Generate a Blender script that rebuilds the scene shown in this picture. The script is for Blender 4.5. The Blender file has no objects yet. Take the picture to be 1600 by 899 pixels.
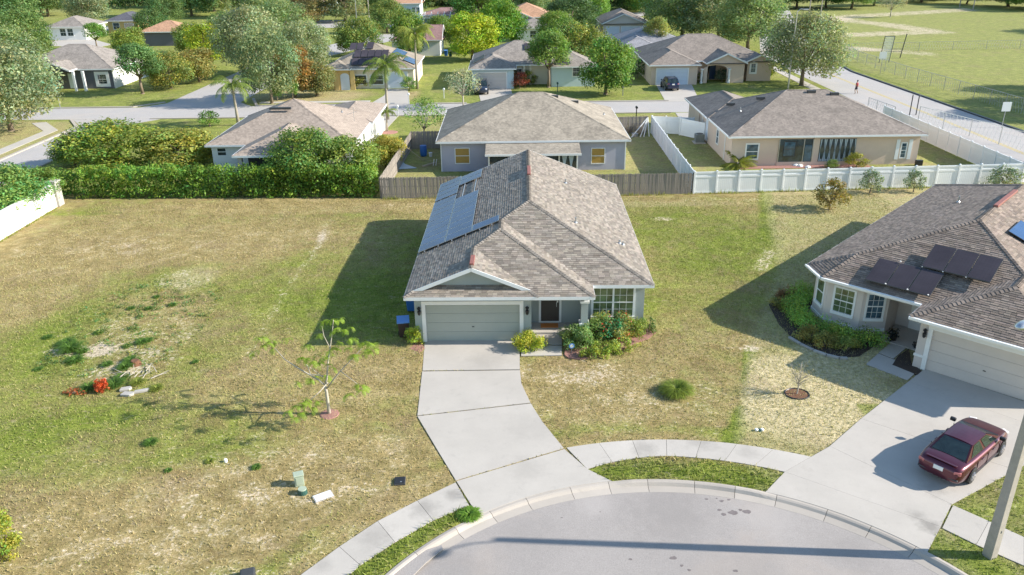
import bpy, bmesh, math, random
import numpy as np
from mathutils import Vector, Matrix
random.seed(7)
RNG = np.random.default_rng(11)
C = bpy.context.scene.collection
SC = bpy.context.scene
pi = math.pi
# ------------------------------------------------------------------ camera
CAM_H, FPX = 19.5, 1250.0
PITCH = math.atan(544.5/FPX); ROLL = math.radians(.7)
cam_d = bpy.data.cameras.new('camera'); cam = bpy.data.objects.new('camera', cam_d); C.objects.link(cam)
cam_d.sensor_width = 36.0; cam_d.lens = FPX/1600*36.0
cam_d.clip_start = .5; cam_d.clip_end = 3000
cam.matrix_world = Matrix.Translation((0, 0, CAM_H)) @ Matrix.Rotation(pi/2-PITCH, 4, 'X') @ Matrix.Rotation(-ROLL, 4, 'Z')
SC.camera = cam
SC.render.resolution_x = 1024; SC.render.resolution_y = 575
# ------------------------------------------------------------------ light
SUN_EL = math.radians(28.0); SHAD = math.radians(4.2)          # shadows fall towards -X, a little +Y
to_sun = Vector((math.cos(SUN_EL)*math.cos(SHAD), -math.cos(SUN_EL)*math.sin(SHAD), math.sin(SUN_EL)))
wd = bpy.data.worlds.new("World"); SC.world = wd; wd.use_nodes = True
nt = wd.node_tree; bg = nt.nodes['Background']
sky = nt.nodes.new('ShaderNodeTexSky'); sky.sky_type = 'NISHITA'; sky.sun_disc = False
sky.sun_elevation = SUN_EL; sky.sun_rotation = math.atan2(to_sun.x, to_sun.y)
sky.air_density = 1.4; sky.dust_density = .3; sky.ozone_density = 3.0
nt.links.new(sky.outputs[0], bg.inputs[0]); bg.inputs[1].default_value = .12
sd = bpy.data.lights.new('sun', 'SUN'); so = bpy.data.objects.new('sun', sd); C.objects.link(so)
sd.energy = 5.0; sd.angle = math.radians(.55); sd.color = (1, .925, .82)
so.rotation_euler = to_sun.to_track_quat('Z', 'Y').to_euler(); so.location = (40, 0, 60)
SC.view_settings.view_transform = 'Standard'; SC.view_settings.look = 'None'
SC.view_settings.exposure = .90; SC.view_settings.gamma = 1
# ------------------------------------------------------------------ helpers
def at(u, v, z=0.0):
    """world point at height z seen at photograph pixel u, v (1600 x 899)"""
    a0 = (u-800)/FPX; b0 = (449.5-v)/FPX
    a = a0*math.cos(ROLL)+b0*math.sin(ROLL); b = -a0*math.sin(ROLL)+b0*math.cos(ROLL)
    dy = math.cos(PITCH)+b*math.sin(PITCH); dz = -math.sin(PITCH)+b*math.cos(PITCH)
    t = (z-CAM_H)/dz
    return (a*t, dy*t, z)
def tag(o, label=None, cat=None, group=None, kind=None):
    if label: o['label'] = label
    if cat: o['category'] = cat
    if group: o['group'] = group
    if kind: o['kind'] = kind
    return o
def thing(name, label, cat, loc=(0, 0, 0), rz=0, group=None):
    o = bpy.data.objects.new(name, None); o.empty_display_size = .3; C.objects.link(o)
    o.location = loc; o.rotation_euler = (0, 0, rz)
    return tag(o, label, cat, group)
def link(name, me, parent=None, loc=None, rot=None, color=None, kind=None):
    o = bpy.data.objects.new(name, me); C.objects.link(o)
    if parent: o.parent = parent
    if loc is not None: o.location = loc
    if rot is not None: o.rotation_euler = rot
    if color is not None: o.color = (*color, 1)
    if kind: o['kind'] = kind
    return o
def copy_tree(o, parent=None):
    c = o.copy(); C.objects.link(c)
    if parent: c.parent = parent
    for ch in list(o.children): copy_tree(ch, c)
    return c
class MB:
    """collects faces with an optional tint per face, then links one mesh object"""
    def __init__(s): s.v = []; s.f = []; s.t = []
    def face(s, pts, t=1.0):
        n = len(s.v); s.v += [tuple(p) for p in pts]; s.f.append(tuple(range(n, n+len(pts)))); s.t.append(t)
    def box(s, c, d, rz=0, t=1.0, M=None):
        x, y, z = [q/2 for q in d]
        P = [(-x,-y,-z),(x,-y,-z),(x,y,-z),(-x,y,-z),(-x,-y,z),(x,-y,z),(x,y,z),(-x,y,z)]
        if M is not None: P = [tuple(M @ Vector(p)) for p in P]
        cr, sr = math.cos(rz), math.sin(rz)
        P = [(c[0]+p[0]*cr-p[1]*sr, c[1]+p[0]*sr+p[1]*cr, c[2]+p[2]) for p in P]
        n = len(s.v); s.v += P
        for f in ((0,3,2,1),(4,5,6,7),(0,1,5,4),(1,2,6,5),(2,3,7,6),(3,0,4,7)):
            s.f.append(tuple(n+i for i in f)); s.t.append(t)
        return s
    def b2(s, x0, x1, y0, y1, z0, z1, t=1.0):
        return s.box(((x0+x1)/2, (y0+y1)/2, (z0+z1)/2), (x1-x0, y1-y0, z1-z0), 0, t)
    def bar(s, a, b, w, h=None, t=1.0):
        a, b = Vector(a), Vector(b); h = h or w; d = b-a; L = d.length
        if L < 1e-6: return s
        M = d.to_track_quat('X', 'Z').to_matrix()
        P = []
        for q in ((0,-w/2,-h/2),(L,-w/2,-h/2),(L,w/2,-h/2),(0,w/2,-h/2),(0,-w/2,h/2),(L,-w/2,h/2),(L,w/2,h/2),(0,w/2,h/2)):
            P.append(tuple(a+M @ Vector(q)))
        n = len(s.v); s.v += P
        for f in ((0,3,2,1),(4,5,6,7),(0,1,5,4),(1,2,6,5),(2,3,7,6),(3,0,4,7)):
            s.f.append(tuple(n+i for i in f)); s.t.append(t)
        return s
    def tube(s, path, r, n=8, t=1.0, cap=True):
        path = [Vector(p) for p in path]
        if not hasattr(r, '__len__'): r = [r]*len(path)
        base = len(s.v); up = None
        for i, p in enumerate(path):
            d = (path[min(i+1, len(path)-1)]-path[max(i-1, 0)]).normalized()
            if up is None:
                up = d.orthogonal().normalized()
            else:
                up = (up-d*up.dot(d)).normalized()
            sd_ = d.cross(up)
            for k in range(n):
                a = 2*pi*k/n
                s.v.append(tuple(p+(up*math.cos(a)+sd_*math.sin(a))*r[i]))
        for i in range(len(path)-1):
            for k in range(n):
                a = base+i*n+k; b = base+i*n+(k+1) % n
                s.f.append((a, b, b+n, a+n)); s.t.append(t)
        if cap:
            s.f.append(tuple(base+k for k in reversed(range(n)))); s.t.append(t)
            s.f.append(tuple(base+(len(path)-1)*n+k for k in range(n))); s.t.append(t)
        return s
    def lathe(s, prof, c=(0, 0, 0), n=16, t=1.0):
        base = len(s.v)
        for (r, z) in prof:
            for k in range(n):
                a = 2*pi*k/n; s.v.append((c[0]+r*math.cos(a), c[1]+r*math.sin(a), c[2]+z))
        for i in range(len(prof)-1):
            for k in range(n):
                a = base+i*n+k; b = base+i*n+(k+1) % n
                s.f.append((a, b, b+n, a+n)); s.t.append(t)
        s.f.append(tuple(base+k for k in reversed(range(n)))); s.t.append(t)
        s.f.append(tuple(base+(len(prof)-1)*n+k for k in range(n))); s.t.append(t)
        return s
    def prism(s, poly, z0, z1, t=1.0):
        n = len(poly); A = sum(poly[i][0]*poly[(i+1) % n][1]-poly[(i+1) % n][0]*poly[i][1] for i in range(n))
        if A < 0: poly = list(reversed(poly))
        b = len(s.v); s.v += [(p[0], p[1], z0) for p in poly]+[(p[0], p[1], z1) for p in poly]
        s.f.append(tuple(range(b+n, b+2*n))); s.t.append(t)
        s.f.append(tuple(reversed(range(b, b+n)))); s.t.append(t)
        for i in range(n):
            j = (i+1) % n; s.f.append((b+i, b+j, b+n+j, b+n+i)); s.t.append(t)
        return s
    def mesh(s, name, mat, smooth=False):
        me = bpy.data.meshes.new(name); me.from_pydata(s.v, [], s.f); me.update()
        if any(q != 1.0 for q in s.t):
            ca = me.color_attributes.new('tint', 'FLOAT_COLOR', 'CORNER')
            arr = np.ones((len(me.loops), 4), dtype=np.float32)
            cnt = np.array([len(f) for f in s.f])
            tt = np.array([(q, q, q) if not hasattr(q, '__len__') else q for q in s.t], dtype=np.float32)
            arr[:, :3] = np.repeat(tt, cnt, axis=0); ca.data.foreach_set('color', arr.ravel())
        else:
            ca = me.color_attributes.new('tint', 'FLOAT_COLOR', 'CORNER')
            ca.data.foreach_set('color', np.ones(len(me.loops)*4, dtype=np.float32))
        if mat: me.materials.append(mat)
        if smooth: me.polygons.foreach_set('use_smooth', [True]*len(me.polygons))
        return me
    def build(s, name, mat, parent=None, smooth=False, bevel=0, **k):
        o = link(name, s.mesh(name, mat, smooth), parent, **k)
        if bevel:
            m = o.modifiers.new('bevel', 'BEVEL'); m.width = bevel; m.segments = 2; m.limit_method = 'ANGLE'
        return o
def np_mesh(name, V, F, mat, tint=None, smooth=False):
    """V (n,3), F (m,k) numpy, tint (m,3) per face"""
    me = bpy.data.meshes.new(name); m, k = F.shape
    me.vertices.add(len(V)); me.vertices.foreach_set('co', V.astype(np.float32).ravel())
    me.loops.add(m*k); me.loops.foreach_set('vertex_index', F.astype(np.int32).ravel())
    me.polygons.add(m); me.polygons.foreach_set('loop_start', np.arange(0, m*k, k, dtype=np.int32))
    me.polygons.foreach_set('loop_total', np.full(m, k, dtype=np.int32))
    if smooth: me.polygons.foreach_set('use_smooth', np.ones(m, dtype=bool))
    me.update(calc_edges=True)
    ca = me.color_attributes.new('tint', 'FLOAT_COLOR', 'CORNER')
    arr = np.ones((m*k, 4), dtype=np.float32)
    if tint is not None: arr[:, :3] = np.repeat(tint.astype(np.float32), k, axis=0)
    ca.data.foreach_set('color', arr.ravel())
    if mat: me.materials.append(mat)
    return me
# ------------------------------------------------------------------ materials
class N:
    def __init__(s, name):
        s.m = bpy.data.materials.new(name); s.m.use_nodes = True; s.t = s.m.node_tree
        s.bs = s.t.nodes['Principled BSDF']; s.out = s.t.nodes['Material Output']
        s.tc = s.t.nodes.new('ShaderNodeTexCoord')
    def n(s, typ, **k):
        x = s.t.nodes.new('ShaderNode'+typ)
        for a, b in k.items(): setattr(x, a, b)
        return x
    def l(s, a, b): s.t.links.new(a, b)
    def noise(s, scale, detail=4, rough=.6, vec=None, stretch=None, dist=0):
        x = s.n('TexNoise'); x.inputs['Scale'].default_value = scale; x.inputs['Detail'].default_value = detail
        x.inputs['Roughness'].default_value = rough; x.inputs['Distortion'].default_value = dist
        v = vec or s.tc.outputs['Object']
        if stretch:
            mp = s.n('Mapping'); mp.inputs['Scale'].default_value = stretch; s.l(v, mp.inputs[0]); v = mp.outputs[0]
        s.l(v, x.inputs['Vector']); return x.outputs['Fac']
    def ramp(s, fac, stops):
        r = s.n('ValToRGB'); e = r.color_ramp.elements
        while len(e) < len(stops): e.new(.5)
        for q, (p, c) in zip(e, stops):
            q.position = p; q.color = (*c, 1) if hasattr(c, '__len__') else (c, c, c, 1)
        s.l(fac, r.inputs[0]); return r.outputs[0]
    def mix(s, fac, a, b, mode='MIX'):
        x = s.n('Mix', data_type='RGBA', blend_type=mode)
        for sock, val in ((x.inputs[0], fac), (x.inputs[6], a), (x.inputs[7], b)):
            if hasattr(val, 'links') or isinstance(val, bpy.types.NodeSocket): s.l(val, sock)
            elif hasattr(val, '__len__'): sock.default_value = (*val, 1)
            else: sock.default_value = val
        return x.outputs[2]
    def math(s, op, a, b=0.0):
        x = s.n('Math', operation=op)
        for sock, val in ((x.inputs[0], a), (x.inputs[1], b)):
            if isinstance(val, bpy.types.NodeSocket): s.l(val, sock)
            else: sock.default_value = val
        return x.outputs[0]
    def attr(s, name='tint'):
        x = s.n('Attribute'); x.attribute_name = name; return x.outputs['Color']
    def bump(s, h, strength=.3, dist=.02):
        b = s.n('Bump'); b.inputs['Strength'].default_value = strength; b.inputs['Distance'].default_value = dist
        s.l(h, b.inputs['Height']); s.l(b.outputs[0], s.bs.inputs['Normal'])
    def fin(s, col, rough=.8, metal=0, spec=None):
        if isinstance(col, bpy.types.NodeSocket): s.l(col, s.bs.inputs['Base Color'])
        else: s.bs.inputs['Base Color'].default_value = (*col, 1)
        if isinstance(rough, bpy.types.NodeSocket): s.l(rough, s.bs.inputs['Roughness'])
        else: s.bs.inputs['Roughness'].default_value = rough
        s.bs.inputs['Metallic'].default_value = metal
        if spec is not None: s.bs.inputs['Specular IOR Level'].default_value = spec
        return s.m
def var(c, k): return tuple(min(1, max(0, q*k)) for q in c)
def basic(name, c, rough=.7, var_=.12, scale=3, metal=0, bump=.15, spec=None, bs=None, stretch=None):
    """plain surface: base colour with soft patches and fine grain, times the face tint"""
    m = N(name); a = m.noise(scale, 5, .65, stretch=stretch)
    col = m.ramp(a, [(.25, var(c, 1-var_)), (.75, var(c, 1+var_))])
    g = m.noise(scale*14, 3, .6, stretch=stretch)
    col = m.mix(.35*var_*3, col, m.ramp(g, [(.3, var(c, .75)), (.7, var(c, 1.2))]))
    col = m.mix(1.0, col, m.attr(), 'MULTIPLY')
    if bump: m.bump(m.noise(bs or scale*10, 4), bump, .02)
    return m.fin(col, rough, metal, spec)
M = {}
M['white'] = basic('white_paint', (.80, .80, .78), .5, .05, 2, bump=.03)
M['vinyl'] = basic('white_vinyl', (.78, .80, .80), .35, .04, 1, bump=.01)
M['trim'] = basic('white_trim', (.76, .78, .78), .5, .05, 2, bump=.03)
M['stucco_green'] = basic('grey_green_stucco', (.345, .385, .375), .9, .07, .8, bump=.35, bs=60)
M['stucco_purple'] = basic('lavender_grey_stucco', (.45, .435, .51), .9, .07, .7, bump=.35, bs=50)
M['stucco_tan'] = basic('tan_stucco', (.64, .50, .395), .9, .06, .7, bump=.3, bs=50)
M['stucco_grey'] = basic('pale_grey_stucco', (.60, .54, .495), .9, .06, .7, bump=.3, bs=50)
M['stucco_cream'] = basic('cream_stucco', (.70, .62, .48), .9, .06, .7, bump=.2)
M['stucco_yellow'] = basic('yellow_ochre_stucco', (.62, .45, .19), .9, .06, .7, bump=.2)
M['stucco_dark'] = basic('charcoal_stucco', (.13, .13, .15), .9, .08, .7, bump=.2)
M['stucco_white'] = basic('white_stucco', (.78, .77, .74), .85, .05, .7, bump=.2)
M['stucco_blue'] = basic('pale_blue_siding', (.55, .66, .70), .8, .05, .7, bump=.1)
M['door_grey'] = basic('garage_door_grey', (.36, .385, .345), .55, .05, 1, bump=.05)
M['door_tan'] = basic('garage_door_tan', (.60, .54, .49), .55, .05, 1, bump=.05)
M['door_blue'] = basic('garage_door_pale', (.62, .68, .76), .5, .04, 1, bump=.03)
M['screen'] = basic('door_screen_brown', (.055, .047, .042), .6, .1, 3)
M['mat'] = basic('door_mat', (.55, .20, .05), .95, .2, 12, bump=.4)
M['black'] = basic('black_metal', (.02, .02, .022), .4, .1, 4)
M['darkgrey'] = basic('dark_grey_plastic', (.05, .052, .055), .5, .12, 4)
M['navy'] = basic('navy_door_paint', (.02, .05, .12), .4, .1, 4)
M['steel'] = basic('galvanised_steel', (.42, .44, .45), .35, .1, 4, metal=.7)
M['alu'] = basic('aluminium', (.55, .56, .57), .3, .06, 4, metal=.8)
M['acbox'] = basic('ac_unit_grey', (.30, .33, .31), .6, .1, 3)
M['redvent'] = basic('copper_red_ridge_vent', (.26, .10, .08), .6, .15, 5)
M['mulch_red'] = basic('red_mulch', (.33, .17, .14), .95, .35, 6, bump=.8, bs=30)
M['mulch_brown'] = basic('brown_mulch', (.16, .075, .04), .95, .4, 8, bump=.8, bs=40)
M['soil'] = basic('dark_soil', (.05, .035, .026), .95, .3, 6, bump=.6)
M['bark'] = basic('bark', (.20, .155, .11), .95, .3, 4, bump=.7, stretch=(3, 3, .7))
M['bark_pale'] = basic('pale_bark', (.42, .38, .31), .9, .2, 5, bump=.5, stretch=(3, 3, .7))
M['palmbark'] = basic('palm_bark', (.33, .29, .23), .9, .2, 5, bump=.5, stretch=(1, 1, 6))
M['pole'] = basic('weathered_concrete_pole', (.34, .31, .27), .8, .2, 3, bump=.2)
M['blue'] = basic('blue_plastic', (.03, .14, .42), .4, .08, 3)
M['bluelid'] = basic('blue_lid_plastic', (.10, .26, .60), .4, .08, 3)
M['brownbin'] = basic('dark_brown_bin', (.055, .035, .03), .5, .1, 3)
M['green_box'] = basic('pale_green_metal', (.36, .42, .32), .5, .12, 3)
M['green_dark'] = basic('dark_green_plastic', (.03, .09, .075), .45, .12, 3)
M['teal'] = basic('teal_sign', (.02, .35, .33), .4, .05, 3)
M['orange'] = basic('orange_plastic', (.75, .12, .03), .6, .1, 6)
M['rust'] = basic('rusty_leaves', (.55, .10, .035), .9, .3, 8)
M['paleblue'] = basic('pale_blue_sheet', (.42, .50, .56), .5, .05, 1)
M['wood'] = N('weathered_fence_wood')
_m = M['wood']; _g = _m.noise(6, 5, .7, stretch=(6, 6, .5)); _c = _m.ramp(_g, [(.2, (.155, .135, .115)), (.5, (.25, .22, .19)), (.8, (.35, .31, .27))])
_c = _m.mix(1, _c, _m.attr(), 'MULTIPLY'); _m.bump(_g, .5, .01); M['wood'] = _m.fin(_c, .9)
M['lumber'] = basic('pale_lumber', (.45, .36, .25), .8, .15, 4)
M['stone'] = basic('pale_stone', (.40, .38, .35), .9, .15, 5, bump=.5)
M['rubber'] = basic('tyre_rubber', (.02, .02, .02), .8, .1, 5)
M['rim'] = basic('alloy_rim', (.6, .6, .62), .25, .05, 5, metal=.9, bump=0)
M['light_lens'] = basic('clear_lens', (.75, .72, .70), .15, .05, 5, bump=0)
M['red_lens'] = basic('red_lens', (.50, .16, .15), .2, .05, 5, bump=0)
M['yellowpaint'] = basic('yellow_marking', (.55, .42, .10), .8, .2, 4)
M['skin'] = basic('skin', (.30, .17, .11), .6, .05, 8, bump=0)
M['cloth_red'] = basic('red_shirt', (.35, .05, .06), .9, .1, 8, bump=0)
M['cloth_dark'] = basic('dark_clothes', (.03, .025, .04), .9, .1, 8, bump=0)
M['hair'] = basic('dark_hair', (.02, .013, .01), .7, .1, 8, bump=0)
M['amberglass'] = basic('amber_blind_window', (.42, .26, .07), .35, .3, 2.5, bump=0, stretch=(1, 1, 12))
def carpaint(name, c):
    m = N(name); g = m.noise(2, 3); col = m.ramp(g, [(.3, var(c, .9)), (.7, var(c, 1.1))])
    m.fin(col, .32, .55); m.bs.inputs['Coat Weight'].default_value = .7; m.bs.inputs['Coat Roughness'].default_value = .06
    return m.m
M['maroon'] = carpaint('maroon_car_paint', (.095, .016, .030)); M['carblue'] = carpaint('dark_blue_car_paint', (.012, .025, .08))
M['carblack'] = carpaint('slate_car_paint', (.035, .045, .07))
def glass(name, c, rough=.08):
    m = N(name); g = m.noise(1.3, 3, .6, dist=.6); col = m.ramp(g, [(.35, var(c, .55)), (.65, var(c, 1.7))])
    return m.fin(col, rough, 0, .9)
M['glass'] = glass('window_glass', (.035, .05, .055)); M['glass_green'] = glass('window_glass_with_reflected_yard', (.09, .13, .07))
M['glass_blue'] = glass('window_glass_blue', (.05, .10, .14)); M['carglass'] = glass('car_glass', (.018, .03, .03), .04)
def panel_mat(name, c, line, nx, ny, rough):
    m = N(name); uv = m.tc.outputs['Object']
    sx = m.n('SeparateXYZ'); m.l(uv, sx.inputs[0])
    def grid(s, per, w):
        f = m.math('FRACT', m.math('DIVIDE', m.math('ADD', s, 50.0), per)); return m.math('LESS_THAN', f, w)
    g = m.math('MAXIMUM', grid(sx.outputs[0], nx, .05), grid(sx.outputs[1], ny, .05))
    nz = m.noise(.8, 3); base = m.ramp(nz, [(.3, var(c, .85)), (.7, var(c, 1.2))])
    return m.fin(m.mix(m.math('MULTIPLY', g, .5), base, line), rough, 0, .16)
M['solar_blue'] = panel_mat('blue_solar_glass', (.035, .085, .20), (.06, .11, .2), .16, .16, .2)
M['solar_black'] = panel_mat('black_solar_glass', (.058, .050, .060), (.03, .03, .035), .16, .16, .42)
# roofs -------------------------------------------------------------
def shingle_real(name, c):
    m = N(name); g = m.noise(30, 3, .7); w = m.noise(.35, 4, .65)
    col = m.mix(1, m.ramp(g, [(.3, var(c, .72)), (.7, var(c, 1.25))]), m.attr(), 'MULTIPLY')
    col = m.mix(1, col, m.ramp(w, [(.3, .86), (.7, 1.08)]), 'MULTIPLY')
    m.bump(g, .5, .01); return m.fin(col, .92)
M['sh_main'] = shingle_real('grey_brown_shingle', (.265, .232, .195)); M['sh_right'] = shingle_real('brown_grey_shingle', (.235, .188, .155))
def shingle_tex(name, c, row=.06, streak=.25):
    """courses follow constant height, so the bands are a function of z"""
    m = N(name); sx = m.n('SeparateXYZ'); m.l(m.tc.outputs['Object'], sx.inputs[0])
    f = m.math('FRACT', m.math('DIVIDE', m.math('ADD', sx.outputs[2], m.math('MULTIPLY', m.noise(1.5, 2), .02)), row))
    band = m.ramp(f, [(0, .72), (.2, 1.0), (1, 1.04)])
    tabs = m.n('TexVoronoi'); tabs.inputs['Scale'].default_value = 5.5; m.l(m.tc.outputs['Object'], tabs.inputs['Vector'])
    s2 = m.n('SeparateColor'); m.l(tabs.outputs['Color'], s2.inputs[0])
    tv = m.ramp(s2.outputs[0], [(0, .80), (1, 1.18)])
    st = m.ramp(m.noise(.5, 5, .7, stretch=(1.6, 1.6, .35)), [(.3, 1-streak), (.6, 1.05)])
    col = m.mix(1, m.mix(1, m.mix(1, c, band, 'MULTIPLY'), tv, 'MULTIPLY'), st, 'MULTIPLY')
    col = m.mix(1, col, m.attr(), 'MULTIPLY')
    m.bump(f, .35, .015); return m.fin(col, .92)
M['rf_purple'] = shingle_tex('weathered_tan_shingle', (.31, .27, .215), streak=.35)
M['rf_tan'] = shingle_tex('grey_mauve_shingle', (.235, .20, .172))
M['rf_pink'] = shingle_tex('pinkish_shingle', (.315, .258, .212), streak=.12)
M['rf_grey'] = shingle_tex('grey_shingle', (.265, .235, .208)); M['rf_dark'] = shingle_tex('dark_slate_shingle', (.10, .10, .12))
M['rf_orange'] = shingle_tex('terracotta_shingle', (.45, .26, .16)); M['rf_brick'] = shingle_tex('brick_red_shingle', (.27, .16, .15))
M['rf_blue'] = shingle_tex('blue_grey_shingle', (.26, .26, .28)); M['rf_yel'] = shingle_tex('sandy_brown_shingle', (.29, .245, .19))
# pavings -----------------------------------------------------------
def blob(m, col, x, y, r, k, tgt, pos):
    d = m.n('VectorMath', operation='DISTANCE'); m.l(pos, d.inputs[0]); d.inputs[1].default_value = (x, y, 0)
    f = m.math('ADD', m.math('DIVIDE', d.outputs['Value'], r), m.math('MULTIPLY', m.math('SUBTRACT', m.noise(2.2, 5, .7, vec=pos), .5), 1.6))
    return m.mix(m.ramp(f, [(.25, k), (1.0, 0.0)]), col, tgt)
def concrete(name, c, dark=.35, blobs=()):
    m = N(name); a = m.noise(.5, 5, .65); b = m.noise(1.7, 6, .75, dist=.4); g = m.noise(45, 3, .7)
    col = m.ramp(a, [(.3, var(c, .90)), (.7, var(c, 1.06))])
    col = m.mix(m.ramp(b, [(.56, 0.0), (.80, dark)]), col, var(c, .62))
    col = m.mix(.22, col, m.ramp(g, [(.3, var(c, .72)), (.7, var(c, 1.2))]))
    pos = m.n('NewGeometry').outputs['Position']
    for q in blobs: col = blob(m, col, *q[:3], q[3], var(c, .45), pos)
    col = m.mix(1, col, m.attr(), 'MULTIPLY')
    m.bump(g, .25, .008); return m.fin(col, .88)
M['concrete'] = concrete('driveway_concrete', (.445, .412, .368), .5, ((14.9,22.8,.5,.7),(14.7,23.4,.4,.5),(16.0,25.0,.6,.4),(-1.5,35.5,1.2,.18),(1.0,29.5,1.6,.15),(0.5,26.5,1.0,.2))); M['walk'] = concrete('sidewalk_concrete', (.45, .418, .375), .6, ((-3.4,24.1,.7,.5),(-2.3,24.9,.5,.5),(-5,22.6,.8,.35),(5.4,27.8,.7,.4),(7.9,28.2,.8,.35),(9.6,27.5,.6,.3),(-6.6,21.2,.5,.3)))
M['kerb'] = concrete('kerb_concrete', (.42, .378, .33), .5)
def asphalt(name, c):
    m = N(name); a = m.noise(.28, 6, .7, dist=.8); g = m.noise(22, 4, .8); v = m.noise(70, 2, .8); st = m.noise(.9, 6, .8)
    col = m.ramp(a, [(.3, var(c, .84)), (.7, var(c, 1.12))])
    col = m.mix(m.ramp(st, [(.62, 0.0), (.82, .5)]), col, var(c, .55))
    col = m.mix(.5, col, m.ramp(g, [(.3, var(c, .60)), (.7, var(c, 1.38))]))
    wp = m.noise(.16, 4, .6, dist=1.2); col = m.mix(m.ramp(wp, [(.5, 0.0), (.62, .55)]), col, (min(1, c[0]*1.16), c[1]*1.08, c[2]*1.0))
    col = m.mix(.3, col, m.ramp(v, [(.35, var(c, .5)), (.65, var(c, 1.4))]))
    pos = m.n('NewGeometry').outputs['Position']
    for x, y, r, k, t in ((5.7,24.0,2.2,.5,.72),(0.5,22.6,1.6,.35,.75),(-2.2,21.2,1.3,.4,.7),(8.2,21.0,1.4,.35,.75),(9.3,23.6,1.6,.5,1.22),(6.0,20.5,2.5,.25,.8),(11.6,21.6,1.4,.4,.7),(3.0,24.4,.9,.5,1.25)): col = blob(m, col, x, y, r, k, var(c, t), pos)
    m.bump(g, .5, .015); return m.fin(m.mix(1, col, m.attr(), 'MULTIPLY'), .92)
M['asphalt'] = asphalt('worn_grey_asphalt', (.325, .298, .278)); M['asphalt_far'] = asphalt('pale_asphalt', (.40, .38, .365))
# grass -------------------------------------------------------------
def ground_mat():
    m = N('lawn'); pos = m.n('NewGeometry').outputs['Position']
    s = m.n('SeparateColor'); m.l(m.attr('mask'), s.inputs[0]); R, G_, B = s.outputs
    big = m.noise(.13, 5, .6, vec=pos); mid = m.noise(.7, 6, .72, vec=pos, dist=.5); fine = m.noise(5.0, 6, .8, vec=pos); vf = m.noise(24, 3, .8, vec=pos)
    dry = m.ramp(mid, [(.28, (.205, .155, .065)), (.5, (.325, .26, .115)), (.72, (.47, .38, .20))])
    grn = m.ramp(mid, [(.28, (.10, .14, .022)), (.5, (.18, .225, .038)), (.72, (.29, .32, .065))])
    k = m.math('ADD', m.math('ADD', R, m.math('MULTIPLY', m.math('SUBTRACT', big, .5), 1.1)), m.math('MULTIPLY', m.math('SUBTRACT', mid, .5), 1.3))
    col = m.mix(m.ramp(k, [(.25, 0.0), (.75, 1.0)]), dry, grn)
    straw = m.ramp(fine, [(.3, (.38, .325, .17)), (.5, (.50, .43, .25)), (.7, (.60, .53, .34))])
    col = m.mix(B, col, straw)
    fl = m.noise(2.3, 5, .8, vec=pos, stretch=(.8, 1.5, 1), dist=1.0)
    col = m.mix(m.ramp(fl, [(.56, 0.0), (.68, .62)]), col, (.50, .41, .28))
    pk = m.noise(.33, 5, .7, vec=pos, dist=.4)
    col = m.mix(m.ramp(pk, [(.52, 0.0), (.66, .30)]), col, (.30, .215, .15))
    sand = m.ramp(fine, [(.3, (.42, .34, .24)), (.7, (.66, .57, .45))])
    sk = m.math('ADD', m.math('ADD', G_, m.math('MULTIPLY', m.math('SUBTRACT', mid, .5), 1.5)), m.math('MULTIPLY', m.math('SUBTRACT', fine, .5), 2.4))
    col = m.mix(m.ramp(sk, [(.44, 0.0), (.72, .85)]), col, sand)
    pt = m.noise(1.5, 6, .78, vec=pos, dist=.7)
    col = m.mix(1, col, m.ramp(pt, [(.30, (.74, .78, .74)), (.5, (1, 1, 1)), (.70, (1.22, 1.16, 1.14))]), 'MULTIPLY')
    col = m.mix(1, col, m.ramp(fine, [(.28, .70), (.5, 1.0), (.72, 1.32)]), 'MULTIPLY')
    col = m.mix(1, col, m.ramp(vf, [(.3, .78), (.7, 1.22)]), 'MULTIPLY')
    m.bump(m.math('ADD', fine, m.math('MULTIPLY', vf, .4)), .9, .08)
    return m.fin(col, .97, spec=.1)
M['lawn'] = ground_mat()
def leaf_mat(name, trans=.42, rough=.55):
    m = N(name); oi = m.n('ObjectInfo'); col = m.mix(1, m.attr(), oi.outputs['Color'], 'MULTIPLY')
    m.fin(col, rough, 0, .3)
    tr = m.n('BsdfTranslucent'); m.l(m.mix(1, col, (1.0, 1.1, .55), 'MULTIPLY'), tr.inputs['Color'])
    ms = m.n('MixShader'); ms.inputs[0].default_value = trans
    m.l(m.bs.outputs[0], ms.inputs[1]); m.l(tr.outputs[0], ms.inputs[2]); m.l(ms.outputs[0], m.out.inputs[0]); return m.m
M['leaf'] = leaf_mat('leaves'); M['blade'] = leaf_mat('grass_blades', .25, .8)
# ================================================================== setting: ground, roads, paving
KC = (5.2, 14.05)                                   # centre of the cul-de-sac
KR = 11.05; KW = .62; RZ = -.11                       # asphalt radius, kerb width, asphalt level
def pts(*uv): return [at(u, v)[:2] for u, v in uv]
DW = [pts((664,528),(812,528),(812.5,578),(660,580)), pts((659.5,581.2),(812.6,579.2),(815,600),(829,630),(652,650)),
      pts((652,651.3),(829.6,631.2),(848,660),(881,701),(712,751.5),(682,702))]
def arc(r, a0, a1, n=20, c=KC): return [(c[0]+r*math.cos(math.radians(a0+(a1-a0)*i/n)), c[1]+r*math.sin(math.radians(a0+(a1-a0)*i/n))) for i in range(n+1)]
def ang(p): return math.degrees(math.atan2(p[1]-KC[1], p[0]-KC[0]))
_l, _r = at(757, 812), at(958, 757)
APRON = pts((713,752.8),(882,702.5),(917,733)) + arc(KR+KW, ang(_r), ang(_l), 14) + pts((736,790))
_gl, _gr = at(1440,577), at(1640,640)
_rl, _rr = at(1196,767), at(1455,858)
def lerp(a, b, t): return (a[0]+(b[0]-a[0])*t, a[1]+(b[1]-a[1])*t)
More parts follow.
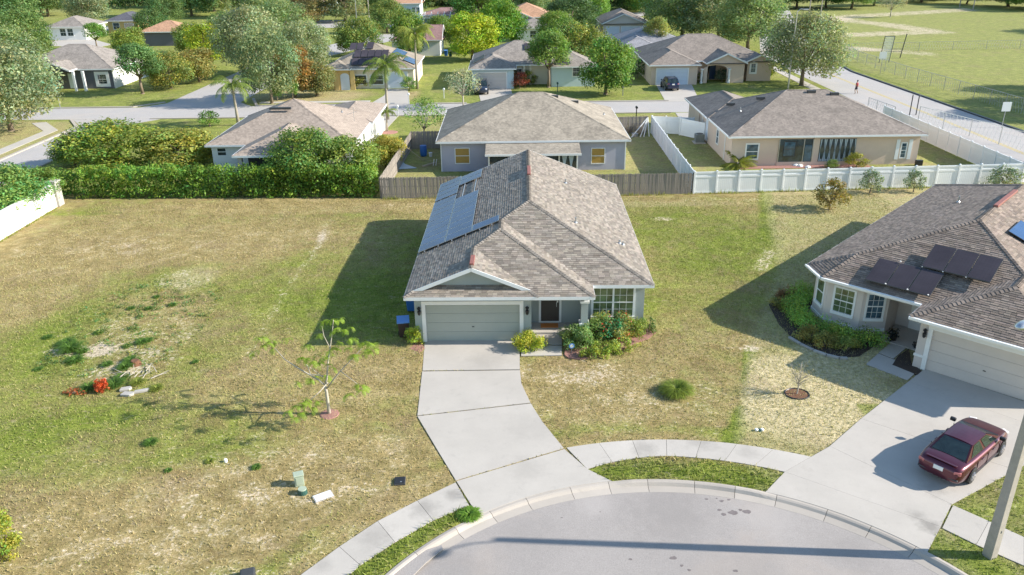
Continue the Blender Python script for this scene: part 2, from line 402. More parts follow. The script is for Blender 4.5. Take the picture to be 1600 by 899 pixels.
RL = [at(1444,577)[:2], at(1419,597)[:2], at(1345,655)[:2], at(1296,698)[:2], at(1226,738)[:2]]
RR = [at(1680,652)[:2], at(1640,664)[:2], at(1560,707)[:2], at(1487,789)[:2], at(1470,824)[:2]]
RR[0] = (RL[0][0]+4.7, RL[0][1]-4.7); RR[1] = (RL[1][0]+4.6, RL[1][1]-4.9); RR[2] = lerp(RR[1], RR[3], .5)
def shrink(poly, d=.012):
    cx = sum(p[0] for p in poly)/len(poly); cy = sum(p[1] for p in poly)/len(poly)
    out = []
    for p in poly:
        L = math.hypot(p[0]-cx, p[1]-cy); out.append((p[0]-(p[0]-cx)/L*d, p[1]-(p[1]-cy)/L*d))
    return out
RDW = [[RL[i], RR[i], RR[i+1], RL[i+1]] for i in range(4)]
RDW.append([RL[4], RR[4]] + arc(KR+KW, ang(_rr), ang(_rl), 10))
SWR = [(26.5,28.0),(24.3,27.9)]
def ribbon(inner, outer): return list(inner)+list(reversed(outer))
def polar(r, a): return (KC[0]+r*math.cos(math.radians(a)), KC[1]+r*math.sin(math.radians(a)))
# sidewalk slabs: right arc between the two driveways, left arc
a_r0, a_r1 = ang(at(1268,712)), ang(at(885,700))
SWA = []
nR = 7
for i in range(nR):
    q0, q1 = i/nR, (i+1)/nR
    def rr(q): return 13.25-.65*max(0, (q-.55)/.45)**1.5, 14.75-.55*q
    p = []
    for j in range(5):
        q = q0+(q1-q0)*j/4; i0 = ang(at(1226,738))*(1-q)+ang(at(917,733))*q; p.append(polar(rr(q)[0], i0))
    for j in range(4, -1, -1):
        q = q0+(q1-q0)*j/4; o0 = a_r0*(1-q)+a_r1*q; p.append(polar(rr(q)[1], o0))
    SWA.append(p)
SWL = []
lo = [at(712,754.5)[:2], at(652,783)[:2], at(590,815)[:2], at(530,855)[:2], at(470,899)[:2], at(400,960)[:2]]
li = [at(733,790)[:2], at(677,814)[:2], at(617,848)[:2], at(563,884)[:2], at(510,930)[:2], at(455,985)[:2]]
for i in range(5): SWL.append([lo[i], lo[i+1], li[i+1], li[i]])
SWE = []
eo = [at(1489,790)[:2], at(1545,815)[:2], at(1600,840)[:2], at(1680,880)[:2]]; ei = [at(1472,826)[:2], at(1525,852)[:2], at(1600,885)[:2], at(1680,925)[:2]]
for i in range(3): SWE.append([eo[i], eo[i+1], ei[i+1], ei[i]])
MWALK = [pts((814,557),(878,556),(878,541),(814,540)), pts((846,539),(878,539),(878,521.5),(832,521.5))]
RWALK = [pts((1353,570),(1372,553),(1436,578),(1418,595)), pts((1373,552),(1403,527),(1428,534),(1396,561))]
HOUSE_FP = [[(-4.9,38.1),(7.3,38.9),(7.4,56.5),(-4.7,56.5)], [(18.3,42),(25.5,34.5),(40,50),(31,56)]]
BEDS = {}
def inpoly(X, Y, poly):
    r = np.zeros(X.shape, bool); n = len(poly); j = n-1
    for i in range(n):
        xi, yi = poly[i][:2]; xj, yj = poly[j][:2]
        c = ((yi > Y) != (yj > Y)) & (X < (xj-xi)*(Y-yi)/((yj-yi) or 1e-9)+xi)
        r ^= c; j = i
    return r
PAVED = DW+[APRON]+RDW+SWA+SWL+SWE+MWALK+RWALK+HOUSE_FP
def undul(X, Y):
    return .035*(np.sin(X*.31+1)*np.cos(Y*.27)+np.sin(X*.9+Y*.7)*.3)
def ell(X, Y, uv, rx, ry, amp, soft=.5, rot=0):
    cx, cy = at(*uv)[:2]; dx, dy = X-cx, Y-cy
    c, s = math.cos(rot), math.sin(rot); a = (dx*c+dy*s)/rx; b = (-dx*s+dy*c)/ry
    d = np.sqrt(a*a+b*b); return amp*np.clip((1-d)/soft+.5, 0, 1)
def band(X, Y, uvs, w, amp):
    P_ = [at(*q)[:2] for q in uvs]; D = np.full(X.shape, 1e9)
    for (ax, ay), (bx, by) in zip(P_, P_[1:]):
        L = (bx-ax)**2+(by-ay)**2; t = np.clip(((X-ax)*(bx-ax)+(Y-ay)*(by-ay))/L, 0, 1)
        D = np.minimum(D, np.hypot(X-ax-t*(bx-ax), Y-ay-t*(by-ay)))
    return amp*np.clip(1.5-D/w, 0, 1)
def masks_near(X, Y):
    R = np.full(X.shape, .29); S = np.full(X.shape, .05); B = np.zeros(X.shape)
    # the neighbour's mown yellow lawn to the right of the lot line
    bx = np.interp(Y, [27, 28.25, 36.85, 47.3, 64], [9.2, 9.4, 12.3, 17.0, 20.9])
    nb = np.clip((X-bx)/.5+.5, 0, 1)
    B = np.maximum(B, nb*.42); R = R+nb*.12
    B = np.maximum(B, ell(X, Y, (1265,620), 4.3, 4.2, 1.0, .35, .5)*nb); B = np.maximum(B, ell(X, Y, (1330,560), 3.0, 2.2, .9, .4))
    B = np.maximum(B, ell(X, Y, (1000,320), 9, .7, .3)); B = np.maximum(B, ell(X, Y, (300,435), 1.5, 2.0, .4))
    R += ell(X, Y, (1080,400), 8, 14, .12, .7)+ell(X, Y, (1100,375), 5, 7, .30)+ell(X, Y, (1020,330), 3, 2.5, .15)+ell(X, Y, (1060,440), 5, 4, .12)
    R += band(X, Y, ((1172,548),(1168,600)), .22, 1.2)*1+band(X, Y, ((1165,640),(1140,690)), .35, .7)+band(X, Y, ((1196,300),(1200,380)), .5, .5)
    # left lawn
    R += ell(X, Y, (560,420), 6, 10, .28)+ell(X, Y, (500,330), 6, 1.5, .15)+ell(X, Y, (60,600), 7, 7, .25)+ell(X, Y, (150,690), 7, 3, .25)
    R += ell(X, Y, (200,330), 8, 1.0, .2)+ell(X, Y, (380,500), 3, 6, .18)+ell(X, Y, (600,480), 5, 5, .25)
    R -= ell(X, Y, (330,380), 12, 4, .20)+ell(X, Y, (450,325), 14, 1.6, .3)+ell(X, Y, (90,400), 6, 4, .20)+ell(X, Y, (560,740), 4, 2.5, .18)+ell(X, Y, (300,800), 5, 3, .22)
    R -= ell(X, Y, (590,590), 2.6, 2.0, .15)+ell(X, Y, (900,600), 5, 2.5, .12)
    S += ell(X, Y, (330,380), 10, 3, .16)+ell(X, Y, (90,400), 7, 4, .12)+ell(X, Y, (250,800), 9, 5, .13, .8)+ell(X, Y, (300,860), 7, 3, .12, .8)+ell(X, Y, (500,720), 6, 3, .14)
    S += ell(X, Y, (880,580), 3.2, 1.2, .26)+ell(X, Y, (960,640), 6, 3, .14)+ell(X, Y, (1010,600), 4, 3, .12)+ell(X, Y, (1050,312), 9, .8, .20)+ell(X, Y, (640,320), 3, .5, .3)
    S += band(X, Y, ((520,345),(492,395),(455,440),(420,500),(375,585)), .32, .30)+band(X, Y, ((505,350),(500,375)), .3, .2)
    S += band(X, Y, ((1190,420),(1200,395)), .5, .4)+ell(X, Y, (1170,545), .7, .4, .5)+ell(X, Y, (1035,343), .9, .5, .5)
    S += ell(X, Y, (150,548), 1.0, .7, .6)+ell(X, Y, (290,435), 2.0, 1.6, .22)+ell(X, Y, (215,505), 4.2, 6.5, .08)+ell(X, Y, (95,550), 1.0, .5, .4)+ell(X, Y, (220,520), 3.2, 2.2, .14)+ell(X, Y, (180,580), 1.6, 1, .3)+ell(X, Y, (230,560), 1.8, 1.2, .25)
    S += ell(X, Y, (1340,300), 2, 1, .2)+ell(X, Y, (1430,320), 3, 1.5, .15)
    R += ell(X, Y, (205,500), 5.2, 7.5, .30, .5)-ell(X, Y, (230,520), 3.2, 5, .35, .8); S += ell(X, Y, (215,500), 4.5, 6.5, .08, .5)
    # grass verges by the kerb and the edge by the pavement
    rad = np.hypot(X-KC[0], Y-KC[1])
    vg = np.clip(1-np.abs(rad-12.3)/1.1, 0, 1); R += vg*.75; S -= vg*.08; R += np.clip(1-np.abs(rad-15.3)/.7, 0, 1)*.3*(X < 10)
    for p in HOUSE_FP[:1]:
        R += np.clip(1-np.abs(X-7.6)/1.0, 0, 1)*((Y > 40) & (Y < 57))*.2
    B -= vg*.4; rl = ((X > 15.5) & (Y < 31)); B = np.where(rl, B*.25, B); R += rl*.4
    return R, S, np.clip(B, 0, 1)
def masks_far(X, Y):
    R = np.full(X.shape, .85); S = np.zeros(X.shape); B = np.full(X.shape, .10)
    bk = (Y < 97) & (X > -11) & (X < 43); R -= bk*.25; B += bk*.12
    R += ((Y > 104.7) & (Y < 118) & (X > -13) & (X < 42))*.55
    R -= ell(X, Y, (480,150), 8, 6, .5)+ell(X, Y, (650,150), 3.4, 4, .5); B += ell(X, Y, (480,150), 8, 6, .2)
    R -= ((X < -45) & (Y > 74) & (Y < 97))*.35; B += ((X < -45) & (Y > 74) & (Y < 97))*.22
    fld = X > 55.5; B += fld*.12; R += fld*.25
    # sandy tracks on the field
    S += band(X, Y, ((1300,30),(1380,38),(1460,50),(1400,52),(1330,55)), 4.5, .62)+band(X, Y, ((1330,75),(1400,80),(1440,84)), 3.0, .55)+band(X, Y, ((1300,28),(1400,22),(1500,16),(1580,10)), 5, .6)
    S += ell(X, Y, (1330,78), 5, 4, .3)+ell(X, Y, (120,150), 10, 3, .1)
    S += ell(X, Y, (1120,235), 3, 3, .25)
    return R, S, np.clip(B, 0, 1)
def grid(name, x0, x1, y0, y1, step, mf, z0=0.0, holes=True):
    xs = np.arange(x0, x1+step*.5, step); ys = np.arange(y0, y1+step*.5, step)
    X, Y = np.meshgrid(xs, ys); Z = np.full(X.shape, z0)
    if holes:
        Z += undul(X, Y)*np.clip((np.hypot(X-KC[0], Y-KC[1])-15)/3, 0, 1)*np.clip((66-Y)/2, 0, 1)
        near = np.zeros(X.shape, bool)
        for p in PAVED: near |= inpoly(X, Y, p)
        Z[near] = -.02
        Z[np.hypot(X-KC[0], Y-KC[1]) < KR+KW-.12] = -.4
    R, S, B = mf(X, Y); ny, nx = X.shape
    V = np.stack([X, Y, Z], -1).reshape(-1, 3); idx = np.arange(nx*ny).reshape(ny, nx)
    F = np.stack([idx[:-1, :-1], idx[:-1, 1:], idx[1:, 1:], idx[1:, :-1]], -1).reshape(-1, 4)
    me = np_mesh(name, V, F, M['lawn'], smooth=True)
    ca = me.color_attributes.new('mask', 'FLOAT_COLOR', 'POINT'); a = np.ones((nx*ny, 4), np.float32)
    a[:, 0] = np.clip(R, 0, 1).ravel(); a[:, 1] = np.clip(S, 0, 1).ravel(); a[:, 2] = B.ravel(); ca.data.foreach_set('color', a.ravel())
    return link(name, me, kind='structure')
grid('lawn', -46, 46, 12, 66, .2, masks_near)
grid('ground', -130, 130, 66, 330, 1.0, masks_far, 0.0, False)
o = MB(); 
for a in ((-900,-130,-60,900),(130,900,-60,900),(-130,130,330,900),(-130,-46,-60,66),(46,130,-60,66),(-46,46,-60,12)): o.face([(a[0],a[2],0),(a[1],a[2],0),(a[1],a[3],0),(a[0],a[3],0)])
me = o.mesh('terrain', M['lawn']); ca = me.color_attributes.new('mask', 'FLOAT_COLOR', 'POINT'); ca.data.foreach_set('color', np.tile(np.array([.8, .03, .2, 1], np.float32), len(me.vertices)))
link('terrain', me, kind='structure')
# asphalt disc of the cul-de-sac with its throat to the south
o = MB(); ring = arc(KR+.05, -58, 238, 72); o.prism(ring+[(KC[0]-4.2, -40), (KC[0]+5.5, -40)], RZ-.1, RZ)
o.build('road_cul_de_sac', M['asphalt'], kind='structure')
# kerb: separate cast lengths with joints, rolled profile; dropped at the driveways
kroot = tag(bpy.data.objects.new('kerb', None), kind='structure'); C.objects.link(kroot)
d0, d1 = ang(at(957,757)), ang(at(757,812)); e0, e1 = ang(_rr), ang(_rl)
def kprof(a):
    def dip(lo_, hi_):
        return max(0, min(1, (a-lo_)/3+.5, (hi_-a)/3+.5))
    k = max(dip(d0-2, d1+4), dip(e0, e1)); H_ = .045*(1-k)
    return [(KR, RZ+.004), (KR+.33, RZ+.035), (KR+.42, RZ+.10+H_), (KR+.50, RZ+.125+H_), (KR+KW, .012+H_*.6), (KR+KW, -.3), (KR, -.3)]
a = -40.0; k = 0
while a < 226:
    L = 7.6 if k % 3 else 9.0; mb = MB(); b = min(226, a+L); n = 5; rows = []
    for i in range(n+1):
        q = a+.045+(b-a-.09)*i/n; rows.append([(KC[0]+r*math.cos(math.radians(q)), KC[1]+r*math.sin(math.radians(q)), z) for r, z in kprof(q)])
    t = random.uniform(.90, 1.08)
    for i in range(n):
        for j in range(7):
            mb.face([rows[i][j], rows[i][(j+1) % 7], rows[i+1][(j+1) % 7], rows[i+1][j]], t)
    mb.face(rows[0], t); mb.face(rows[-1][::-1], t)
    mb.build('kerb_length', M['kerb'], kroot); a = b; k += 1
def slabs(name, polys, mat, z=.022, structure=True, parent=None, tv=.05):
    r = parent
    if r is None:
        r = bpy.data.objects.new(name, None); C.objects.link(r); tag(r, kind='structure')
    for p in polys: MB().prism(shrink(p, .010), z-.14, z, random.uniform(1-tv, 1+tv)).build('slab', mat, r)
    return r
slabs('driveway', DW+[APRON], M['concrete'], .026, tv=.02)
slabs('neighbour_driveway', RDW, M['concrete'], .026, tv=.03)
slabs('sidewalk', SWA+SWL+SWE, M['walk'], .022, tv=.07)
slabs('garden_path', MWALK, M['walk'], .03); slabs('neighbour_path', RWALK, M['walk'], .03)
# joint fill so that the gaps read as dark dirt
o = MB()
for p in DW+[APRON]+RDW+SWA+SWL+SWE+MWALK+RWALK: o.prism(p, -.1, -.008)
o.build('joint_soil', M['soil'], kind='structure')
# asphalt patch and broken inlet at the left verge
mb = MB(); mb.prism(pts((612,892),(640,868),(690,852),(692,858),(665,880),(640,905),(600,915)), -.03, .012); tag(mb.build('asphalt_patch', M['asphalt']), kind='structure')
def stain(name, uv, r_, mat, n=14, sq=.6, seed=1):
    rn = random.Random(seed); x, y, _ = at(*uv, RZ); m = MB(); m.prism([(x+r_*rn.uniform(.6,1.15)*math.cos(2*pi*i/n), y+r_*sq*rn.uniform(.6,1.15)*math.sin(2*pi*i/n)) for i in range(n)], RZ-.05, RZ+.004); tag(m.build(name, mat), kind='structure')
M['oil'] = basic('oil_stained_asphalt', (.17, .145, .14), .8, .3, 6, bump=.4)
for i, (uv, r_) in enumerate((((1104,780),.10),((1128,783),.13),((1139,781),.10),((1146,801),.26),((1131,804),.16),((1167,800),.22),((1124,797),.12),((1152,778),.07),((938,800),.05),((985,874),.10),((1052,872),.18),((1065,884),.1),((1077,891),.10),((1149,892),.13),((1157,797),.12),((878,809),.05),((1120,779),.06))): stain('oil_stain', uv, r_*.75, M['oil'], 11, .7, i)
# ---------- streets further out
def strip(name, poly, mat, z=.012, tint=1): return MB().prism(poly, -.2, z, tint).build(name, mat, kind='structure')
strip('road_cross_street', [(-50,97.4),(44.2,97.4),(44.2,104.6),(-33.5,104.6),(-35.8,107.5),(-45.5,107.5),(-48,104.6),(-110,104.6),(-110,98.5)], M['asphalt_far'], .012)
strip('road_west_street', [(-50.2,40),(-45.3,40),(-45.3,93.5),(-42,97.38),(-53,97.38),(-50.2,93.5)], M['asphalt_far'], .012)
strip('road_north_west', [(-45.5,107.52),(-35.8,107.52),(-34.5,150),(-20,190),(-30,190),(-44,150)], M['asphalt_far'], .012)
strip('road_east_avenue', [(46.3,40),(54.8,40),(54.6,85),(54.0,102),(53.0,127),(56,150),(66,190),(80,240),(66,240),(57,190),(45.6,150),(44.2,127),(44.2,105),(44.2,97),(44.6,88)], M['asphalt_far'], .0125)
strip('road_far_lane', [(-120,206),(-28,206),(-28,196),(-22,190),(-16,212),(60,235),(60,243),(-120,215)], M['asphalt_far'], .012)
mb = MB()
for i in range(2):
    x = 49.2+i*.3; mb.prism([(x,60),(x+.12,60),(x+.10,95),(x-.4,127),(x-.52,127),(x-.02,95)], 0, .017)
mb.build('road_centre_line', M['yellowpaint'], kind='structure')
def kerbline(path, w=.35, h=.11, name='kerb_far', mat='kerb', t=1.0):
    mb = MB()
    for a_, b_ in zip(path, path[1:]): mb.bar((a_[0], a_[1], h/2), (b_[0], b_[1], h/2), w, h, t)
    return mb.build(name, M[mat], kind='structure')
kerbline([(-43.5,97.2),(19.5,97.2)]); kerbline([(29,97.2),(43.5,97.2)])
for a_, b_ in ((-33,-18.3),(-12.2,-5.6),(-.0,20.6),(26.8,43.8)): kerbline([(a_,104.8),(b_,104.8)])
kerbline([(54.9,60),(54.8,85),(54.2,102),(53.2,127),(56.2,150)], .3, .14, 'kerb_avenue', 'darkgrey'); kerbline([(46.1,60),(44.4,88),(44.0,96.5)])
kerbline([(-50.4,60),(-50.4,93),(-53,97)]); kerbline([(-45.1,60),(-45.1,93)])
kerbline([(-66,104.9),(-49,104.9),(-46,108)]); kerbline([(-34.8,110),(-33,105.2)])
strip('sidewalk_west', [(-53.2,60),(-51.8,60),(-51.8,91.5),(-55.5,96),(-57,95.5),(-53.2,91)], M['walk'], .03)
strip('sidewalk_east', [(44.0,60),(45.2,60),(43.2,94),(42.2,94)], M['walk'], .03)
strip('sidewalk_avenue', [(41.6,105),(43.0,105),(43.2,150),(41.8,150)], M['walk'], .03)
strip('sidewalk_north', [(-33,107.6),(-18.5,107.6),(-18.5,106.4),(-33,106.4)], M['walk'], .03)
strip('driveway_yellow_house', pts((577,163.5),(640,163.5),(637,139),(607,139),(600,150)), M['concrete'], .03)
strip('driveway_middle_house', pts((752,162.5),(805,162.5),(797,135),(745,135)), M['concrete'], .03)
strip('driveway_arch_house', pts((1040,159.5),(1093,158),(1080,131),(1024,131)), M['concrete'], .03)
strip('driveway_tan_house', [(19.6,88.6),(27.6,88.6),(28.6,97),(20.0,97)], M['concrete'], .03)
strip('driveway_pink_house', [(-21,84.5),(-14.3,84.5),(-13.5,97),(-20,97)], M['concrete'], .03)
strip('driveway_far_white_house', pts((80,72),(150,75),(175,70),(110,52),(85,55)), M['concrete'], .03)
strip('driveway_far_gabled_house', pts((955,72),(1000,73),(998,58),(945,57)), M['concrete'], .03)
# ---------- grass blades on the near lawns (nobody could count them)
def grass(name, n, x0, x1, y0, y1, mf, keep=None, L=(.05, .12)):
    X = RNG.uniform(x0, x1, n); Y = RNG.uniform(y0, y1, n)
    ok = np.ones(n, bool)
    for p in PAVED: ok &= ~inpoly(X, Y, p)
    ok &= np.hypot(X-KC[0], Y-KC[1]) > KR+KW+.05
    if keep is not None: ok &= keep(X, Y)
    R, S, B = mf(X, Y); ok &= RNG.random(n) > S*1.6
    X, Y, R, S, B = X[ok], Y[ok], R[ok], S[ok], B[ok]; n = len(X)
    Z = undul(X, Y)*np.clip((np.hypot(X-KC[0], Y-KC[1])-15)/3, 0, 1)*np.clip((66-Y)/2, 0, 1)-.01
    a = RNG.uniform(0, 2*pi, n); l = RNG.uniform(*L, n)*(1+.4*np.clip(R-.5, 0, 1)); w = RNG.uniform(.012, .032, n)
    ln = RNG.uniform(.2, 1.0, n)*l; b = RNG.uniform(0, 2*pi, n)
    P0 = np.stack([X-np.cos(a)*w, Y-np.sin(a)*w, Z], -1); P1 = np.stack([X+np.cos(a)*w, Y+np.sin(a)*w, Z], -1)
    P2 = np.stack([X+np.cos(b)*ln, Y+np.sin(b)*ln, Z+l], -1)
    V = np.stack([P0, P1, P2], 1).reshape(-1, 3); F = np.arange(3*n).reshape(-1, 3)
    g = np.clip(R+RNG.normal(0, .28, n), 0, 1)[:, None]; bb = B[:, None]
    dry = np.array([.43, .345, .175]); gr = np.array([.19, .25, .045]); st = np.array([.54, .47, .27])
    col = (dry*(1-g)+gr*g)*(1-bb)+(st*(1-.35*g)+gr*.35*g)*bb
    col *= RNG.uniform(.8, 1.25, n)[:, None]
    return link(name, np_mesh(name, V, F, M['blade'], col), kind='stuff')
tag(grass('grass_turf', 330000, -34, 30, 18, 63, masks_near, lambda X, Y: (np.abs(X) < Y*.78+2)), 'short dry grass blades covering the front and side lawns', 'grass')
tag(grass('grass_verge', 16000, -8, 12, 18, 30, masks_near, lambda X, Y: (np.hypot(X-KC[0], Y-KC[1]) < 13.2), (.10, .22)), 'greener grass growing on the narrow verge between sidewalk and kerb', 'grass verge')
# ================================================================== houses: tools
def clip_poly(sub, poly):
    """Sutherland-Hodgman, both in (a, b); poly convex counter-clockwise"""
    out = sub
    n = len(poly)
    for i in range(n):
        A, B = poly[i], poly[(i+1) % n]; inp = out; out = []
        if not inp: break
        def side(P): return (B[0]-A[0])*(P[1]-A[1])-(B[1]-A[1])*(P[0]-A[0])
        for j in range(len(inp)):
            P, Q = inp[j], inp[(j+1) % len(inp)]; sp, sq = side(P), side(Q)
            if sp >= -1e-9: out.append(P)
            if (sp > 1e-9 and sq < -1e-9) or (sp < -1e-9 and sq > 1e-9):
                t = sp/(sp-sq); out.append((P[0]+(Q[0]-P[0])*t, P[1]+(Q[1]-P[1])*t))
    return out if len(out) >= 3 else []
class Plane:
    """roof plane: o = eave point (x, y), e = unit along the eave, u = unit up slope (plan), ze, p = pitch"""
    def __init__(s, o, e, ze, p): s.o = o; s.e = e; s.u = (-e[1], e[0]); s.ze = ze; s.p = p
    def ab(s, q): x, y = q[0]-s.o[0], q[1]-s.o[1]; return (x*s.e[0]+y*s.e[1], x*s.u[0]+y*s.u[1])
    def w(s, a, b, lift=0): return (s.o[0]+a*s.e[0]+b*s.u[0], s.o[1]+a*s.e[1]+b*s.u[1], s.ze+s.p*b+lift)
    def z(s, x, y): return s.ze+s.p*s.ab((x, y))[1]
def deck(mb, pl, poly, lift=0.0, t=1.0):
    mb.face([pl.w(*pl.ab(q), lift) for q in poly], t)
TINTS = [.70, .79, .86, .92, .98, 1.04, 1.11, 1.20, 1.30]
def shingle(mb, pl, poly, expo=.15, seed=1, wmin=.20, wmax=.42):
    rnd = random.Random(seed); P = [pl.ab(q) for q in poly]
    A = sum(P[i][0]*P[(i+1) % len(P)][1]-P[(i+1) % len(P)][0]*P[i][1] for i in range(len(P)))
    if A < 0: P = P[::-1]
    h = expo/math.sqrt(1+pl.p**2); b0 = min(q[1] for q in P); b1 = max(q[1] for q in P); a0 = min(q[0] for q in P); a1 = max(q[0] for q in P)
    k = math.floor(b0/h)
    while k*h < b1:
        y0, y1 = max(k*h, -.001), (k+1)*h; a = a0-rnd.random()*.3; rt = rnd.uniform(.96, 1.04)
        while a < a1:
            w_ = rnd.uniform(wmin, wmax); t = rnd.choice(TINTS)*rt; tk = rnd.choice((0, 0, .006))
            tone = (t*rnd.uniform(.98, 1.04), t, t*rnd.uniform(.95, 1.02))
            c = clip_poly([(a, y0), (a+w_-.008, y0), (a+w_-.008, y1), (a, y1)], P)
            if c:
                mb.face([pl.w(q[0], q[1], .022+tk-.014*(q[1]-y0)/h) for q in c], tone)
                low = [q for q in c if abs(q[1]-y0) < 1e-6]
                if len(low) >= 2:
                    l0, l1 = min(low), max(low)
                    mb.face([pl.w(l0[0], y0, .004), pl.w(l1[0], y0, .004), pl.w(l1[0], y0, .022+tk), pl.w(l0[0], y0, .022+tk)], tuple(q*.5 for q in tone))
            a += w_
        k += 1
def caps(mb, a, b, w=.15, step=.16, lift=.035, seed=3, hi=.03):
    """overlapping hip and ridge cap pieces from a up to b"""
    rnd = random.Random(seed); a, b = Vector(a), Vector(b); L = (b-a).length; d = (b-a)/L; n = max(1, int(L/step)); sd_ = Vector((-d.y, d.x, 0)).normalized()
    for i in range(n):
        p, q = a+d*(i*L/n), a+d*((i+1)*L/n); t = rnd.choice((.75, .9, 1.0, 1.15)); z0 = Vector((0, 0, lift+hi)); z1 = Vector((0, 0, lift+hi*.3)); dn = Vector((0, 0, -w*.36))
        for s in (-1, 1):
            f = [p+z0, q+z1, q+z1+sd_*s*w+dn, p+z0+sd_*s*w+dn]
            mb.face(f if s < 0 else f[::-1], t)
        mb.face([p+z0+sd_*w+dn, p+z0-sd_*w+dn, p+Vector((0, 0, -.02))], t*.5)
def fascia(mb, path, z, h=.17, w=.03, closed=False, drop=.0):
    P_ = list(path)+([path[0]] if closed else [])
    for a, b in zip(P_, P_[1:]):
        za = a[2] if len(a) > 2 else z; zb = b[2] if len(b) > 2 else z
        mb.bar((a[0], a[1], za-h/2+.012-drop), (b[0], b[1], zb-h/2+.012-drop), w, h)
def window(root, x, y, z, yaw, w, h, glass='glass', cols=1, mx=2, my=2, trim=.1, frame='trim', sill=False, arch=False, blind=None, dh=True):
    """x, y: centre on the wall face, z: bottom; yaw 0 faces -y.  window > pane"""
    f = MB(); t = trim; pr = .035
    f.b2(-w/2-t, w/2+t, -pr, .02, h, h+t); f.b2(-w/2-t, w/2+t, -pr-(.05 if sill else 0), .02, -t*(1.5 if sill else 1), 0)
    f.b2(-w/2-t, -w/2, -pr, .02, 0, h); f.b2(w/2, w/2+t, -pr, .02, 0, h)
    cw = w/cols
    for i in range(1, cols): f.b2(-w/2+cw*i-.05, -w/2+cw*i+.05, -pr+.005, .02, 0, h)
    if dh: f.b2(-w/2, w/2, -.028, .01, h*.5-.03, h*.5+.03)
    for i in range(cols):
        for k in range(1, mx): xx = -w/2+cw*i+cw*k/mx; f.b2(xx-.009, xx+.009, -.018, .0, 0, h)
    for half in ((0, .5), (.5, 1)) if dh else ((0, 1),):
        for k in range(1, my): zz = h*(half[0]+(half[1]-half[0])*k/my); f.b2(-w/2, w/2, -.018, .0, zz-.009, zz+.009)
    if arch: f.b2(-w*.3, w*.3, -pr, .02, h+t, h+t+.09)
    o = f.build('window', M[frame], root); o.location = (x, y, z); o.rotation_euler = (0, 0, yaw)
    for i in range(cols):
        for half in ((0, .5), (.5, 1)) if dh else ((0, 1),):
            MB().b2(-w/2+cw*i+(.05 if i else .003), -w/2+cw*(i+1)-(.05 if i < cols-1 else .003), -.012, .012, h*half[0]+.01, h*half[1]-.01).build('pane', M[glass], o)
    return o
def garage_door(root, x, y, z, yaw, w, h, mat, rows=4, trim=.18, tmat='trim', rec=-.03):
    """y is the wall face; rec is how far the panels sit behind it (negative: proud of a wall without an opening)"""
    d = MB(); f = -.035 if rec > 0 else -.075; k = rec+.03
    d.b2(-w/2-trim, -w/2, f, k, 0, h+trim); d.b2(w/2, w/2+trim, f, k, 0, h+trim); d.b2(-w/2, w/2, f, k, h, h+trim)
    o = d.build('garage_door_frame', M[tmat], root); o.location = (x, y, z); o.rotation_euler = (0, 0, yaw)
    for i in range(rows):
        r = MB(); hh = h/rows; r.b2(-w/2+.005, w/2-.005, rec, rec+.04, i*hh+.006, (i+1)*hh-.006)
        if mat == 'door_grey':
            for k_ in range(8): xx = -w/2+w*(k_+.5)/8; r.b2(xx-w/8*.40, xx+w/8*.40, rec-.004, rec+.001, i*hh+.09, (i+1)*hh-.09)
        r.build('door_panel', M[mat], o)
    MB().b2(-.06, .06, rec-.03, rec, h*.38, h*.38+.04).build('handle', M['darkgrey'], o)
    return o
def lamp(root, x, y, z, yaw):
    m = MB(); m.lathe([(.03,0),(.10,.10),(.11,.12),(.03,.2)], (0,-.14,.16), 8); m.lathe([(.02,-.14),(.07,-.08),(.09,.05),(.09,.12)], (0,-.14,0), 8); m.b2(-.05,.05,-.03,.0,-.12,.16); m.bar((0,0,.08),(0,-.14,.2),.025)
    o = m.build('wall_lamp', M['black'], root); o.location = (x, y, z); o.rotation_euler = (0, 0, yaw)
    g = MB().lathe([(.05,-.06),(.075,.04)], (0,-.14,0), 8).build('lamp_glass', M['light_lens'], o); return o
# ================================================================== the house in the middle
p = .41; ZE = 2.85
H = thing('house', 'grey-green single-storey house with brown shingle hip roof in the centre of the photo', 'house', (1.0, 37.0, 0), math.radians(-1))
XL, XR, XC = -6.52, 6.4, -.06; YM, YF, YB = 1.4, -.05, 20.1
X2 = 3.2; G2 = .38; XA = (XL+G2)/2; XW = (XL+X2)/2; YW = YF+(X2-XL)/2
L = Plane((XL, YB), (0, -1), ZE, p); RT = Plane((XR, YM), (0, 1), ZE, p); MF = Plane((0, YM), (1, 0), ZE, p); WF = Plane((0, YF), (1, 0), ZE, p)
WR = Plane((X2, YF), (0, 1), ZE, p); GR = Plane((G2, YF), (0, 1), ZE, p)
YR = .40
y1 = YF+(XA-XL); yv = YM+(XW-XL); yr = YM+(XC-XL)
polys = [(L, [(XL,YF),(XL+.45,YR),(XL,YR)]), (L, [(XL,YR),(XA,YR),(XA,y1),(XL,y1)]), (L, [(XL,y1),(XA,y1),(XW,YW),(XL,YW)]), (L, [(XL,YW),(XW,YW),(XW,yv),(XL,yv)]),
         (L, [(XL,yv),(XW,yv),(XC,yr),(XL,yr)]), (L, [(XL,yr),(XC,yr),(XC,YB),(XL,YB)]),
         (RT, [(XR,YM),(XR,YB),(XC,YB),(XC,yr)]), (MF, [(X2,YM),(XR,YM),(XC,yr),(XW,yv)]), (WF, [(G2,YF),(X2,YF),(XW,YW),(XA,y1)]),
         (WF, [(XL,YF),(G2,YF),(G2-.85,YF+.85),(XL+.85,YF+.85)]), (WR, [(X2,YF),(X2,YM),(XW,yv),(XW,YW)]), (GR, [(G2-.45,YR),(XA,y1),(XA,YR)])]
roof = MB(); sh = MB()
for i, (pl, po) in enumerate(polys): deck(roof, pl, po, 0, .6); shingle(sh, pl, po, .15, 40+i)
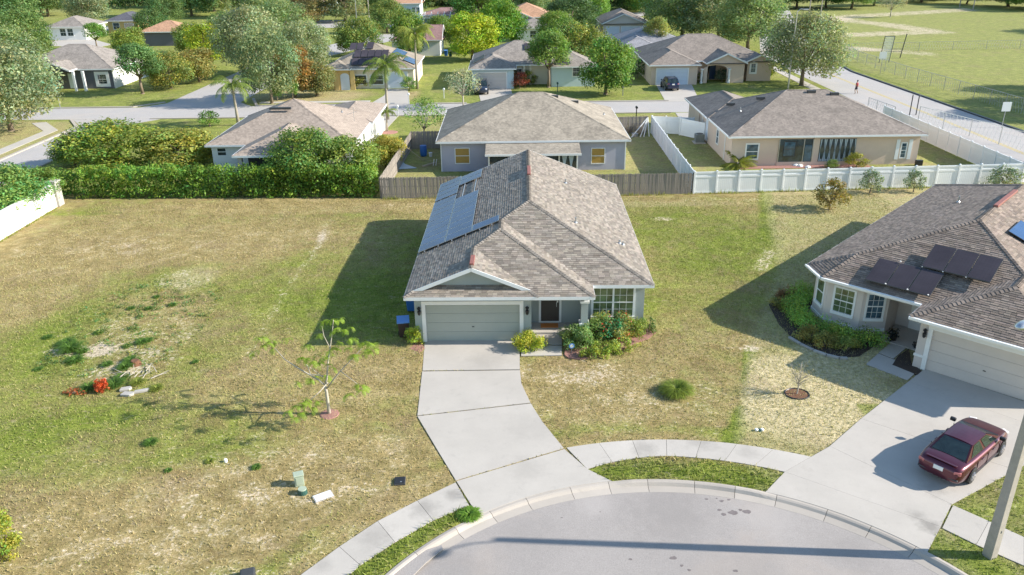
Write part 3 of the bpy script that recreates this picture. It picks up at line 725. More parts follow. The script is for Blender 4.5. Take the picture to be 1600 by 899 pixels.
# soffits
roof.face([(XL,YF,2.69),(G2,YF,2.69),(X2,YF,2.69),(X2,YM,2.69),(XR,YM,2.69),(XR,YB,2.69),(XL,YB,2.69)][::-1], 1.3)
ro = roof.build('roof', M['sh_main'], H); sh.build('shingles', M['sh_main'], ro, kind='stuff')
cp = MB(); zr = ZE+p*(XC-XL)
caps(cp, (XR,YM,ZE), (XC,yr,zr)); caps(cp, (XC,yr,zr), (XC,YB,zr), seed=5); caps(cp, (XW,yv,L.z(XW,yv)), (XC,yr,zr)); caps(cp, (X2,YF,ZE), (XW,YW,L.z(XW,YW)))
caps(cp, (XW,YW,L.z(XW,YW)), (XW,yv,L.z(XW,yv))); caps(cp, (XA,YR,L.z(XA,YR)), (XA,y1,L.z(XA,y1))); caps(cp, (XA,y1,L.z(XA,y1)), (XW,YW,L.z(XW,YW)))
caps(cp, (XL,YF,ZE), (XL+.45,YR,ZE+.18)); caps(cp, (G2,YF,ZE), (G2-.45,YR,ZE+.18))
cp.build('ridge_caps', M['sh_main'], ro, kind='stuff')
fs = MB(); fascia(fs, [(XL,YF),(X2,YF),(X2,YM),(XR,YM),(XR,YB)], ZE); fascia(fs, [(XR,YB,ZE),(XC,YB,zr),(XL,YB,ZE),(XL,YF,ZE)], ZE)
fs.build('fascia', M['trim'], ro)
# gable end above the garage
gb = MB(); zg = lambda x: ZE+p*min(x-XL, G2-x)
yw = .78
gb.face([(XL+.8,yw,3.05),(G2-.8,yw,3.05),(G2-.8,yw,zg(G2-.8)-.04),(XA,yw,zg(XA)-.04),(XL+.8,yw,zg(XL+.8)-.04)])
gb.build('gable_wall', M['stucco_green'], H)
rk = MB()
for s, xe in ((-1, XL+.42), (1, G2-.42)): rk.bar((xe,YR-.01,zg(xe)-.07), (XA,YR-.01,zg(XA)-.07), .04, .19)
rk.face([(XL+.45,YR,zg(XL+.45)-.16),(XA,YR,zg(XA)-.16),(XA,yw,zg(XA)-.16),(XL+.45,yw,zg(XL+.45)-.16)]); rk.face([(G2-.45,YR,zg(G2-.45)-.16),(XA,YR,zg(XA)-.16),(XA,yw,zg(XA)-.16),(G2-.45,yw,zg(G2-.45)-.16)])
rk.build('rake_board', M['trim'], ro)
# walls (thick pieces with real openings)
ww = MB(); T = .2; yg = .6; dl, dr = -5.53, -.63
ww.b2(-6.1,dl,yg,yg+T,0,2.70); ww.b2(dr,-.02,yg,yg+T,0,2.70); ww.b2(dl,dr,yg,yg+T,2.16,2.70)
ww.b2(-6.1,-5.9,yg+T,19.6,0,2.70); ww.b2(-.22,-.02,yg+T,2.6,0,2.70)
ww.b2(-.22,3.1,2.6,2.8,0,2.70); ww.b2(2.9,3.1,1.85,2.6,0,2.70); ww.b2(3.1,6.0,1.85,2.05,0,2.70); ww.b2(5.8,6.0,2.05,19.6,0,2.70); ww.b2(-5.9,5.8,19.4,19.6,0,2.70)
ww.face([(-6.1,19.6,2.7),(6.0,19.6,2.7),(XC,19.6,zr-.15)])
ww.b2(-.02,3.1,.5,.75,2.42,2.695)
ww.build('wall', M['stucco_green'], H)
garage_door(H, (dl+dr)/2, yg, 0, 0, 4.9, 2.16, 'door_grey', 4, .2, 'white', .1)
lamp(H, -5.85, yg, 1.75, 0); lamp(H, -.24, yg, 1.75, 0)
def text(name, body, size, mat, root, loc, rot, ext=.008, align='CENTER'):
    c_ = bpy.data.curves.new(name, 'FONT'); c_.body = body; c_.size = size; c_.extrude = ext; c_.align_x = align; c_.resolution_u = 2
    t_ = bpy.data.objects.new(name, c_); C.objects.link(t_); bpy.context.view_layer.update()
    me = bpy.data.meshes.new_from_object(t_.evaluated_get(bpy.context.evaluated_depsgraph_get())); bpy.data.objects.remove(t_)
    me.name = name; me.materials.clear(); me.materials.append(mat)
    ca = me.color_attributes.new('tint', 'FLOAT_COLOR', 'CORNER'); ca.data.foreach_set('color', np.ones(len(me.loops)*4, dtype=np.float32))
    return link(name, me, root, loc, rot)
text('house_number', '62', .17, M['black'], H, (XA, yg-.01, 2.50), (pi/2, 0, 0))
window(H, 4.35, 1.85, .88, 0, 2.1, 1.62, 'glass_green', 2, 3, 2, .12, 'trim', True)
dd = MB(); dd.b2(-.62,-.5,-.05,.02,0,2.2); dd.b2(.5,.62,-.05,.02,0,2.2); dd.b2(-.5,.5,-.05,.02,2.06,2.2); dd.b2(-.5,.5,-.05,.02,0,.07)
do = dd.build('entry_door', M['trim'], H); do.location = (1.02, 2.6, .16)
MB().b2(-.49,.49,-.03,.0,.08,2.05).build('screen_panel', M['screen'], do)
mb = MB(); mb.b2(.34,.36,-.06,-.03,.95,1.2); mb.box((.40,-.04,1.5),(.10,.02,.14)); mb.box((.40,-.04,1.25),(.08,.02,.1)); mb.build('door_handle', M['white'], do, kind='stuff')
MB().b2(-.02,3.08,1.35,2.58,0,.15).build('porch_slab', M['walk'], H)
co = MB(); co.b2(2.55,2.91,.42,.78,.12,2.42); o = co.build('porch_column', M['stucco_green'], H)
MB().b2(2.49,2.97,.36,.84,2.30,2.415).build('capital', M['trim'], H)
cc = MB(); cc.b2(2.47,2.99,.34,.86,1.0,1.14); cc.b2(2.50,2.96,.37,.83,0,1.0); cc.build('pedestal', M['trim'], H)
tag(MB().box((2.02, 39.15, .165), (.95, .5, .03), -.02).build('doormat', M['mat']), 'orange-brown doormat lying on the white porch slab before the entry door', 'doormat')
# roof fittings
def vent_pipe(pl, x, y, root, h=.35, r=.05):
    z = pl.z(x, y); m = MB(); m.tube([(x,y,z-.05),(x,y,z+h)], r, 8); m.lathe([(.13,0),(.07,.08)], (x,y,z+.02), 8); return m.build('vent_pipe', M['steel'], root)
vent_pipe(RT, 2.6, 6.9, H); vent_pipe(RT, 2.4, 14.8, H, .3); vent_pipe(RT, 5.1, 6.2, H, .22, .06); vent_pipe(RT, 5.3, 6.2, H, .22, .04)
def ridge_vent(root, x0, x1, y0, y1, z, tilt=0):
    m = MB(); m.b2(x0+.03, x1, y0, y1, z-.05, z+.09); return m.build('ridge_vent', M['redvent'], root, bevel=.02)
ridge_vent(H, XA-.13, XA+.13, .75, 1.95, L.z(XA, 1)+.05); ridge_vent(H, XC-.13, XC+.13, 13.2, 15.2, zr+.05)
# solar array: landscape modules in rows, on rails
def modules(root, pl, cells, w, d, lift, mat, frame='alu', gap=.015):
    """cells: (x, y) lower corner; w along x, d along y, lying on the plane pl"""
    for x, y in cells:
        P_ = [(x+gap,y+gap),(x+w-gap,y+gap),(x+w-gap,y+d-gap),(x+gap,y+d-gap)]
        m = MB(); top = [(a,b,pl.z(a,b)+lift+.04) for a, b in P_]; bot = [(a,b,pl.z(a,b)+lift) for a, b in P_]
        m.face(bot[::-1])
        for i in range(4): j = (i+1) % 4; m.face([bot[i],bot[j],top[j],top[i]])
        m.face(top); o = m.build('solar_panel', M[frame], root)
        g = .028; Q = [(x+gap+g,y+gap+g),(x+w-gap-g,y+gap+g),(x+w-gap-g,y+d-gap-g),(x+gap+g,y+d-gap-g)]
        n = MB(); n.face([(a,b,pl.z(a,b)+lift+.043) for a, b in Q]); n.build('solar_cells', M[mat], o)
cells = [(-6.50, 5.9+1.05*i) for i in range(9)]+[(-4.93, 5.9+1.03*i) for i in range(8)]+[(-6.50, 15.60+1.08*i) for i in range(4)]+[(-4.93, 17.35+1.08*i) for i in range(2)]
modules(H, L, cells, 1.57, 1.03, .13, 'solar_blue'); modules(H, L, [(-3.36, 5.9)], 1.57, 1.03, .13, 'solar_blue')
rl = MB()
for x in (-6.1, -5.3, -4.5, -3.7): rl.bar((x,5.75,L.z(x,0)+.09), (x,19.7,L.z(x,0)+.09), .05, .05)
for x in (-2.9, -2.2): rl.bar((x,5.75,L.z(x,0)+.09), (x,7.1,L.z(x,0)+.09), .05, .05)
rl.build('solar_rails', M['alu'], H)
# ================================================================== the house on the right
K = thing('house', 'pale stucco house at the right edge with black solar panels and a bay of windows', 'house', (20.15, 35.57, 0), math.radians(-44))
kl, kr, kc = -6.5, 6.8, .15; kb = 22.0; cf = [(kl,1.25),(-5.1,0)]; ap = (-4.24,2.26)
ce = Vector((1.4,-1.25)).normalized()
KL = Plane((kl,kb), (0,-1), ZE, p); KRt = Plane((kr,0), (0,1), ZE, p); KF = Plane((0,0), (1,0), ZE, p); KCh = Plane(cf[0], (ce.x,ce.y), ZE, p); KB = Plane((0,kb), (-1,0), ZE, p)
KWF = Plane((0,-1.8), (1,0), ZE, p); KWL = Plane((0,0), (0,-1), ZE, p)
zk = ZE+p*(kc-kl); kyr = 6.65; kyb = kb-6.65
polys = [(KL, [cf[0],ap,(kc,kyr),(kc,kyb),(kl,kb)]), (KCh, [cf[0],cf[1],ap]), (KF, [cf[1],(0,0),(3.4,3.4),(kc,kyr),ap]), (KRt, [(kr,-1.8),(kr,3.4),(3.4,3.4),(3.4,1.6)]),
         (KRt, [(kr,3.4),(kr,kb),(kc,kyb),(kc,kyr),(3.4,3.4)]), (KWF, [(0,-1.8),(kr,-1.8),(3.4,1.6)]), (KWL, [(0,-1.8),(3.4,1.6),(3.4,3.4),(0,0)]), (KB, [(kl,kb),(kr,kb),(kc,kyb)])]
roof = MB(); sh = MB()
for i, (pl, po) in enumerate(polys): deck(roof, pl, po, 0, .6); (shingle(sh, pl, po, .15, 80+i, .2, .4) if i != 7 else deck(sh, pl, po, .02))
roof.face([cf[0],cf[1],(0,0),(0,-1.8),(kr,-1.8),(kr,kb),(kl,kb)][::-1] and [(q[0],q[1],2.69) for q in ([cf[0],cf[1],(0,0),(0,-1.8),(kr,-1.8),(kr,kb),(kl,kb)][::-1])], 1.3)
ro = roof.build('roof', M['sh_right'], K); sh.build('shingles', M['sh_right'], ro, kind='stuff')
cp = MB(); A3 = lambda q, z: (q[0], q[1], z)
zap = KF.z(*ap)
caps(cp, A3(cf[0],ZE), A3(ap,zap), .17, .2); caps(cp, A3(cf[1],ZE), A3(ap,zap), .17, .2); caps(cp, A3(ap,zap), (kc,kyr,zk), .17, .2); caps(cp, (kc,kyr,zk), (kc,kyb,zk), .16, .2); caps(cp, (0,-1.8,ZE), (3.4,1.6,ZE+p*3.4), .2, .2)
caps(cp, (3.4,1.6,ZE+p*3.4), (3.4,3.4,ZE+p*3.4)); caps(cp, (3.4,3.4,ZE+p*3.4), (kc,kyr,zk), .12, .2); caps(cp, (kl,kb,ZE), (kc,kyb,zk), .16)
cp.build('ridge_caps', M['sh_right'], ro, kind='stuff')
fs = MB(); fascia(fs, [cf[0],cf[1],(0,0),(0,-1.8),(kr,-1.8),(kr,kb),(kl,kb),cf[0]], ZE, .2, .04); fs.build('fascia', M['white'], ro)
gt = MB()
for a, b in (((kl,1.25),(-5.1,0)),((-5.1,0),(0,0)),((0,-1.8),(kr,-1.8))):
    d = Vector((b[0]-a[0], b[1]-a[1])).normalized(); n_ = (d.y*.08, -d.x*.08)
    gt.bar((a[0]+n_[0],a[1]+n_[1],ZE-.05), (b[0]+n_[0],b[1]+n_[1],ZE-.05), .11, .11)
gt.build('gutter', M['white'], ro)
ww = MB()
fp = [(-6.0,kb-.5),(-6.0,1.5),(-4.9,.5),(-3.0,.5),(-1.95,1.4),(-1.95,3.0),(.4,3.0),(.4,-1.15),(.98,-1.15),(.98,-1.0),(5.9,-1.0),(5.9,-1.15),(6.3,-1.15),(6.3,kb-.5)]
n_ = len(fp)
for i in range(n_):
    a, b = fp[i], fp[(i+1) % n_]; ww.face([(a[0],a[1],0),(b[0],b[1],0),(b[0],b[1],2.7),(a[0],a[1],2.7)])
ww.build('wall', M['stucco_grey'], K)
bt = MB()
for a, b in (((-6.0,4),(-6.0,1.5)),((-6.0,1.5),(-4.9,.5)),((-4.9,.5),(-3.0,.5)),((-3.0,.5),(-1.95,1.4))):
    d = Vector((b[0]-a[0], b[1]-a[1])).normalized(); q = (d.y*.03, -d.x*.03)
    bt.bar((a[0]+q[0],a[1]+q[1],.28), (b[0]+q[0],b[1]+q[1],.28), .07, .14)
bt.build('base_moulding', M['white'], K); MB().b2(.36,.9,-1.19,-1.1,.62,.74).build('moulding_band', M['white'], K)
window(K, -5.45, 1.0, .95, math.atan2(-1.0,1.1), .72, 1.35, 'glass_green', 1, 1, 1, .11, 'trim', True)
window(K, -3.95, .5, .95, 0, 1.0, 1.35, 'glass_green', 1, 3, 2, .11, 'trim', True)
window(K, -2.475, .95, .95, math.atan2(.9,1.05), .8, 1.35, 'glass_blue', 1, 3, 2, .11, 'trim', True)
window(K, -6.0, 6.0, .95, -pi/2, 1.0, 1.35, 'glass', 1, 2, 1, .11, 'trim', True)
garage_door(K, 3.44, -1.15, 0, 0, 4.9, 2.2, 'door_tan', 4, .2, 'white', .1); lamp(K, .68, -1.15, 1.85, 0)
o = MB().b2(-.55,.25,-.06,.0,0,2.1).build('entry_door', M['stucco_white'], K); o.location = (-.7, 3.0, .05)
MB().b2(-1.9,.38,.6,2.98,0,.06).build('porch_slab', M['walk'], K)
modules(K, KF, [(-3.03+1.07*i, .28) for i in range(3)], 1.06, 1.70, .22, 'solar_black', 'darkgrey', .01)
modules(K, KF, [(-.98+1.07*i, 2.0) for i in range(3)], 1.06, 1.72, .30, 'solar_black', 'darkgrey', .01)
cl = MB()
for x in (-1.98, -.91, .07, 1.14): cl.box((x, .30, KF.z(x,.37)+.27), (.06,.06,.04)); cl.box((x, 2.02, KF.z(x,2.1)+.27), (.06,.06,.04))
cl.build('panel_clamps', M['white'], K, kind='stuff')
o = MB().face; m = MB(); modules(K, KRt, [(1.5, 6.9)], 1.7, 2.4, .13, 'solar_blue', 'black')
vent_pipe(KL, -2.6, 13.0, K, .4); ridge_vent(K, kc-.14, kc+.14, 9.4, 13.4, zk+.06)
# ================================================================== neighbouring houses
def aty(u, v, Y):
    a = at(u, v, 0); b = at(u, v, 10); t = (Y-a[1])/(b[1]-a[1]); return a[0]+(b[0]-a[0])*t, 10*t
def roofblock(root, x0, x1, y0, y1, mat, ze=2.85, p=.41, gable='', axis=None, fas='trim', wall=None, over=.45, soffit=True):
    """hip roof over an eave rectangle; gable holds the letters of the ends (S N E W) that are gables"""
    w, d = x1-x0, y1-y0; axis = axis or ('X' if w >= d else 'Y'); m = MB(); f = MB(); zt = -.16
    A = lambda x, y, z: (x, y, z)
    if axis == 'X':
        h = d/2; zr = ze+p*h; a = x0+(0 if 'W' in gable else h); b = x1-(0 if 'E' in gable else h); r0, r1 = (a,y0+h,zr), (b,y0+h,zr)
        fs_ = [[A(x0,y0,ze),A(x1,y0,ze),r1,r0],[A(x1,y1,ze),A(x0,y1,ze),r0,r1]]
        ends = [('W',[A(x0,y1,ze),A(x0,y0,ze),r0]),('E',[A(x1,y0,ze),A(x1,y1,ze),r1])]
    else:
        h = w/2; zr = ze+p*h; a = y0+(0 if 'S' in gable else h); b = y1-(0 if 'N' in gable else h); r0, r1 = (x0+h,a,zr), (x0+h,b,zr)
        fs_ = [[A(x0,y1,ze),A(x0,y0,ze),r0,r1],[A(x1,y0,ze),A(x1,y1,ze),r1,r0]]
        ends = [('S',[A(x0,y0,ze),A(x1,y0,ze),r0]),('N',[A(x1,y1,ze),A(x0,y1,ze),r1])]
    for q in fs_: m.face(q)
    for k, q in ends:
        if k not in gable:
            m.face(q)
        else:
            e0, e1, top = q; c_ = Vector(((x0+x1)/2, (y0+y1)/2, 0)); dirn = {'W':(1,0),'E':(-1,0),'S':(0,1),'N':(0,-1)}[k]; ins = .35
            tri = [(e0[0]+dirn[0]*ins, e0[1]+dirn[1]*ins, ze-.05), (e1[0]+dirn[0]*ins, e1[1]+dirn[1]*ins, ze-.05), (top[0]+dirn[0]*ins, top[1]+dirn[1]*ins, top[2]-.1)]
            g_ = MB(); g_.face(tri); g_.build('gable_wall', wall or M['stucco_white'], root); f.bar(Vector(e0)-Vector((0,0,.08)), Vector(top)-Vector((0,0,.08)), .05, .2); f.bar(Vector(e1)-Vector((0,0,.08)), Vector(top)-Vector((0,0,.08)), .05, .2)
    if soffit: m.face([(x0,y0,ze-.15),(x0,y1,ze-.15),(x1,y1,ze-.15),(x1,y0,ze-.15)], 1.4)
    o = m.build('roof', mat, root)
    P_ = [(x0,y0),(x1,y0),(x1,y1),(x0,y1),(x0,y0)]
    for i, k in enumerate('SENW'):
        if k not in gable: f.bar((*P_[i],ze-.075), (*P_[i+1],ze-.075), .04, .17)
    f.build('fascia', M[fas], o)
    lines = [(r0, r1)]
    for k, q in ends:
        if k not in gable: lines += [(q[0], q[2]), (q[1], q[2])]
    c_ = MB()
    for s, e in lines:
        if (Vector(s)-Vector(e)).length > .3: caps(c_, s, e, .13, .6, .01, hi=.02)
    c_.build('ridge_caps', mat, o, kind='stuff')
    return o
def walls(root, x0, x1, y0, y1, mat, h=2.7, name='wall'): return MB().b2(x0, x1, y0, y1, 0, h).build(name, M[mat], root)
def vents(root, items):
    for x, y, z in items: MB().b2(x-.4, x+.4, y-.15, y+.15, z-.1, z+.16).build('roof_vent', M['darkgrey'], root)
# ---- lavender house behind the middle house
P0 = thing('house', 'lavender-grey house with a broad weathered tan hip roof straight behind the middle house', 'house')
roofblock(P0, -6.7, 10.85, 71.1, 86.2, M['rf_purple'], p=.40)
walls(P0, -6.3, 10.45, 71.6, 85.8, 'stucco_purple')
for u0, u1 in ((711.5,733.5),(923.5,945.5)):
    xa, zb = aty(u0, 256, 71.6); xb, zt = aty(u1, 231, 71.6); window(P0, (xa+xb)/2, 71.6, zb+.05, 0, xb-xa-.1, 1.35, 'amberglass', 1, 1, 1, .07, 'white')
aw = MB(); aw.face([(-2.2,68.6,2.25),(6.2,68.6,2.25),(6.2,71.6,2.72),(-2.2,71.6,2.72)]); aw.face([(-2.2,68.6,2.20),(-2.2,71.6,2.67),(6.2,71.6,2.67),(6.2,68.6,2.20)])
o = aw.build('lanai_roof', M['rf_purple'], P0); f = MB(); f.bar((-2.22,68.58,2.20), (6.22,68.58,2.20), .05, .17); f.build('fascia', M['white'], o)
MB().b2(-1.9,5.9,69.3,71.55,0,2.2).build('lanai_wall', M['glass'], P0)
for x in (-1.9, .3, 2.6, 4.3, 5.9): MB().b2(x-.06,x+.06,69.1,69.28,0,2.25).build('lanai_post', M['white'], P0)
cu = MB()
for x in (4.5,5.1): cu.face([(x,69.27,2.15),(x+.55,69.27,2.15),(x+.34,69.27,1.1),(x+.55,69.27,.2),(x,69.27,.2),(x+.2,69.27,1.1)])
cu.build('curtain', M['paleblue'], P0, kind='stuff')
MB().b2(-6.33,-6.25,71.54,71.62,0,2.69).build('corner_bead', M['white'], P0); MB().b2(10.4,10.5,71.54,71.62,0,2.69).build('downpipe', M['white'], P0)
PS = Plane((0,71.1),(1,0),2.85,.40); vents(P0, [(4.3,78.5,5.42),(6.4,80.0,4.6)]); vent_pipe(Plane((10.85,71.1),(0,1),2.85,.40), 9.3, 79.3, P0, .25)
# ---- tan house to the right of it
T0 = thing('house', 'tan stucco house with a grey-mauve hip roof and a screened porch behind the white fence', 'house')
roofblock(T0, 19.85, 37.9, 71.8, 86.0, M['rf_tan']); roofblock(T0, 19.75, 26.4, 80.0, 91.2, M['rf_tan'], axis='Y'); roofblock(T0, 28.0, 36, 80, 89, M['rf_tan'], axis='Y', ze=2.84)
walls(T0, 20.3, 37.5, 72.3, 85.5, 'stucco_tan'); walls(T0, 20.2, 26, 85.5, 90.7, 'stucco_tan')
def onwall(root, u0, v0, u1, v1, Y, **k):
    xa, zb = aty(u0, v1, Y); xb, zt = aty(u1, v0, Y); return window(root, (xa+xb)/2, Y, zb, 0, xb-xa, zt-zb, **k)
onwall(T0, 1165,226,1185,248,72.3, glass='glass_blue', mx=1, my=1, trim=.12, frame='white')
xa, _ = aty(1216, 235, 72.3); xb, _ = aty(1336, 235, 72.3)
rec = MB(); rec.b2(xa, xb, 72.27, 72.33, .35, 2.45); rec.build('porch_screen', M['glass'], T0)
kn = MB(); kn.b2(xa-.05, xb+.05, 72.2, 72.3, 0, .35); kn.build('porch_kerb_wall', M['stucco_tan'], T0)
xm, _ = aty(1275.5, 235, 72.3)
MB().b2(xm-.35, xm+.2, 72.2, 72.32, .35, 2.6).build('porch_pillar', M['stucco_tan'], T0)
xq, _ = aty(1255, 235, 72.3)
for x in (xa+.03, xq, xm-.38): MB().b2(x-.03,x+.03,72.2,72.27,.35,2.45).build('screen_mullion', M['alu'], T0)
window(T0, xa+1.0, 72.255, .9, 0, 1.0, 1.3, 'glass_blue', 1, 1, 1, .05, 'darkgrey'); MB().b2(xq+.1,xm-.45,72.22,72.25,.4,1.9).build('porch_door', M['glass_blue'], T0)
for i in range(7):
    w_ = (xb-xm-.3)/7; x = xm+.28+w_*i; z0, z1 = .38, 2.42; m_ = (z0+z1)/2; c_ = MB()
    c_.prism([(x+.02,z0),(x+w_*.30,z0),(x+w_*.06,m_),(x+w_*.30,z1),(x+.02,z1)], 0, .02); c_.prism([(x+w_-.02,z0),(x+w_*.70,z0),(x+w_*.94,m_),(x+w_*.70,z1),(x+w_-.02,z1)], 0, .02)
    c_.prism([(x+w_*.42,z0),(x+w_*.58,z0),(x+w_*.62,z0+.2),(x+w_*.38,z0+.2)], 0, .02)
    o = c_.build('patterned_curtain', M['paleblue'], T0, kind='stuff'); o.rotation_euler = (pi/2, 0, 0); o.location = (0, 72.25, 0)
onwall(T0, 1406,224,1417,246,72.3, glass='glass_blue', mx=1, my=2, trim=.1, frame='white')
for u in (1401.5, 1421):
    x, _ = aty(u, 235, 72.3); MB().b2(x-.16,x+.16,72.24,72.3,.45,2.3).build('shutter', M['vinyl'], T0)
MB().b2(37.2,37.8,71.6,71.9,0,.5).build('utility_meter', M['black'], T0)
for x, y, l in ((20.27,74.5,.08),(20.27,84,.08)): MB().b2(x-.05,x+.02,y,y+.1,0,2.7).build('downpipe', M['white'], T0)
window(T0, 20.28, 77.5, .9, -pi/2, .7, 1.3, 'glass_blue', 1, 1, 1, .1, 'white'); window(T0, 20.28, 82, .3, -pi/2, .8, 2.0, 'door_blue', 1, 1, 1, .1, 'white')
vents(T0, [(22.2,81.0,4.0),(24.5,78.9,4.95)]); vents(T0, [(29.2,78.4,5.62),(31.3,78.0,5.45)])
vent_pipe(Plane((19.85,86),(0,-1),2.85,.41), 22.4, 78, T0, .4)
# ---- pinkish-roofed house on the left behind the hedge
Q0 = thing('house', 'white-walled house under a pinkish-brown hip roof behind the long hedge', 'house')
roofblock(Q0, -27.4, -14.0, 70.9, 84.2, M['rf_pink'], p=.43, axis='Y'); roofblock(Q0, -23.7, -16.6, 66.9, 77, M['rf_pink'], p=.40, axis='Y')
roofblock(Q0, -19.4, -13.7, 80, 90, M['rf_pink'], p=.30, axis='Y', ze=2.83)
walls(Q0, -27.0, -14.4, 71.4, 83.8, 'stucco_white'); walls(Q0, -19, -14.1, 83.8, 89.6, 'stucco_white'); walls(Q0, -23.2, -17.1, 69.5, 71.4, 'darkgrey', 2.6, 'porch_screen')
for x in (-23.2, -17.1): MB().b2(x-.18,x+.18,67.3,67.65,0,2.7).build('porch_column', M['stucco_grey'], Q0)
onwall(Q0, 341,232,352,243,71.4, glass='glass', mx=1, my=1, trim=.08, frame='white')
window(Q0, -14.38, 78, .9, pi/2, .9, 1.3, 'glass', 1, 1, 1, .1, 'white')
MB().b2(-22.5,-20.5,75.4,75.7,5.1,5.3).build('ridge_vent', M['darkgrey'], Q0)
vent_pipe(Plane((-14.0,70.9),(0,1),2.85,.43), -16.6, 79.5, Q0, .25)
an = MB(); an.tube([(-15.2,78.2,3.3),(-15.2,78.2,4.7)], .02, 5); an.tube([(-15.9,78.2,4.0),(-14.9,78.3,4.3)], .015, 5); an.build('antenna', M['steel'], Q0)
# ---- houses across the cross street
def onfar(root, u0, v0, u1, v1, Y, **k): return onwall(root, u0, v0, u1, v1, Y, **{**dict(mx=1, my=1, trim=.12, frame='white', glass='glass'), **k})
Y0 = thing('house', 'ochre and cream house with black solar panels on its front slope and an arched entry', 'house')
roofblock(Y0, -26.3, -13.3, 116.6, 130.0, M['rf_yel'], p=.42, axis='Y', fas='white'); roofblock(Y0, -26.6, -22.4, 115.6, 121, M['rf_yel'], p=.42, axis='Y', ze=2.95, fas='white')
walls(Y0, -25.9, -13.7, 117.1, 129.5, 'stucco_cream'); walls(Y0, -26.2, -22.8, 116.1, 117.3, 'stucco_yellow', 2.75)
for u in (526, 551): x, _ = aty(u, 125, 116.05); MB().b2(x-.3,x+.3,115.95,116.1,0,2.7).build('entry_pier', M['stucco_yellow'], Y0)
xa, _ = aty(532, 125, 116); xb, _ = aty(546, 125, 116)
aw = MB(); n = 10; pa = [(xa,0),(xb,0),(xb,1.9)]+[((xa+xb)/2+(xb-xa)/2*math.cos(pi*i/n), 1.9+.45*math.sin(pi*i/n)) for i in range(1, n)]+[(xa,1.9)]
aw.prism([(q[0],q[1]) for q in pa], 0, .05); o = aw.build('entry_door', M['door_blue'], Y0); o.rotation_euler = (pi/2,0,0); o.location = (0,116.08,0)
xa, _ = aty(607, 125, 117.1); xb, _ = aty(636, 125, 117.1); garage_door(Y0, (xa+xb)/2, 117.1, 0, 0, xb-xa, 2.2, 'door_blue', 4, .15, 'white')
onfar(Y0, 556,118,572,132,117.1); onfar(Y0, 580,118,598,132,117.1); window(Y0, -13.68, 121, .9, pi/2, 1.0, 1.3, 'glass', 1, 1, 1, .1, 'white'); window(Y0, -13.68, 126, .9, pi/2, .8, 1.3, 'glass', 1, 1, 1, .1, 'white')
YS = Plane((0,116.6),(1,0),2.85,.42); YE = Plane((-13.3,116.6),(0,1),2.85,.42)
modules(Y0, YS, [(-22.6+1.0*i, 117.3) for i in range(6)]+[(-22.5+1.0*i, 119.3) for i in range(5)]+[(-23.4,121.2),(-22.4,121.2),(-20.9,121.4)], .98, 1.8, .12, 'solar_black', 'black')
modules(Y0, YE, [(-17.0,120.5+1.05*i) for i in range(5)]+[(-15.2,118.4+1.05*i) for i in range(4)], 1.6, 1.0, .12, 'solar_blue', 'black')
C0 = thing('house', 'cream house with a tan roof and closed beige garage behind the slate van', 'house')
roofblock(C0, -5.6, 8.4, 118.6, 131.5, M['rf_grey'], p=.42); roofblock(C0, -5.75, 1.0, 115.0, 124, M['rf_grey'], p=.42, axis='Y'); roofblock(C0, 5.6, 12.6, 116.2, 128, M['rf_grey'], p=.42, axis='Y')
walls(C0, -5.2, 8.2, 119.1, 131, 'stucco_cream'); walls(C0, -5.3, .6, 115.5, 119.1, 'stucco_blue'); walls(C0, 6.0, 12.2, 116.7, 127.5, 'stucco_blue')
xa, _ = aty(743, 120, 115.5); xb, _ = aty(791, 120, 115.5); garage_door(C0, (xa+xb)/2, 115.48, 0, 0, xb-xa, 2.25, 'door_tan', 4, .15, 'white')
onfar(C0, 804,108,815,118,119.1, mx=2); onfar(C0, 895,106,906,119,116.7, mx=2, my=2)
for u in (819, 829): x, _ = aty(u, 115, 118.7); MB().b2(x-.15,x+.15,118.6,118.8,0,2.7).build('porch_column', M['stucco_cream'], C0)
modules(C0, Plane((0,118.6),(1,0),2.85,.42), [(2.2+1.02*i, 122.2) for i in range(5)]+[(3.2+1.02*i, 120.4) for i in range(2)], 1.0, 1.7, .12, 'solar_black', 'black')
modules(C0, Plane((-5.75,124),(0,-1),2.85,.42), [(-5.2,118.3+1.05*i) for i in range(4)], 1.6, 1.0, .12, 'solar_black', 'alu')
modules(C0, Plane((0,116.2),(1,0),2.85,.42), [(6.6,116.6),(7.7,116.6)], 1.0, 1.5, .12, 'solar_black', 'alu')
A0 = thing('house', 'beige house with an arched entry gable, blue front door and pale garage door', 'house')
roofblock(A0, 20.0, 38.4, 120.5, 135, M['rf_tan'], p=.42); roofblock(A0, 19.85, 27.3, 116.6, 127, M['rf_tan'], p=.42, axis='Y')
roofblock(A0, 28.3, 34.2, 117.8, 127, M['rf_tan'], p=.46, axis='Y', gable='S', wall=M['stucco_tan'], fas='white'); roofblock(A0, 34.4, 38.6, 119.2, 126, M['rf_tan'], p=.44, axis='Y', gable='S', wall=M['stucco_tan'], fas='white')
walls(A0, 20.4, 38.0, 121.2, 134.5, 'stucco_tan'); walls(A0, 20.3, 26.9, 117.1, 121.2, 'stucco_tan'); walls(A0, 34.7, 38.25, 119.6, 121.2, 'stucco_tan')
xa, _ = aty(1026, 120, 117.1); xb, _ = aty(1074, 120, 117.1); garage_door(A0, (xa+xb)/2, 117.08, 0, 0, xb-xa, 2.25, 'door_blue', 4, .15, 'white')
xa, _ = aty(1097, 110, 118.2); xb, _ = aty(1139, 110, 118.2); xc = (xa+xb)/2; n = 12
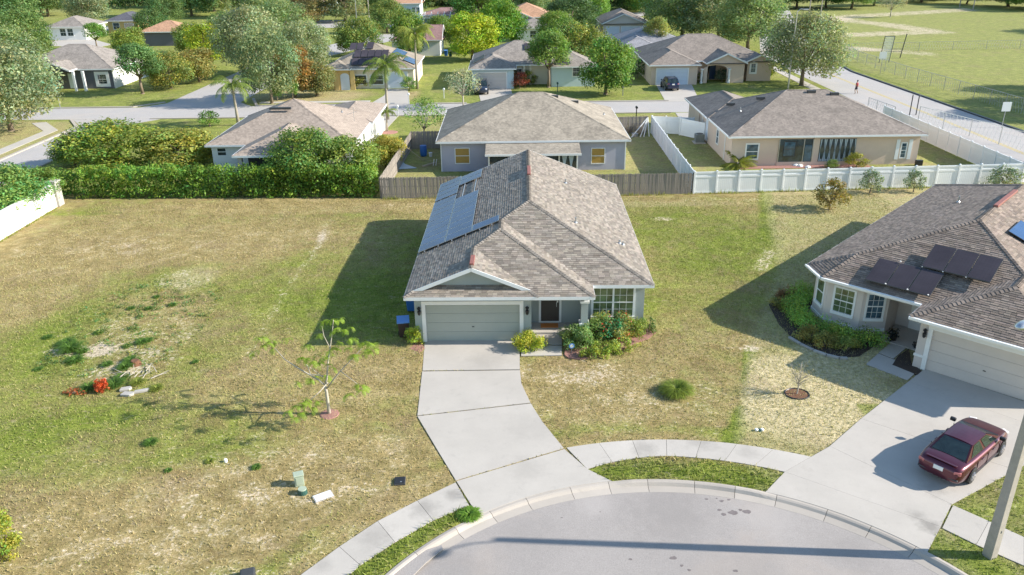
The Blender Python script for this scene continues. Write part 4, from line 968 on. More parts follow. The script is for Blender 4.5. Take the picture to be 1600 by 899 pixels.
ar = [(28.6,2.72),(28.6,0),(xa+.25,0),(xa+.25,1.9)]+[(xc-(xb-xa-.5)/2*math.cos(pi*i/n), 1.9+.62*math.sin(pi*i/n)) for i in range(1, n)]+[(xb-.25,1.9),(xb-.25,0),(33.9,0),(33.9,2.72)]
m = MB(); m.prism(ar, 0, .3); o = m.build('entry_arch', M['stucco_tan'], A0); o.rotation_euler = (pi/2,0,0); o.location = (0,118.5,0)
for x in (xa-.05, xb+.05): MB().lathe([(.22,0),(.22,.2),(.16,.25),(.16,1.8),(.24,1.9),(.24,2.05)], (x,118.05,0), 10).build('entry_column', M['white'], A0)
MB().b2(aty(1108.5,110,121.2)[0], aty(1118,110,121.2)[0], 121.1, 121.2, .1, 2.2).build('entry_door', M['navy'], A0)
onfar(A0, 1081,102,1087,116,121.2, my=2); onfar(A0, 1145,101,1152,114,121.2, mx=2, my=2, arch=True, trim=.25, glass='glass_blue'); onfar(A0, 1173,100,1181,113,119.6, mx=2, my=2, arch=True, trim=.25, glass='glass_blue')
vent_pipe(Plane((20,120.5),(0,1),2.85,.42), 22.5, 124.5, A0, .5, .1)
G0 = thing('house', 'charcoal-walled house with white window surround and small entry gable among oaks at far left', 'house')
roofblock(G0, -73.5, -57.6, 119.6, 133, M['rf_grey'], p=.42); roofblock(G0, -67.6, -62.9, 117.5, 124, M['rf_grey'], p=.46, axis='Y', gable='S', wall=M['stucco_dark'], fas='white', ze=2.95)
walls(G0, -73, -58.0, 120.1, 132.5, 'stucco_dark'); onfar(G0, 155,117,165,131,120.1, mx=2, my=2, trim=.45)
MB().b2(-58.1,-57.97,120.05,132.4,0,2.65).build('side_wall', M['stucco_white'], G0)
for u in (117, 132): x, _ = aty(u, 130, 117.9); MB().b2(x-.16,x+.16,117.8,118.1,0,2.8).build('porch_column', M['white'], G0)
MB().b2(-64.6,-63.6,120.0,120.1,.1,2.2).build('entry_door', M['door_blue'], G0)
# ---- houses in the rows beyond; base pixel of the front wall gives the place
def far_house(label, u0, u1, v, d, roofm, wallm, h=2.7, p=.42, gable='', axis=None, items=(), front=None, name='house'):
    a, b = at(u0, v), at(u1, v); x0, x1, y = a[0], b[0], (a[1]+b[1])/2
    r = thing(name, label, 'house'); roofblock(r, x0-.45, x1+.45, y-.45, y+d+.45, M[roofm], ze=h+.15, p=p, gable=gable, axis=axis, wall=M[wallm], fas='white'); walls(r, x0, x1, y, y+d, wallm, h)
    for it in items:
        f_, w_, z_, hh, g_ = it; xx = x0+(x1-x0)*f_
        if g_ == 'garage': garage_door(r, xx, y, 0, 0, w_, hh, 'door_blue', 4, .15, 'white')
        else: window(r, xx, y, z_, 0, w_, hh, g_, 1, 2, 1, .12, 'white')
    return r, x0, x1, y
r, x0, x1, y = far_house('pale house under a blue-grey hip roof just behind the arched-entry house', 968, 1072, 97, 13, 'rf_blue', 'stucco_cream', items=[(.18,1.2,.9,1.5,'glass'),(.6,1.2,.9,1.4,'glass')])
roofblock(r, x0-.5, x0+6, y-3.5, y+5, M['rf_blue'], axis='Y', p=.42); walls(r, x0-.1, x0+5.6, y-3, y, 'stucco_cream'); window(r, x0+2.6, y-3, .9, 0, 1.4, 1.4, 'glass', 1, 2, 2, .14, 'white')
r, x0, x1, y = far_house('grey-mauve roofed house with two pale garage doors at the top middle', 940, 1012, 57, 14, 'rf_tan', 'stucco_grey', items=[(.70,2.0,.9,1.4,'glass')])
roofblock(r, x0-.4, x0+9.0, y-2.5, y+6, M['rf_tan'], axis='Y', p=.42, gable='S', wall=M['stucco_grey']); walls(r, x0, x0+8.6, y-2.0, y, 'stucco_grey')
garage_door(r, x0+2.0, y-2.02, 0, 0, 2.7, 2.2, 'door_blue', 4, .12, 'white'); garage_door(r, x0+6.0, y-2.02, 0, 0, 4.2, 2.2, 'door_blue', 4, .12, 'white')
r, x0, x1, y = far_house('house with a terracotta hip roof and small entry gable at the top middle', 783, 864, 47, 14, 'rf_orange', 'stucco_cream', items=[(.2,2.5,.6,1.6,'glass'),(.8,1.6,.9,1.4,'glass')])
roofblock(r, x0+1.2, x0+7.5, y-2, y+6, M['rf_orange'], axis='Y', p=.40, gable='S', wall=M['stucco_cream'])
far_house('low pale house with a light grey roof in front of the terracotta-roofed one', 808, 858, 66, 8, 'rf_grey', 'stucco_white', items=[(.5,1.2,.9,1.3,'glass')])
r, x0, x1, y = far_house('brick-red roofed house with a white gable end behind the queen palm', 614, 688, 88, 9, 'rf_brick', 'stucco_white', gable='E', axis='X', p=.45)
r, x0, x1, y = far_house('two-storey pale blue house with an orange-brown roof at the top', 618, 657, 45, 8, 'rf_orange', 'stucco_blue', h=5.6, p=.30, gable='EW', axis='X', items=[(.18,.9,3.6,1.2,'glass_blue'),(.32,.9,3.6,1.2,'glass_blue'),(.78,.9,3.6,1.2,'glass_blue'),(.92,.9,3.6,1.2,'glass_blue'),(.7,2.4,.2,1.9,'glass_blue')])
roofblock(r, x1, x1+15, y+3, y+12, M['rf_brick'], axis='X', p=.3, gable='E', wall=M['stucco_cream']); walls(r, x1+.1, x1+14, y+3.5, y+11.5, 'stucco_cream', 2.7)
# screened pool enclosure beside it
ax, ay = x1+1.0, y-3; pe = thing('pool_enclosure', 'white framed pool cage beside the two-storey pale blue house', 'pool cage', (ax, ay, 0))
for i in range(7):
    x = 1.55*i
    for yy, hh in ((0, 2.6), (6.2, 3.5)): MB().b2(x-.06,x+.06,yy-.06,yy+.06,0,hh).build('post', M['white'], pe)
    MB().bar((x,0,2.6),(x,6.2,3.5),.1).build('rafter', M['white'], pe)
for z in (.9, 2.6): MB().b2(0,9.3,-.05,.05,z-.05,z+.05).build('rail', M['white'], pe)
MB().b2(0,9.3,3.0,3.04,0,2.4).build('screen', M['glass_blue'], pe)
far_house('house with an orange-brown roof and dark wall among yellow-green trees at upper left', 226, 290, 72, 8, 'rf_orange', 'stucco_dark')
far_house('dark slate-roofed house with an ochre front at upper left', 172, 214, 52, 10, 'rf_dark', 'stucco_yellow', items=[(.3,1.4,.9,1.4,'glass'),(.75,2.0,.1,2.1,'glass')])
far_house('bright white house half hidden by oaks at far upper left', 80, 134, 63, 10, 'rf_grey', 'stucco_white', items=[(.4,1.2,.9,1.5,'glass'),(.6,1.2,.9,1.5,'glass')])
far_house('low house with a plain taupe roof between the yellow-green trees and the big oaks', 336, 405, 50, 10, 'rf_grey', 'stucco_white')
far_house('farthest house with a wide orange roof at the top left', 436, 520, 18, 12, 'rf_orange', 'stucco_blue')
far_house('grey-roofed house glimpsed through the oak at the left edge', -12, 22, 82, 9, 'rf_grey', 'stucco_white')
# ================================================================== fences
def board_fence(name, label, a, b, h=1.8, group=None, jitter=1.0, w=.14, face=1):
    a, b = Vector(a), Vector(b); d = b-a; L_ = d.length; r = thing(name, label, 'fence', (a.x, a.y, 0), math.atan2(d.y, d.x)); n = int(L_/w); vs = []
    rn = random.Random(5)
    for k in range(6):
        m = MB(); t = rn.uniform(.78, 1.25); m.prism([(-w/2+.006,0),(w/2-.006,0),(w/2-.006,h-.05),(w/2-.035,h),(-w/2+.035,h),(-w/2+.006,h-.05)], -.01, .01, t); me = m.mesh('board', M['wood'])
        vs.append(me)
    for i in range(n):
        o = link('board', vs[rn.randrange(6)], r, ((i+.5)*w, -.03*face+rn.uniform(-.006,.006), rn.uniform(-.03,.02)), (pi/2+rn.uniform(-.012,.012)*jitter, rn.uniform(-.012,.012)*jitter, 0))
    for z in (.35, 1.0, 1.6): MB().b2(0, L_, .0, .04, z-.045, z+.045, .8).build('rail', M['wood'], r)
    k = int(L_/2.4)
    for i in range(k+1): MB().b2(i*L_/k-.045, i*L_/k+.045, .04, .13, 0, h-.05, .85).build('post', M['wood'], r)
    return r
board_fence('wood_fence', 'weathered grey board fence running behind the middle house', (-10.6,63.45), (15.0,63.75))
board_fence('wood_fence', 'weathered board fence running back beside the lavender house towards the street', (-10.65,63.6), (-10.0,80.5), face=-1)
board_fence('wood_fence', 'short dark board fence closing the lavender house side yard by the bare shrub', (10.9,86.4), (14.9,86.6))
board_fence('wood_fence', 'short shaded board fence beside the lavender house behind the blue barrel', (-10.0,80.5), (-6.4,80.6))
def vinyl_fence(label, a, b, n, h=1.8, gate=None, face=1):
    a, b = Vector(a), Vector(b); d = b-a; L_ = d.length; r = thing('vinyl_fence', label, 'fence', (a.x, a.y, 0), math.atan2(d.y, d.x))
    s = L_/n; pm = MB(); pm.b2(-.064,.064,-.064,.064,0,h+.06); pm.b2(-.08,.08,-.08,.08,h+.06,h+.085)
    pm.face([(-.08,-.08,h+.085),(.08,-.08,h+.085),(0,0,h+.15)]); pm.face([(.08,-.08,h+.085),(.08,.08,h+.085),(0,0,h+.15)]); pm.face([(.08,.08,h+.085),(-.08,.08,h+.085),(0,0,h+.15)]); pm.face([(-.08,.08,h+.085),(-.08,-.08,h+.085),(0,0,h+.15)]); pme = pm.mesh('post', M['vinyl'])
    qm = MB(); qm.b2(.066,s-.066,-.012,.012,.14,h-.42); 
    k = int(s/.16)
    for i in range(1, k): x = .066+(s-.132)*i/k; qm.b2(x-.006,x+.006,-.014,.014,.15,h-.43,.8)
    qme = qm.mesh('panel', M['vinyl']); um = MB().b2(.066,s-.066,-.01,.01,h-.36,h-.09); ume = um.mesh('top_panel', M['vinyl'])
    rm = MB().b2(.05,s-.05,-.035,.035,-.07,.07); rme = rm.mesh('rail', M['vinyl'])
    for i in range(n+1): link('post', pme, r, (i*s, random.uniform(-.01,.01), random.uniform(-.02,.02)), (random.uniform(-.012,.012), random.uniform(-.012,.012), 0))
    for i in range(n):
        tz = random.uniform(-.015,.015); tr_ = random.uniform(-.006,.006); link('panel', qme, r, (i*s,0,tz), (tr_,tr_*.5,0)); link('top_panel', ume, r, (i*s,0,tz), (tr_,tr_*.5,0))
        for z in (.1, h-.40, h-.04): link('rail', rme, r, (i*s, 0, z))
    return r
vinyl_fence('white vinyl privacy fence across the back of the neighbouring lawn', (15.1,63.8), (43.0,65.2), 15)
vinyl_fence('white vinyl fence running back between the lavender house and the tan house', (15.1,63.95), (15.3,86.2), 12)
vinyl_fence('white vinyl fence along the east avenue beside the tan house', (43.0,65.3), (42.2,90.5), 13)
vinyl_fence('short white vinyl fence with a gate between the lavender and tan houses', (15.35,86.3), (19.6,85.2), 3)
vinyl_fence('short white vinyl fence piece beside the tan house and its air conditioner', (18.2,85.2), (20.2,82.6), 1)
# white rendered wall on the left with its end pillar
W0 = thing('garden_wall', 'bright white rendered wall at the left edge under the overhanging tree', 'wall', (-36.9, 62.3, 0))
MB().b2(-.1,.1,-16,0,0,1.8).build('wall_panel', M['stucco_white'], W0); MB().b2(-.15,.15,-16,0,1.8,1.87).build('coping', M['white'], W0)
MB().b2(-.3,.3,0,.8,0,1.95).build('pillar', M['stone'], W0); MB().b2(-.4,.4,-.1,.9,1.95,2.08).build('pillar_cap', M['stone'], W0)
# chain-link fences
def chain(label, path, h=1.8, gap=3.0):
    r = thing('chain_link_fence', label, 'fence'); n = 0
    for a, b in zip(path, path[1:]):
        a, b = Vector((*a, 0)), Vector((*b, 0)); L_ = (b-a).length; k = max(1, int(L_/gap))
        for i in range(k): q = a+(b-a)*i/k; MB().tube([q, q+Vector((0,0,h))], .04, 6).build('post', M['steel'], r)
        MB().bar(a+Vector((0,0,h)), b+Vector((0,0,h)), .045).build('top_rail', M['steel'], r)
        w = MB(); d = (b-a)/L_; s = .5
        for i in range(int(L_/s)):
            q = a+d*(i*s); w.bar(q+Vector((0,0,.05)), q+d*s+Vector((0,0,h)), .014); w.bar(q+Vector((0,0,h)), q+d*s+Vector((0,0,.05)), .014)
        w.bar(a+Vector((0,0,h*.33)), b+Vector((0,0,h*.33)), .012); w.bar(a+Vector((0,0,h*.66)), b+Vector((0,0,h*.66)), .012)
        w.build('wire_mesh', M['steel'], r, kind='stuff')
    q = Vector((*path[-1], 0)); MB().tube([q, q+Vector((0,0,h))], .04, 6).build('post', M['steel'], r)
    return r
chain('long chain-link fence along the far side of the avenue at the edge of the field', [(60.6,85),(59.6,100),(58.2,120),(58.0,137),(62,160)])
chain('distant chain-link fence crossing the field', [(62,150),(100,152),(130,152)], 1.5, 6)
chain('chain-link fence along the near sidewalk of the avenue outside the white fence', [(51.2,72),(48.1,83),(46.0,90)])
chain('low dark pipe railing by the bend of the avenue sidewalk', [(44.3,99.5),(44.9,93.5)], 1.1, 2)
# ================================================================== vegetation
def leaves(centers, radii, per, size, seed, squash=.8, tint=(.7, 1.35), hue=.12, up=.25, aspect=.5, shell=.55, fold=True):
    """leaf-sized rhombi spread through clumps; returns V, F, T"""
    r = np.random.default_rng(seed); Vs, Ts = [], []
    for c, rad in zip(centers, radii):
        n = max(6, int(per*(rad**2))); d = r.normal(size=(n, 3)); d /= np.linalg.norm(d, axis=1)[:, None]
        rr = rad*r.uniform(shell, 1.0, n)**.7*(1+.18*r.normal(size=n)); P_ = np.array(c)+d*rr[:, None]*np.array([1, 1, squash])
        nn = d+r.normal(0, .55, (n, 3)); nn[:, 2] += up; nn /= np.linalg.norm(nn, axis=1)[:, None]
        a = np.cross(nn, r.normal(size=(n, 3))); a /= np.linalg.norm(a, axis=1)[:, None]; b = np.cross(nn, a)
        s = size*r.uniform(.6, 1.35, n)[:, None]
        V = np.stack([P_-a*s, P_+b*s*aspect, P_+a*s, P_-b*s*aspect], 1); Vs.append(V.reshape(-1, 3))
        ct = r.uniform(*tint); t = ct*r.uniform(.75, 1.25, n); h = r.normal(0, hue, n)+r.normal(0, hue*.8)
        Ts.append(np.stack([t*(1+h), t, t*(1-.5*h)], -1))
    V = np.concatenate(Vs); T_ = np.clip(np.concatenate(Ts), .05, 3); return V, np.arange(len(V)).reshape(-1, 4), T_
def crown_clumps(seed, R, Hh, n, base=.35, flat=.75, rc=.33, low=False):
    """clump centres through an uneven dome of radius R and height Hh"""
    rn = random.Random(seed); out = []; lob = [(rn.uniform(0, 2*pi), rn.uniform(.82, 1.12)) for _ in range(5)]
    while len(out) < n:
        a = rn.uniform(0, 2*pi); q = rn.uniform(-.85 if low else -.45, 1.0); k = math.sqrt(max(0, 1-q*q)) if q > 0 else 1-.25*abs(q)
        rad = rn.uniform(.45, 1.0)**.5*k; f = 1
        for la, lf in lob:
            if math.cos(a-la) > .6: f *= lf
        r_ = R*rad*f*(1-rc*.5); z = Hh*(.5+.5*q*(1-rc*.4))
        out.append(((r_*math.cos(a), r_*math.sin(a), z), R*rc*rn.uniform(.65, 1.25)))
    return out
def trunk_mesh(name, h, r, tips, mat, seed=1, fork=.55, lean=0, n=7):
    rn = random.Random(seed); m = MB(); top = Vector((lean*h, 0, h*fork)); mid = Vector((lean*h*.4, rn.uniform(-.08,.08)*h*.3, h*fork*.5))
    m.lathe([(r*1.5,-.15),(r*1.15,.12)], (0,0,0), n); m.tube([(0,0,0), mid, top], [r*1.1, r*.85, r*.7], n)
    for t in tips:
        t = Vector(t); k = top.lerp(t, .5)+Vector((rn.uniform(-.1,.1), rn.uniform(-.1,.1), rn.uniform(.0,.12)))*(t-top).length*.6
        m.tube([top.lerp(mid, rn.uniform(0,.3)), k, t], [r*.5, r*.3, r*.1], 5)
    return m.mesh(name, mat, True)
TREE = {}
def make_kind(key, R, h, z0, n, per, size, seed, trunk_r=.2, mat='bark', rc=.33, low=False, squash=.8, tint=(.62,1.4), hue=.12, fork=.5, flat=1, **k):
    """crown of radius R from z0 to h"""
    cl = crown_clumps(seed, R, h-z0, n, rc=rc, low=low); c = [(a[0], a[1], a[2]+z0) for a, _ in cl]; rr = [b for _, b in cl]
    V, F, T_ = leaves(c, rr, per, size, seed, squash, tint, hue, **k)
    tips = [c[i] for i in range(0, len(c), max(1, len(c)//11))]
    TREE[key] = (np_mesh('crown', V, F, M['leaf'], T_), trunk_mesh('trunk', h, trunk_r, tips, M[mat], seed, fork), h, R)
# kinds: (radius, height) at scale 1
make_kind('oakA', 5.0, 9.0, 1.3, 120, 85, .15, 1, .24, rc=.27, fork=.30, low=True)
make_kind('oakB', 5.5, 9.0, 1.2, 140, 78, .15, 2, .26, rc=.25, fork=.30, tint=(.55,1.5), low=True)
make_kind('oakC', 4.6, 9.5, 1.4, 110, 85, .15, 3, .24, rc=.29, fork=.30, low=True)
make_kind('denseA', 2.6, 5.2, .5, 66, 260, .11, 4, .16, rc=.32, low=True, hue=.16)
make_kind('denseB', 3.0, 5.0, .3, 76, 230, .11, 5, .18, rc=.30, low=True, hue=.18)
make_kind('denseC', 2.4, 5.6, .9, 60, 260, .11, 6, .15, rc=.34, low=True, hue=.14)
make_kind('street', 2.6, 6.0, 1.7, 62, 200, .11, 7, .16, rc=.32, fork=.35)
make_kind('airy', 1.8, 3.6, 1.0, 40, 150, .08, 8, .07, 'bark_pale', rc=.28, fork=.35)
make_kind('shrub', .8, 1.5, .1, 30, 900, .055, 9, .04, rc=.34, low=True, fork=.2)
make_kind('woodA', 6.0, 11.0, .3, 110, 34, .27, 12, .3, rc=.30, fork=.2, low=True)
make_kind('woodB', 5.5, 12.0, .3, 110, 34, .27, 13, .3, rc=.30, fork=.2, low=True)
OAK = (.19, .25, .105); OAKG = (.24, .28, .155); GRN = (.14, .25, .05); YG = (.28, .345, .035); OLV = (.23, .25, .065); DK = (.10, .17, .055); BRN = (.24, .19, .07); RUST = (.27, .17, .05)
def tree(label, kind, x, y, h, rad=None, col=GRN, name='tree', cat='tree', group=None, rz=None):
    cm, tm, hh, R = TREE[kind]; sz = h/hh; sr = 1.06*((rad/R) if rad else sz)
    r = thing(name, label, cat, (x, y, 0), random.uniform(0, 2*pi) if rz is None else rz, group); r.scale = (sr, sr, sz)
    link('crown', cm, r, color=tuple(min(1, q*1.22) for q in col)); link('trunk', tm, r); return r
def tp(label, kind, u, v, h, rad, col, name='tree', cat='tree', group=None):
    x, y, _ = at(u, v); return tree(label, kind, x, y, h, rad, col, name, cat, group)
# ---- left edge and the oaks in front of the far houses
tp('huge leaning live oak with grey-green crown at the left edge above the corner lawn', 'oakB', 18, 205, 9.5, 6.2, OAKG, 'oak_tree')
tp('second oak behind the leaning one, its crown touching the charcoal house', 'oakA', 10, 150, 9.5, 6.0, OAK, 'oak_tree')
tree('dense green oak overhanging the bright white wall', 'denseB', -39.6, 59.0, 4.0, 3.3, (.16,.27,.07), 'oak_tree', 'tree')
tp('low leafy sapling pushing up beside the white wall pillar', 'denseC', 72, 318, 3.0, 1.7, (.15,.24,.05))
tp('round green street tree before the charcoal house', 'street', 223, 147, 6.6, 3.5, (.12,.21,.07))
tp('bushy olive tree to the right of the round street tree', 'denseB', 268, 138, 5.0, 3.3, OLV)
tp('tawny bushy tree by the bend of the north-west street', 'denseA', 312, 128, 5.0, 3.2, (.25,.23,.07))
tp('bright lime tree beside the orange-brown roof', 'denseC', 325, 104, 7.0, 3.4, YG)
tp('yellow-green bushy tree left of the orange-brown roof', 'denseA', 205, 92, 5.5, 3.6, (.19,.25,.05))
tp('small dark tree in front of the slate-roofed house', 'street', 152, 76, 4.8, 2.6, GRN)
tp('green tree beside the far slate roof at upper left', 'oakA', 262, 40, 8, 5.0, (.11,.18,.06), 'oak_tree')
tp('dark round tree right of the slate roof', 'denseB', 236, 54, 5.5, 3.4, DK)
tp('large oak filling the corner above the charcoal house', 'oakC', 40, 100, 9, 5.6, (.13,.20,.06), 'oak_tree')
tp('grey-green oak above the bright white house', 'oakA', 140, 40, 10, 6.0, OAKG, 'oak_tree')
tp('broad oak at the top left corner of the picture', 'oakB', 10, 60, 12, 9, (.11,.18,.06), 'oak_tree')
tp('oak between the top left corner and the white house', 'oakC', 75, 26, 11, 7.5, (.13,.20,.07), 'oak_tree')
tp('tall grey-green oak left of the street sign with a pale bare trunk', 'oakA', 425, 162, 9.3, 4.0, (.19,.24,.12), 'oak_tree')
tp('large oak over the north-west street, middle one of the oak group', 'oakB', 395, 118, 10, 5.8, OAKG, 'oak_tree')
tp('oak at the right of the oak group, beside the ochre house', 'oakA', 482, 118, 8.0, 4.2, OAKG, 'oak_tree')
tp('rear oak of the group below the orange roof', 'oakC', 440, 85, 9.5, 6, OAK, 'oak_tree')
tp('rusty brown-green bottlebrush tree beside the ochre house', 'denseC', 462, 152, 6.6, 2.8, RUST)
tp('bushy olive tree at the left corner of the ochre house', 'denseA', 495, 150, 4.6, 2.6, (.19,.20,.08))
tp('slim dark cypress beside the bottlebrush tree', 'denseC', 458, 156, 4.5, .8, GRN, 'cypress')
tp('slim dark cypress left of the bottlebrush tree', 'denseC', 434, 158, 3.6, .7, GRN, 'cypress')
tp('dark green tree in the back yard left of the ochre roof', 'denseB', 560, 86, 6.5, 4.0, (.19,.24,.06))
tp('brownish round tree under the orange roof at the top', 'denseB', 475, 36, 8, 6.5, (.22,.20,.09))
tp('round olive tree left of the two-storey house', 'denseA', 540, 34, 9, 6.5, (.20,.22,.10))
tp('green conical tree before the two-storey house', 'denseC', 640, 96, 8.5, 3.2, (.16,.24,.05))
tp('glowing yellow-green tree in the middle of the upper picture', 'denseA', 738, 95, 8.0, 4.9, YG)
tp('large bright green tree right of the glowing yellow one', 'denseB', 778, 80, 8.6, 4.6, (.13,.24,.03))
tp('green tree between the terracotta house and the pool cage', 'denseB', 752, 45, 10, 6.5, (.11,.20,.04))
tp('dense tree partly covering the middle cream house', 'street', 857, 137, 7.6, 3.4, (.15,.235,.055))
tp('large dark-leaved magnolia right of the middle cream house', 'denseA', 946, 148, 7.4, 3.7, (.125,.215,.045))
tp('bushy tree behind the magnolia with reddish tips', 'denseB', 905, 118, 7.6, 4.3, (.20,.24,.06))
tp('smaller tree at the left of the reddish-tipped one', 'denseC', 880, 100, 7.2, 3.2, (.12,.22,.04))
tp('dark round tree below the terracotta house', 'oakC', 893, 58, 8.5, 6.0, (.09,.15,.06), 'oak_tree')
tp('olive tree rising behind the arched-entry house', 'denseA', 1027, 92, 7.0, 2.6, (.24,.26,.08))
tp('leftmost of the three great oaks at the upper middle right', 'oakB', 1065, 62, 11.5, 8.5, OAK, 'oak_tree')
tp('middle one of the three great oaks behind the arched-entry house', 'oakA', 1120, 68, 11.5, 8.0, OAKG, 'oak_tree')
tp('rightmost of the three great oaks beside the avenue', 'oakC', 1168, 80, 10.5, 6.5, OAK, 'oak_tree')
tp('huge spreading live oak on the corner of the avenue by the tall lamp', 'oakB', 1252, 134, 9.4, 6.0, (.23,.26,.145), 'oak_tree')
tp('crape tree with pale blossom beside the slate van', 'airy', 724, 168, 4.6, 2.5, (.34,.36,.25))
tp('loose green tree inside the dark board fence of the lavender house', 'airy', 664, 225, 4.6, 2.3, (.16,.26,.06))
for i, (u, v, h, r_, c_, l_) in enumerate(((300,84,5.5,3.0,(.2,.26,.06),'green tree right of the orange-brown roofed house'),(352,60,5.5,3.4,(.13,.2,.05),'dark green tree before the taupe roof'),
    (422,46,10,6.0,OAK,'oak rising under the left end of the orange roof'),(590,22,10,6,DK,'dark tree left of the two-storey house'),(605,52,7,4.0,(.17,.22,.06),'tree in front of the two-storey house, at its left'),(690,76,6,3.4,(.16,.23,.05),'small green tree beside the brick-red roof'),(835,24,9,6,OAK,'oak above the terracotta roof'),(868,80,7,3.8,(.16,.24,.05),'tree filling the gap above the middle cream house'),
    (1010,20,10,6,GRN,'green tree above the two-garage house'),(1036,44,9,5,(.13,.2,.06),'tree right of the two-garage house'),(922,46,8,4.5,GRN,'green tree left of the two-garage house'),(65,22,11,8,OAK,'broad oak far back at the upper left'),(335,18,9,5.5,OAK,'oak behind the taupe roof'))): tp(l_, ('denseB','oakC','denseA','oakA')[i % 4], u, v, h, r_, c_)
# ---- yards behind the hedge
tp('mango tree with light green leaves behind the left end of the hedge', 'denseB', 190, 262, 4.2, 4.3, (.21,.27,.05))
tp('yellowish rust-tinged tree behind the middle of the hedge', 'denseA', 285, 266, 3.8, 3.6, (.25,.27,.06))
tp('dark mango tree in front of the pinkish roof', 'denseB', 480, 292, 4.9, 3.1, (.15,.23,.05))
tp('second mango tree at the right of the pinkish roof', 'denseA', 548, 293, 4.3, 2.6, (.18,.25,.06))
tp('yellow-green bush by the air conditioner of the pink-roofed house', 'denseC', 603, 262, 3.0, 1.9, (.28,.27,.05))
tp('green shrub at the left of the mango tree by the street', 'denseC', 118, 258, 2.8, 2.0, (.18,.26,.06))
# small bushes
tp('round bush with red-tipped leaves on the neighbour lawn before the vinyl fence', 'shrub', 1296, 327, 2.3, 1.35, (.22,.17,.05), 'bush', 'bush')
tp('grey-green bush at the vinyl fence, left of the pair', 'shrub', 1359, 302, 1.9, .95, (.20,.24,.16), 'bush', 'bush')
tp('grey-green bush at the vinyl fence, right of the pair', 'shrub', 1427, 300, 1.8, .85, (.20,.24,.16), 'bush', 'bush')
tp('grey bush at the vinyl fence behind the dark roof ridge', 'shrub', 1568, 297, 1.9, 1.4, (.20,.24,.16), 'bush', 'bush')
tp('low bush under the porch wall of the tan house', 'shrub', 1299, 263, .8, .7, (.16,.22,.06), 'bush', 'bush')
tp('yellowish bush right of the patterned porch curtains', 'shrub', 1338, 262, 1.3, 1.1, (.28,.27,.05), 'bush', 'bush')
tp('clipped square bush on the lawn by the queen palm', 'shrub', 328, 198, 1.8, 1.3, GRN, 'bush', 'bush')
tp('clipped round bush at the garage corner of the ochre house', 'shrub', 640, 141, 1.8, 1.2, GRN, 'bush', 'bush')
tp('olive bush in front of the ochre house window', 'shrub', 566, 137, 2.6, 2.2, (.26,.25,.05), 'bush', 'bush')
for u, v, h, r_, c_, l_ in ((797,133,2.2,1.4,(.22,.25,.06),'light green bush at the porch of the middle cream house'),(812,138,2.2,1.4,(.24,.07,.05),'dark red cordyline bush on the middle cream house lawn'),(826,133,2.0,1.3,(.26,.28,.07),'pale green bush right of the red cordyline'),
                            (885,128,1.4,1.3,(.36,.10,.07),'red-leaved bush under the right wing of the cream house'),(901,127,1.4,1.2,(.38,.14,.08),'orange-red bush beside the red-leaved one'),(996,122,2.8,1.2,DK,'dark hedge bush in the gap left of the pale garage'),
                            (1097,128,1.3,1.1,(.24,.26,.12),'pale bush at the arched entry'),(1128,128,1.8,1.3,(.09,.12,.07),'dark potted shrub inside the arched entry'),(1198,124,2.6,1.3,(.26,.32,.04),'lime bush at the right corner of the beige house'),(615,258,1.6,1.0,(.28,.24,.05),'small yellow bush inside the board fence')):
    tp(l_, 'shrub', u, v, h, r_, c_, 'bush', 'bush')
# ---- hedge
def hedge(label, pts_, w, h, col, per=150, size=.085, seed=5, name='hedge', cat='hedge', wob=.12):
    r = thing(name, label, cat, (pts_[0][0], pts_[0][1], 0)); rn = random.Random(seed); c, rr = [], []; o = Vector((pts_[0][0], pts_[0][1], 0))
    for a, b in zip(pts_, pts_[1:]):
        a, b = Vector((*a, 0)), Vector((*b, 0)); L_ = (b-a).length; n_ = Vector((-(b-a).y, (b-a).x, 0)).normalized(); st = min(w*.5, .5)
        for i in range(int(L_/st)+1):
            for z in np.arange(st*.5, h, st*.8):
                for s in (-1, 0, 1):
                    if s == 0 and z < h*.7: continue
                    c.append(tuple(a+(b-a)*min(1, i*st/L_)-o+n_*(s*w*.33+rn.uniform(-wob,wob))+Vector((rn.uniform(-.1,.1), rn.uniform(-.1,.1), min(z, h-.25)+rn.uniform(-wob, wob))))); rr.append(st*rn.uniform(.55,.95))
    V, F, T_ = leaves(c, rr, per, size, seed, .9, (.5,1.5), .14); link('foliage', np_mesh('foliage', V, F, M['leaf'], T_), r, color=col)
    m = MB()
    for a, b in zip(pts_, pts_[1:]):
        a, b = Vector((*a, 0))-o, Vector((*b, 0))-o; L_ = (b-a).length; 
        for i in range(int(L_/.6)): q = a+(b-a)*(i+.5)*.6/L_; m.tube([q, q+Vector((rn.uniform(-.1,.1), rn.uniform(-.1,.1), h*.7))], [.03,.015], 4)
    m.build('stems', M['bark'], r, kind='stuff'); return r
hedge('long tall clipped green hedge along the back of the left lawn', [(-36.0,65.3),(-28,65.1),(-20,64.9),(-11.4,64.5)], 2.0, 2.5, (.19,.31,.05), 210, .12, 7)
hedge('left end of hedge reaching the west street', [(-40.8,66.2),(-36.5,65.9)], 1.6, 2.0, (.18,.30,.05), 190, .11, 8)
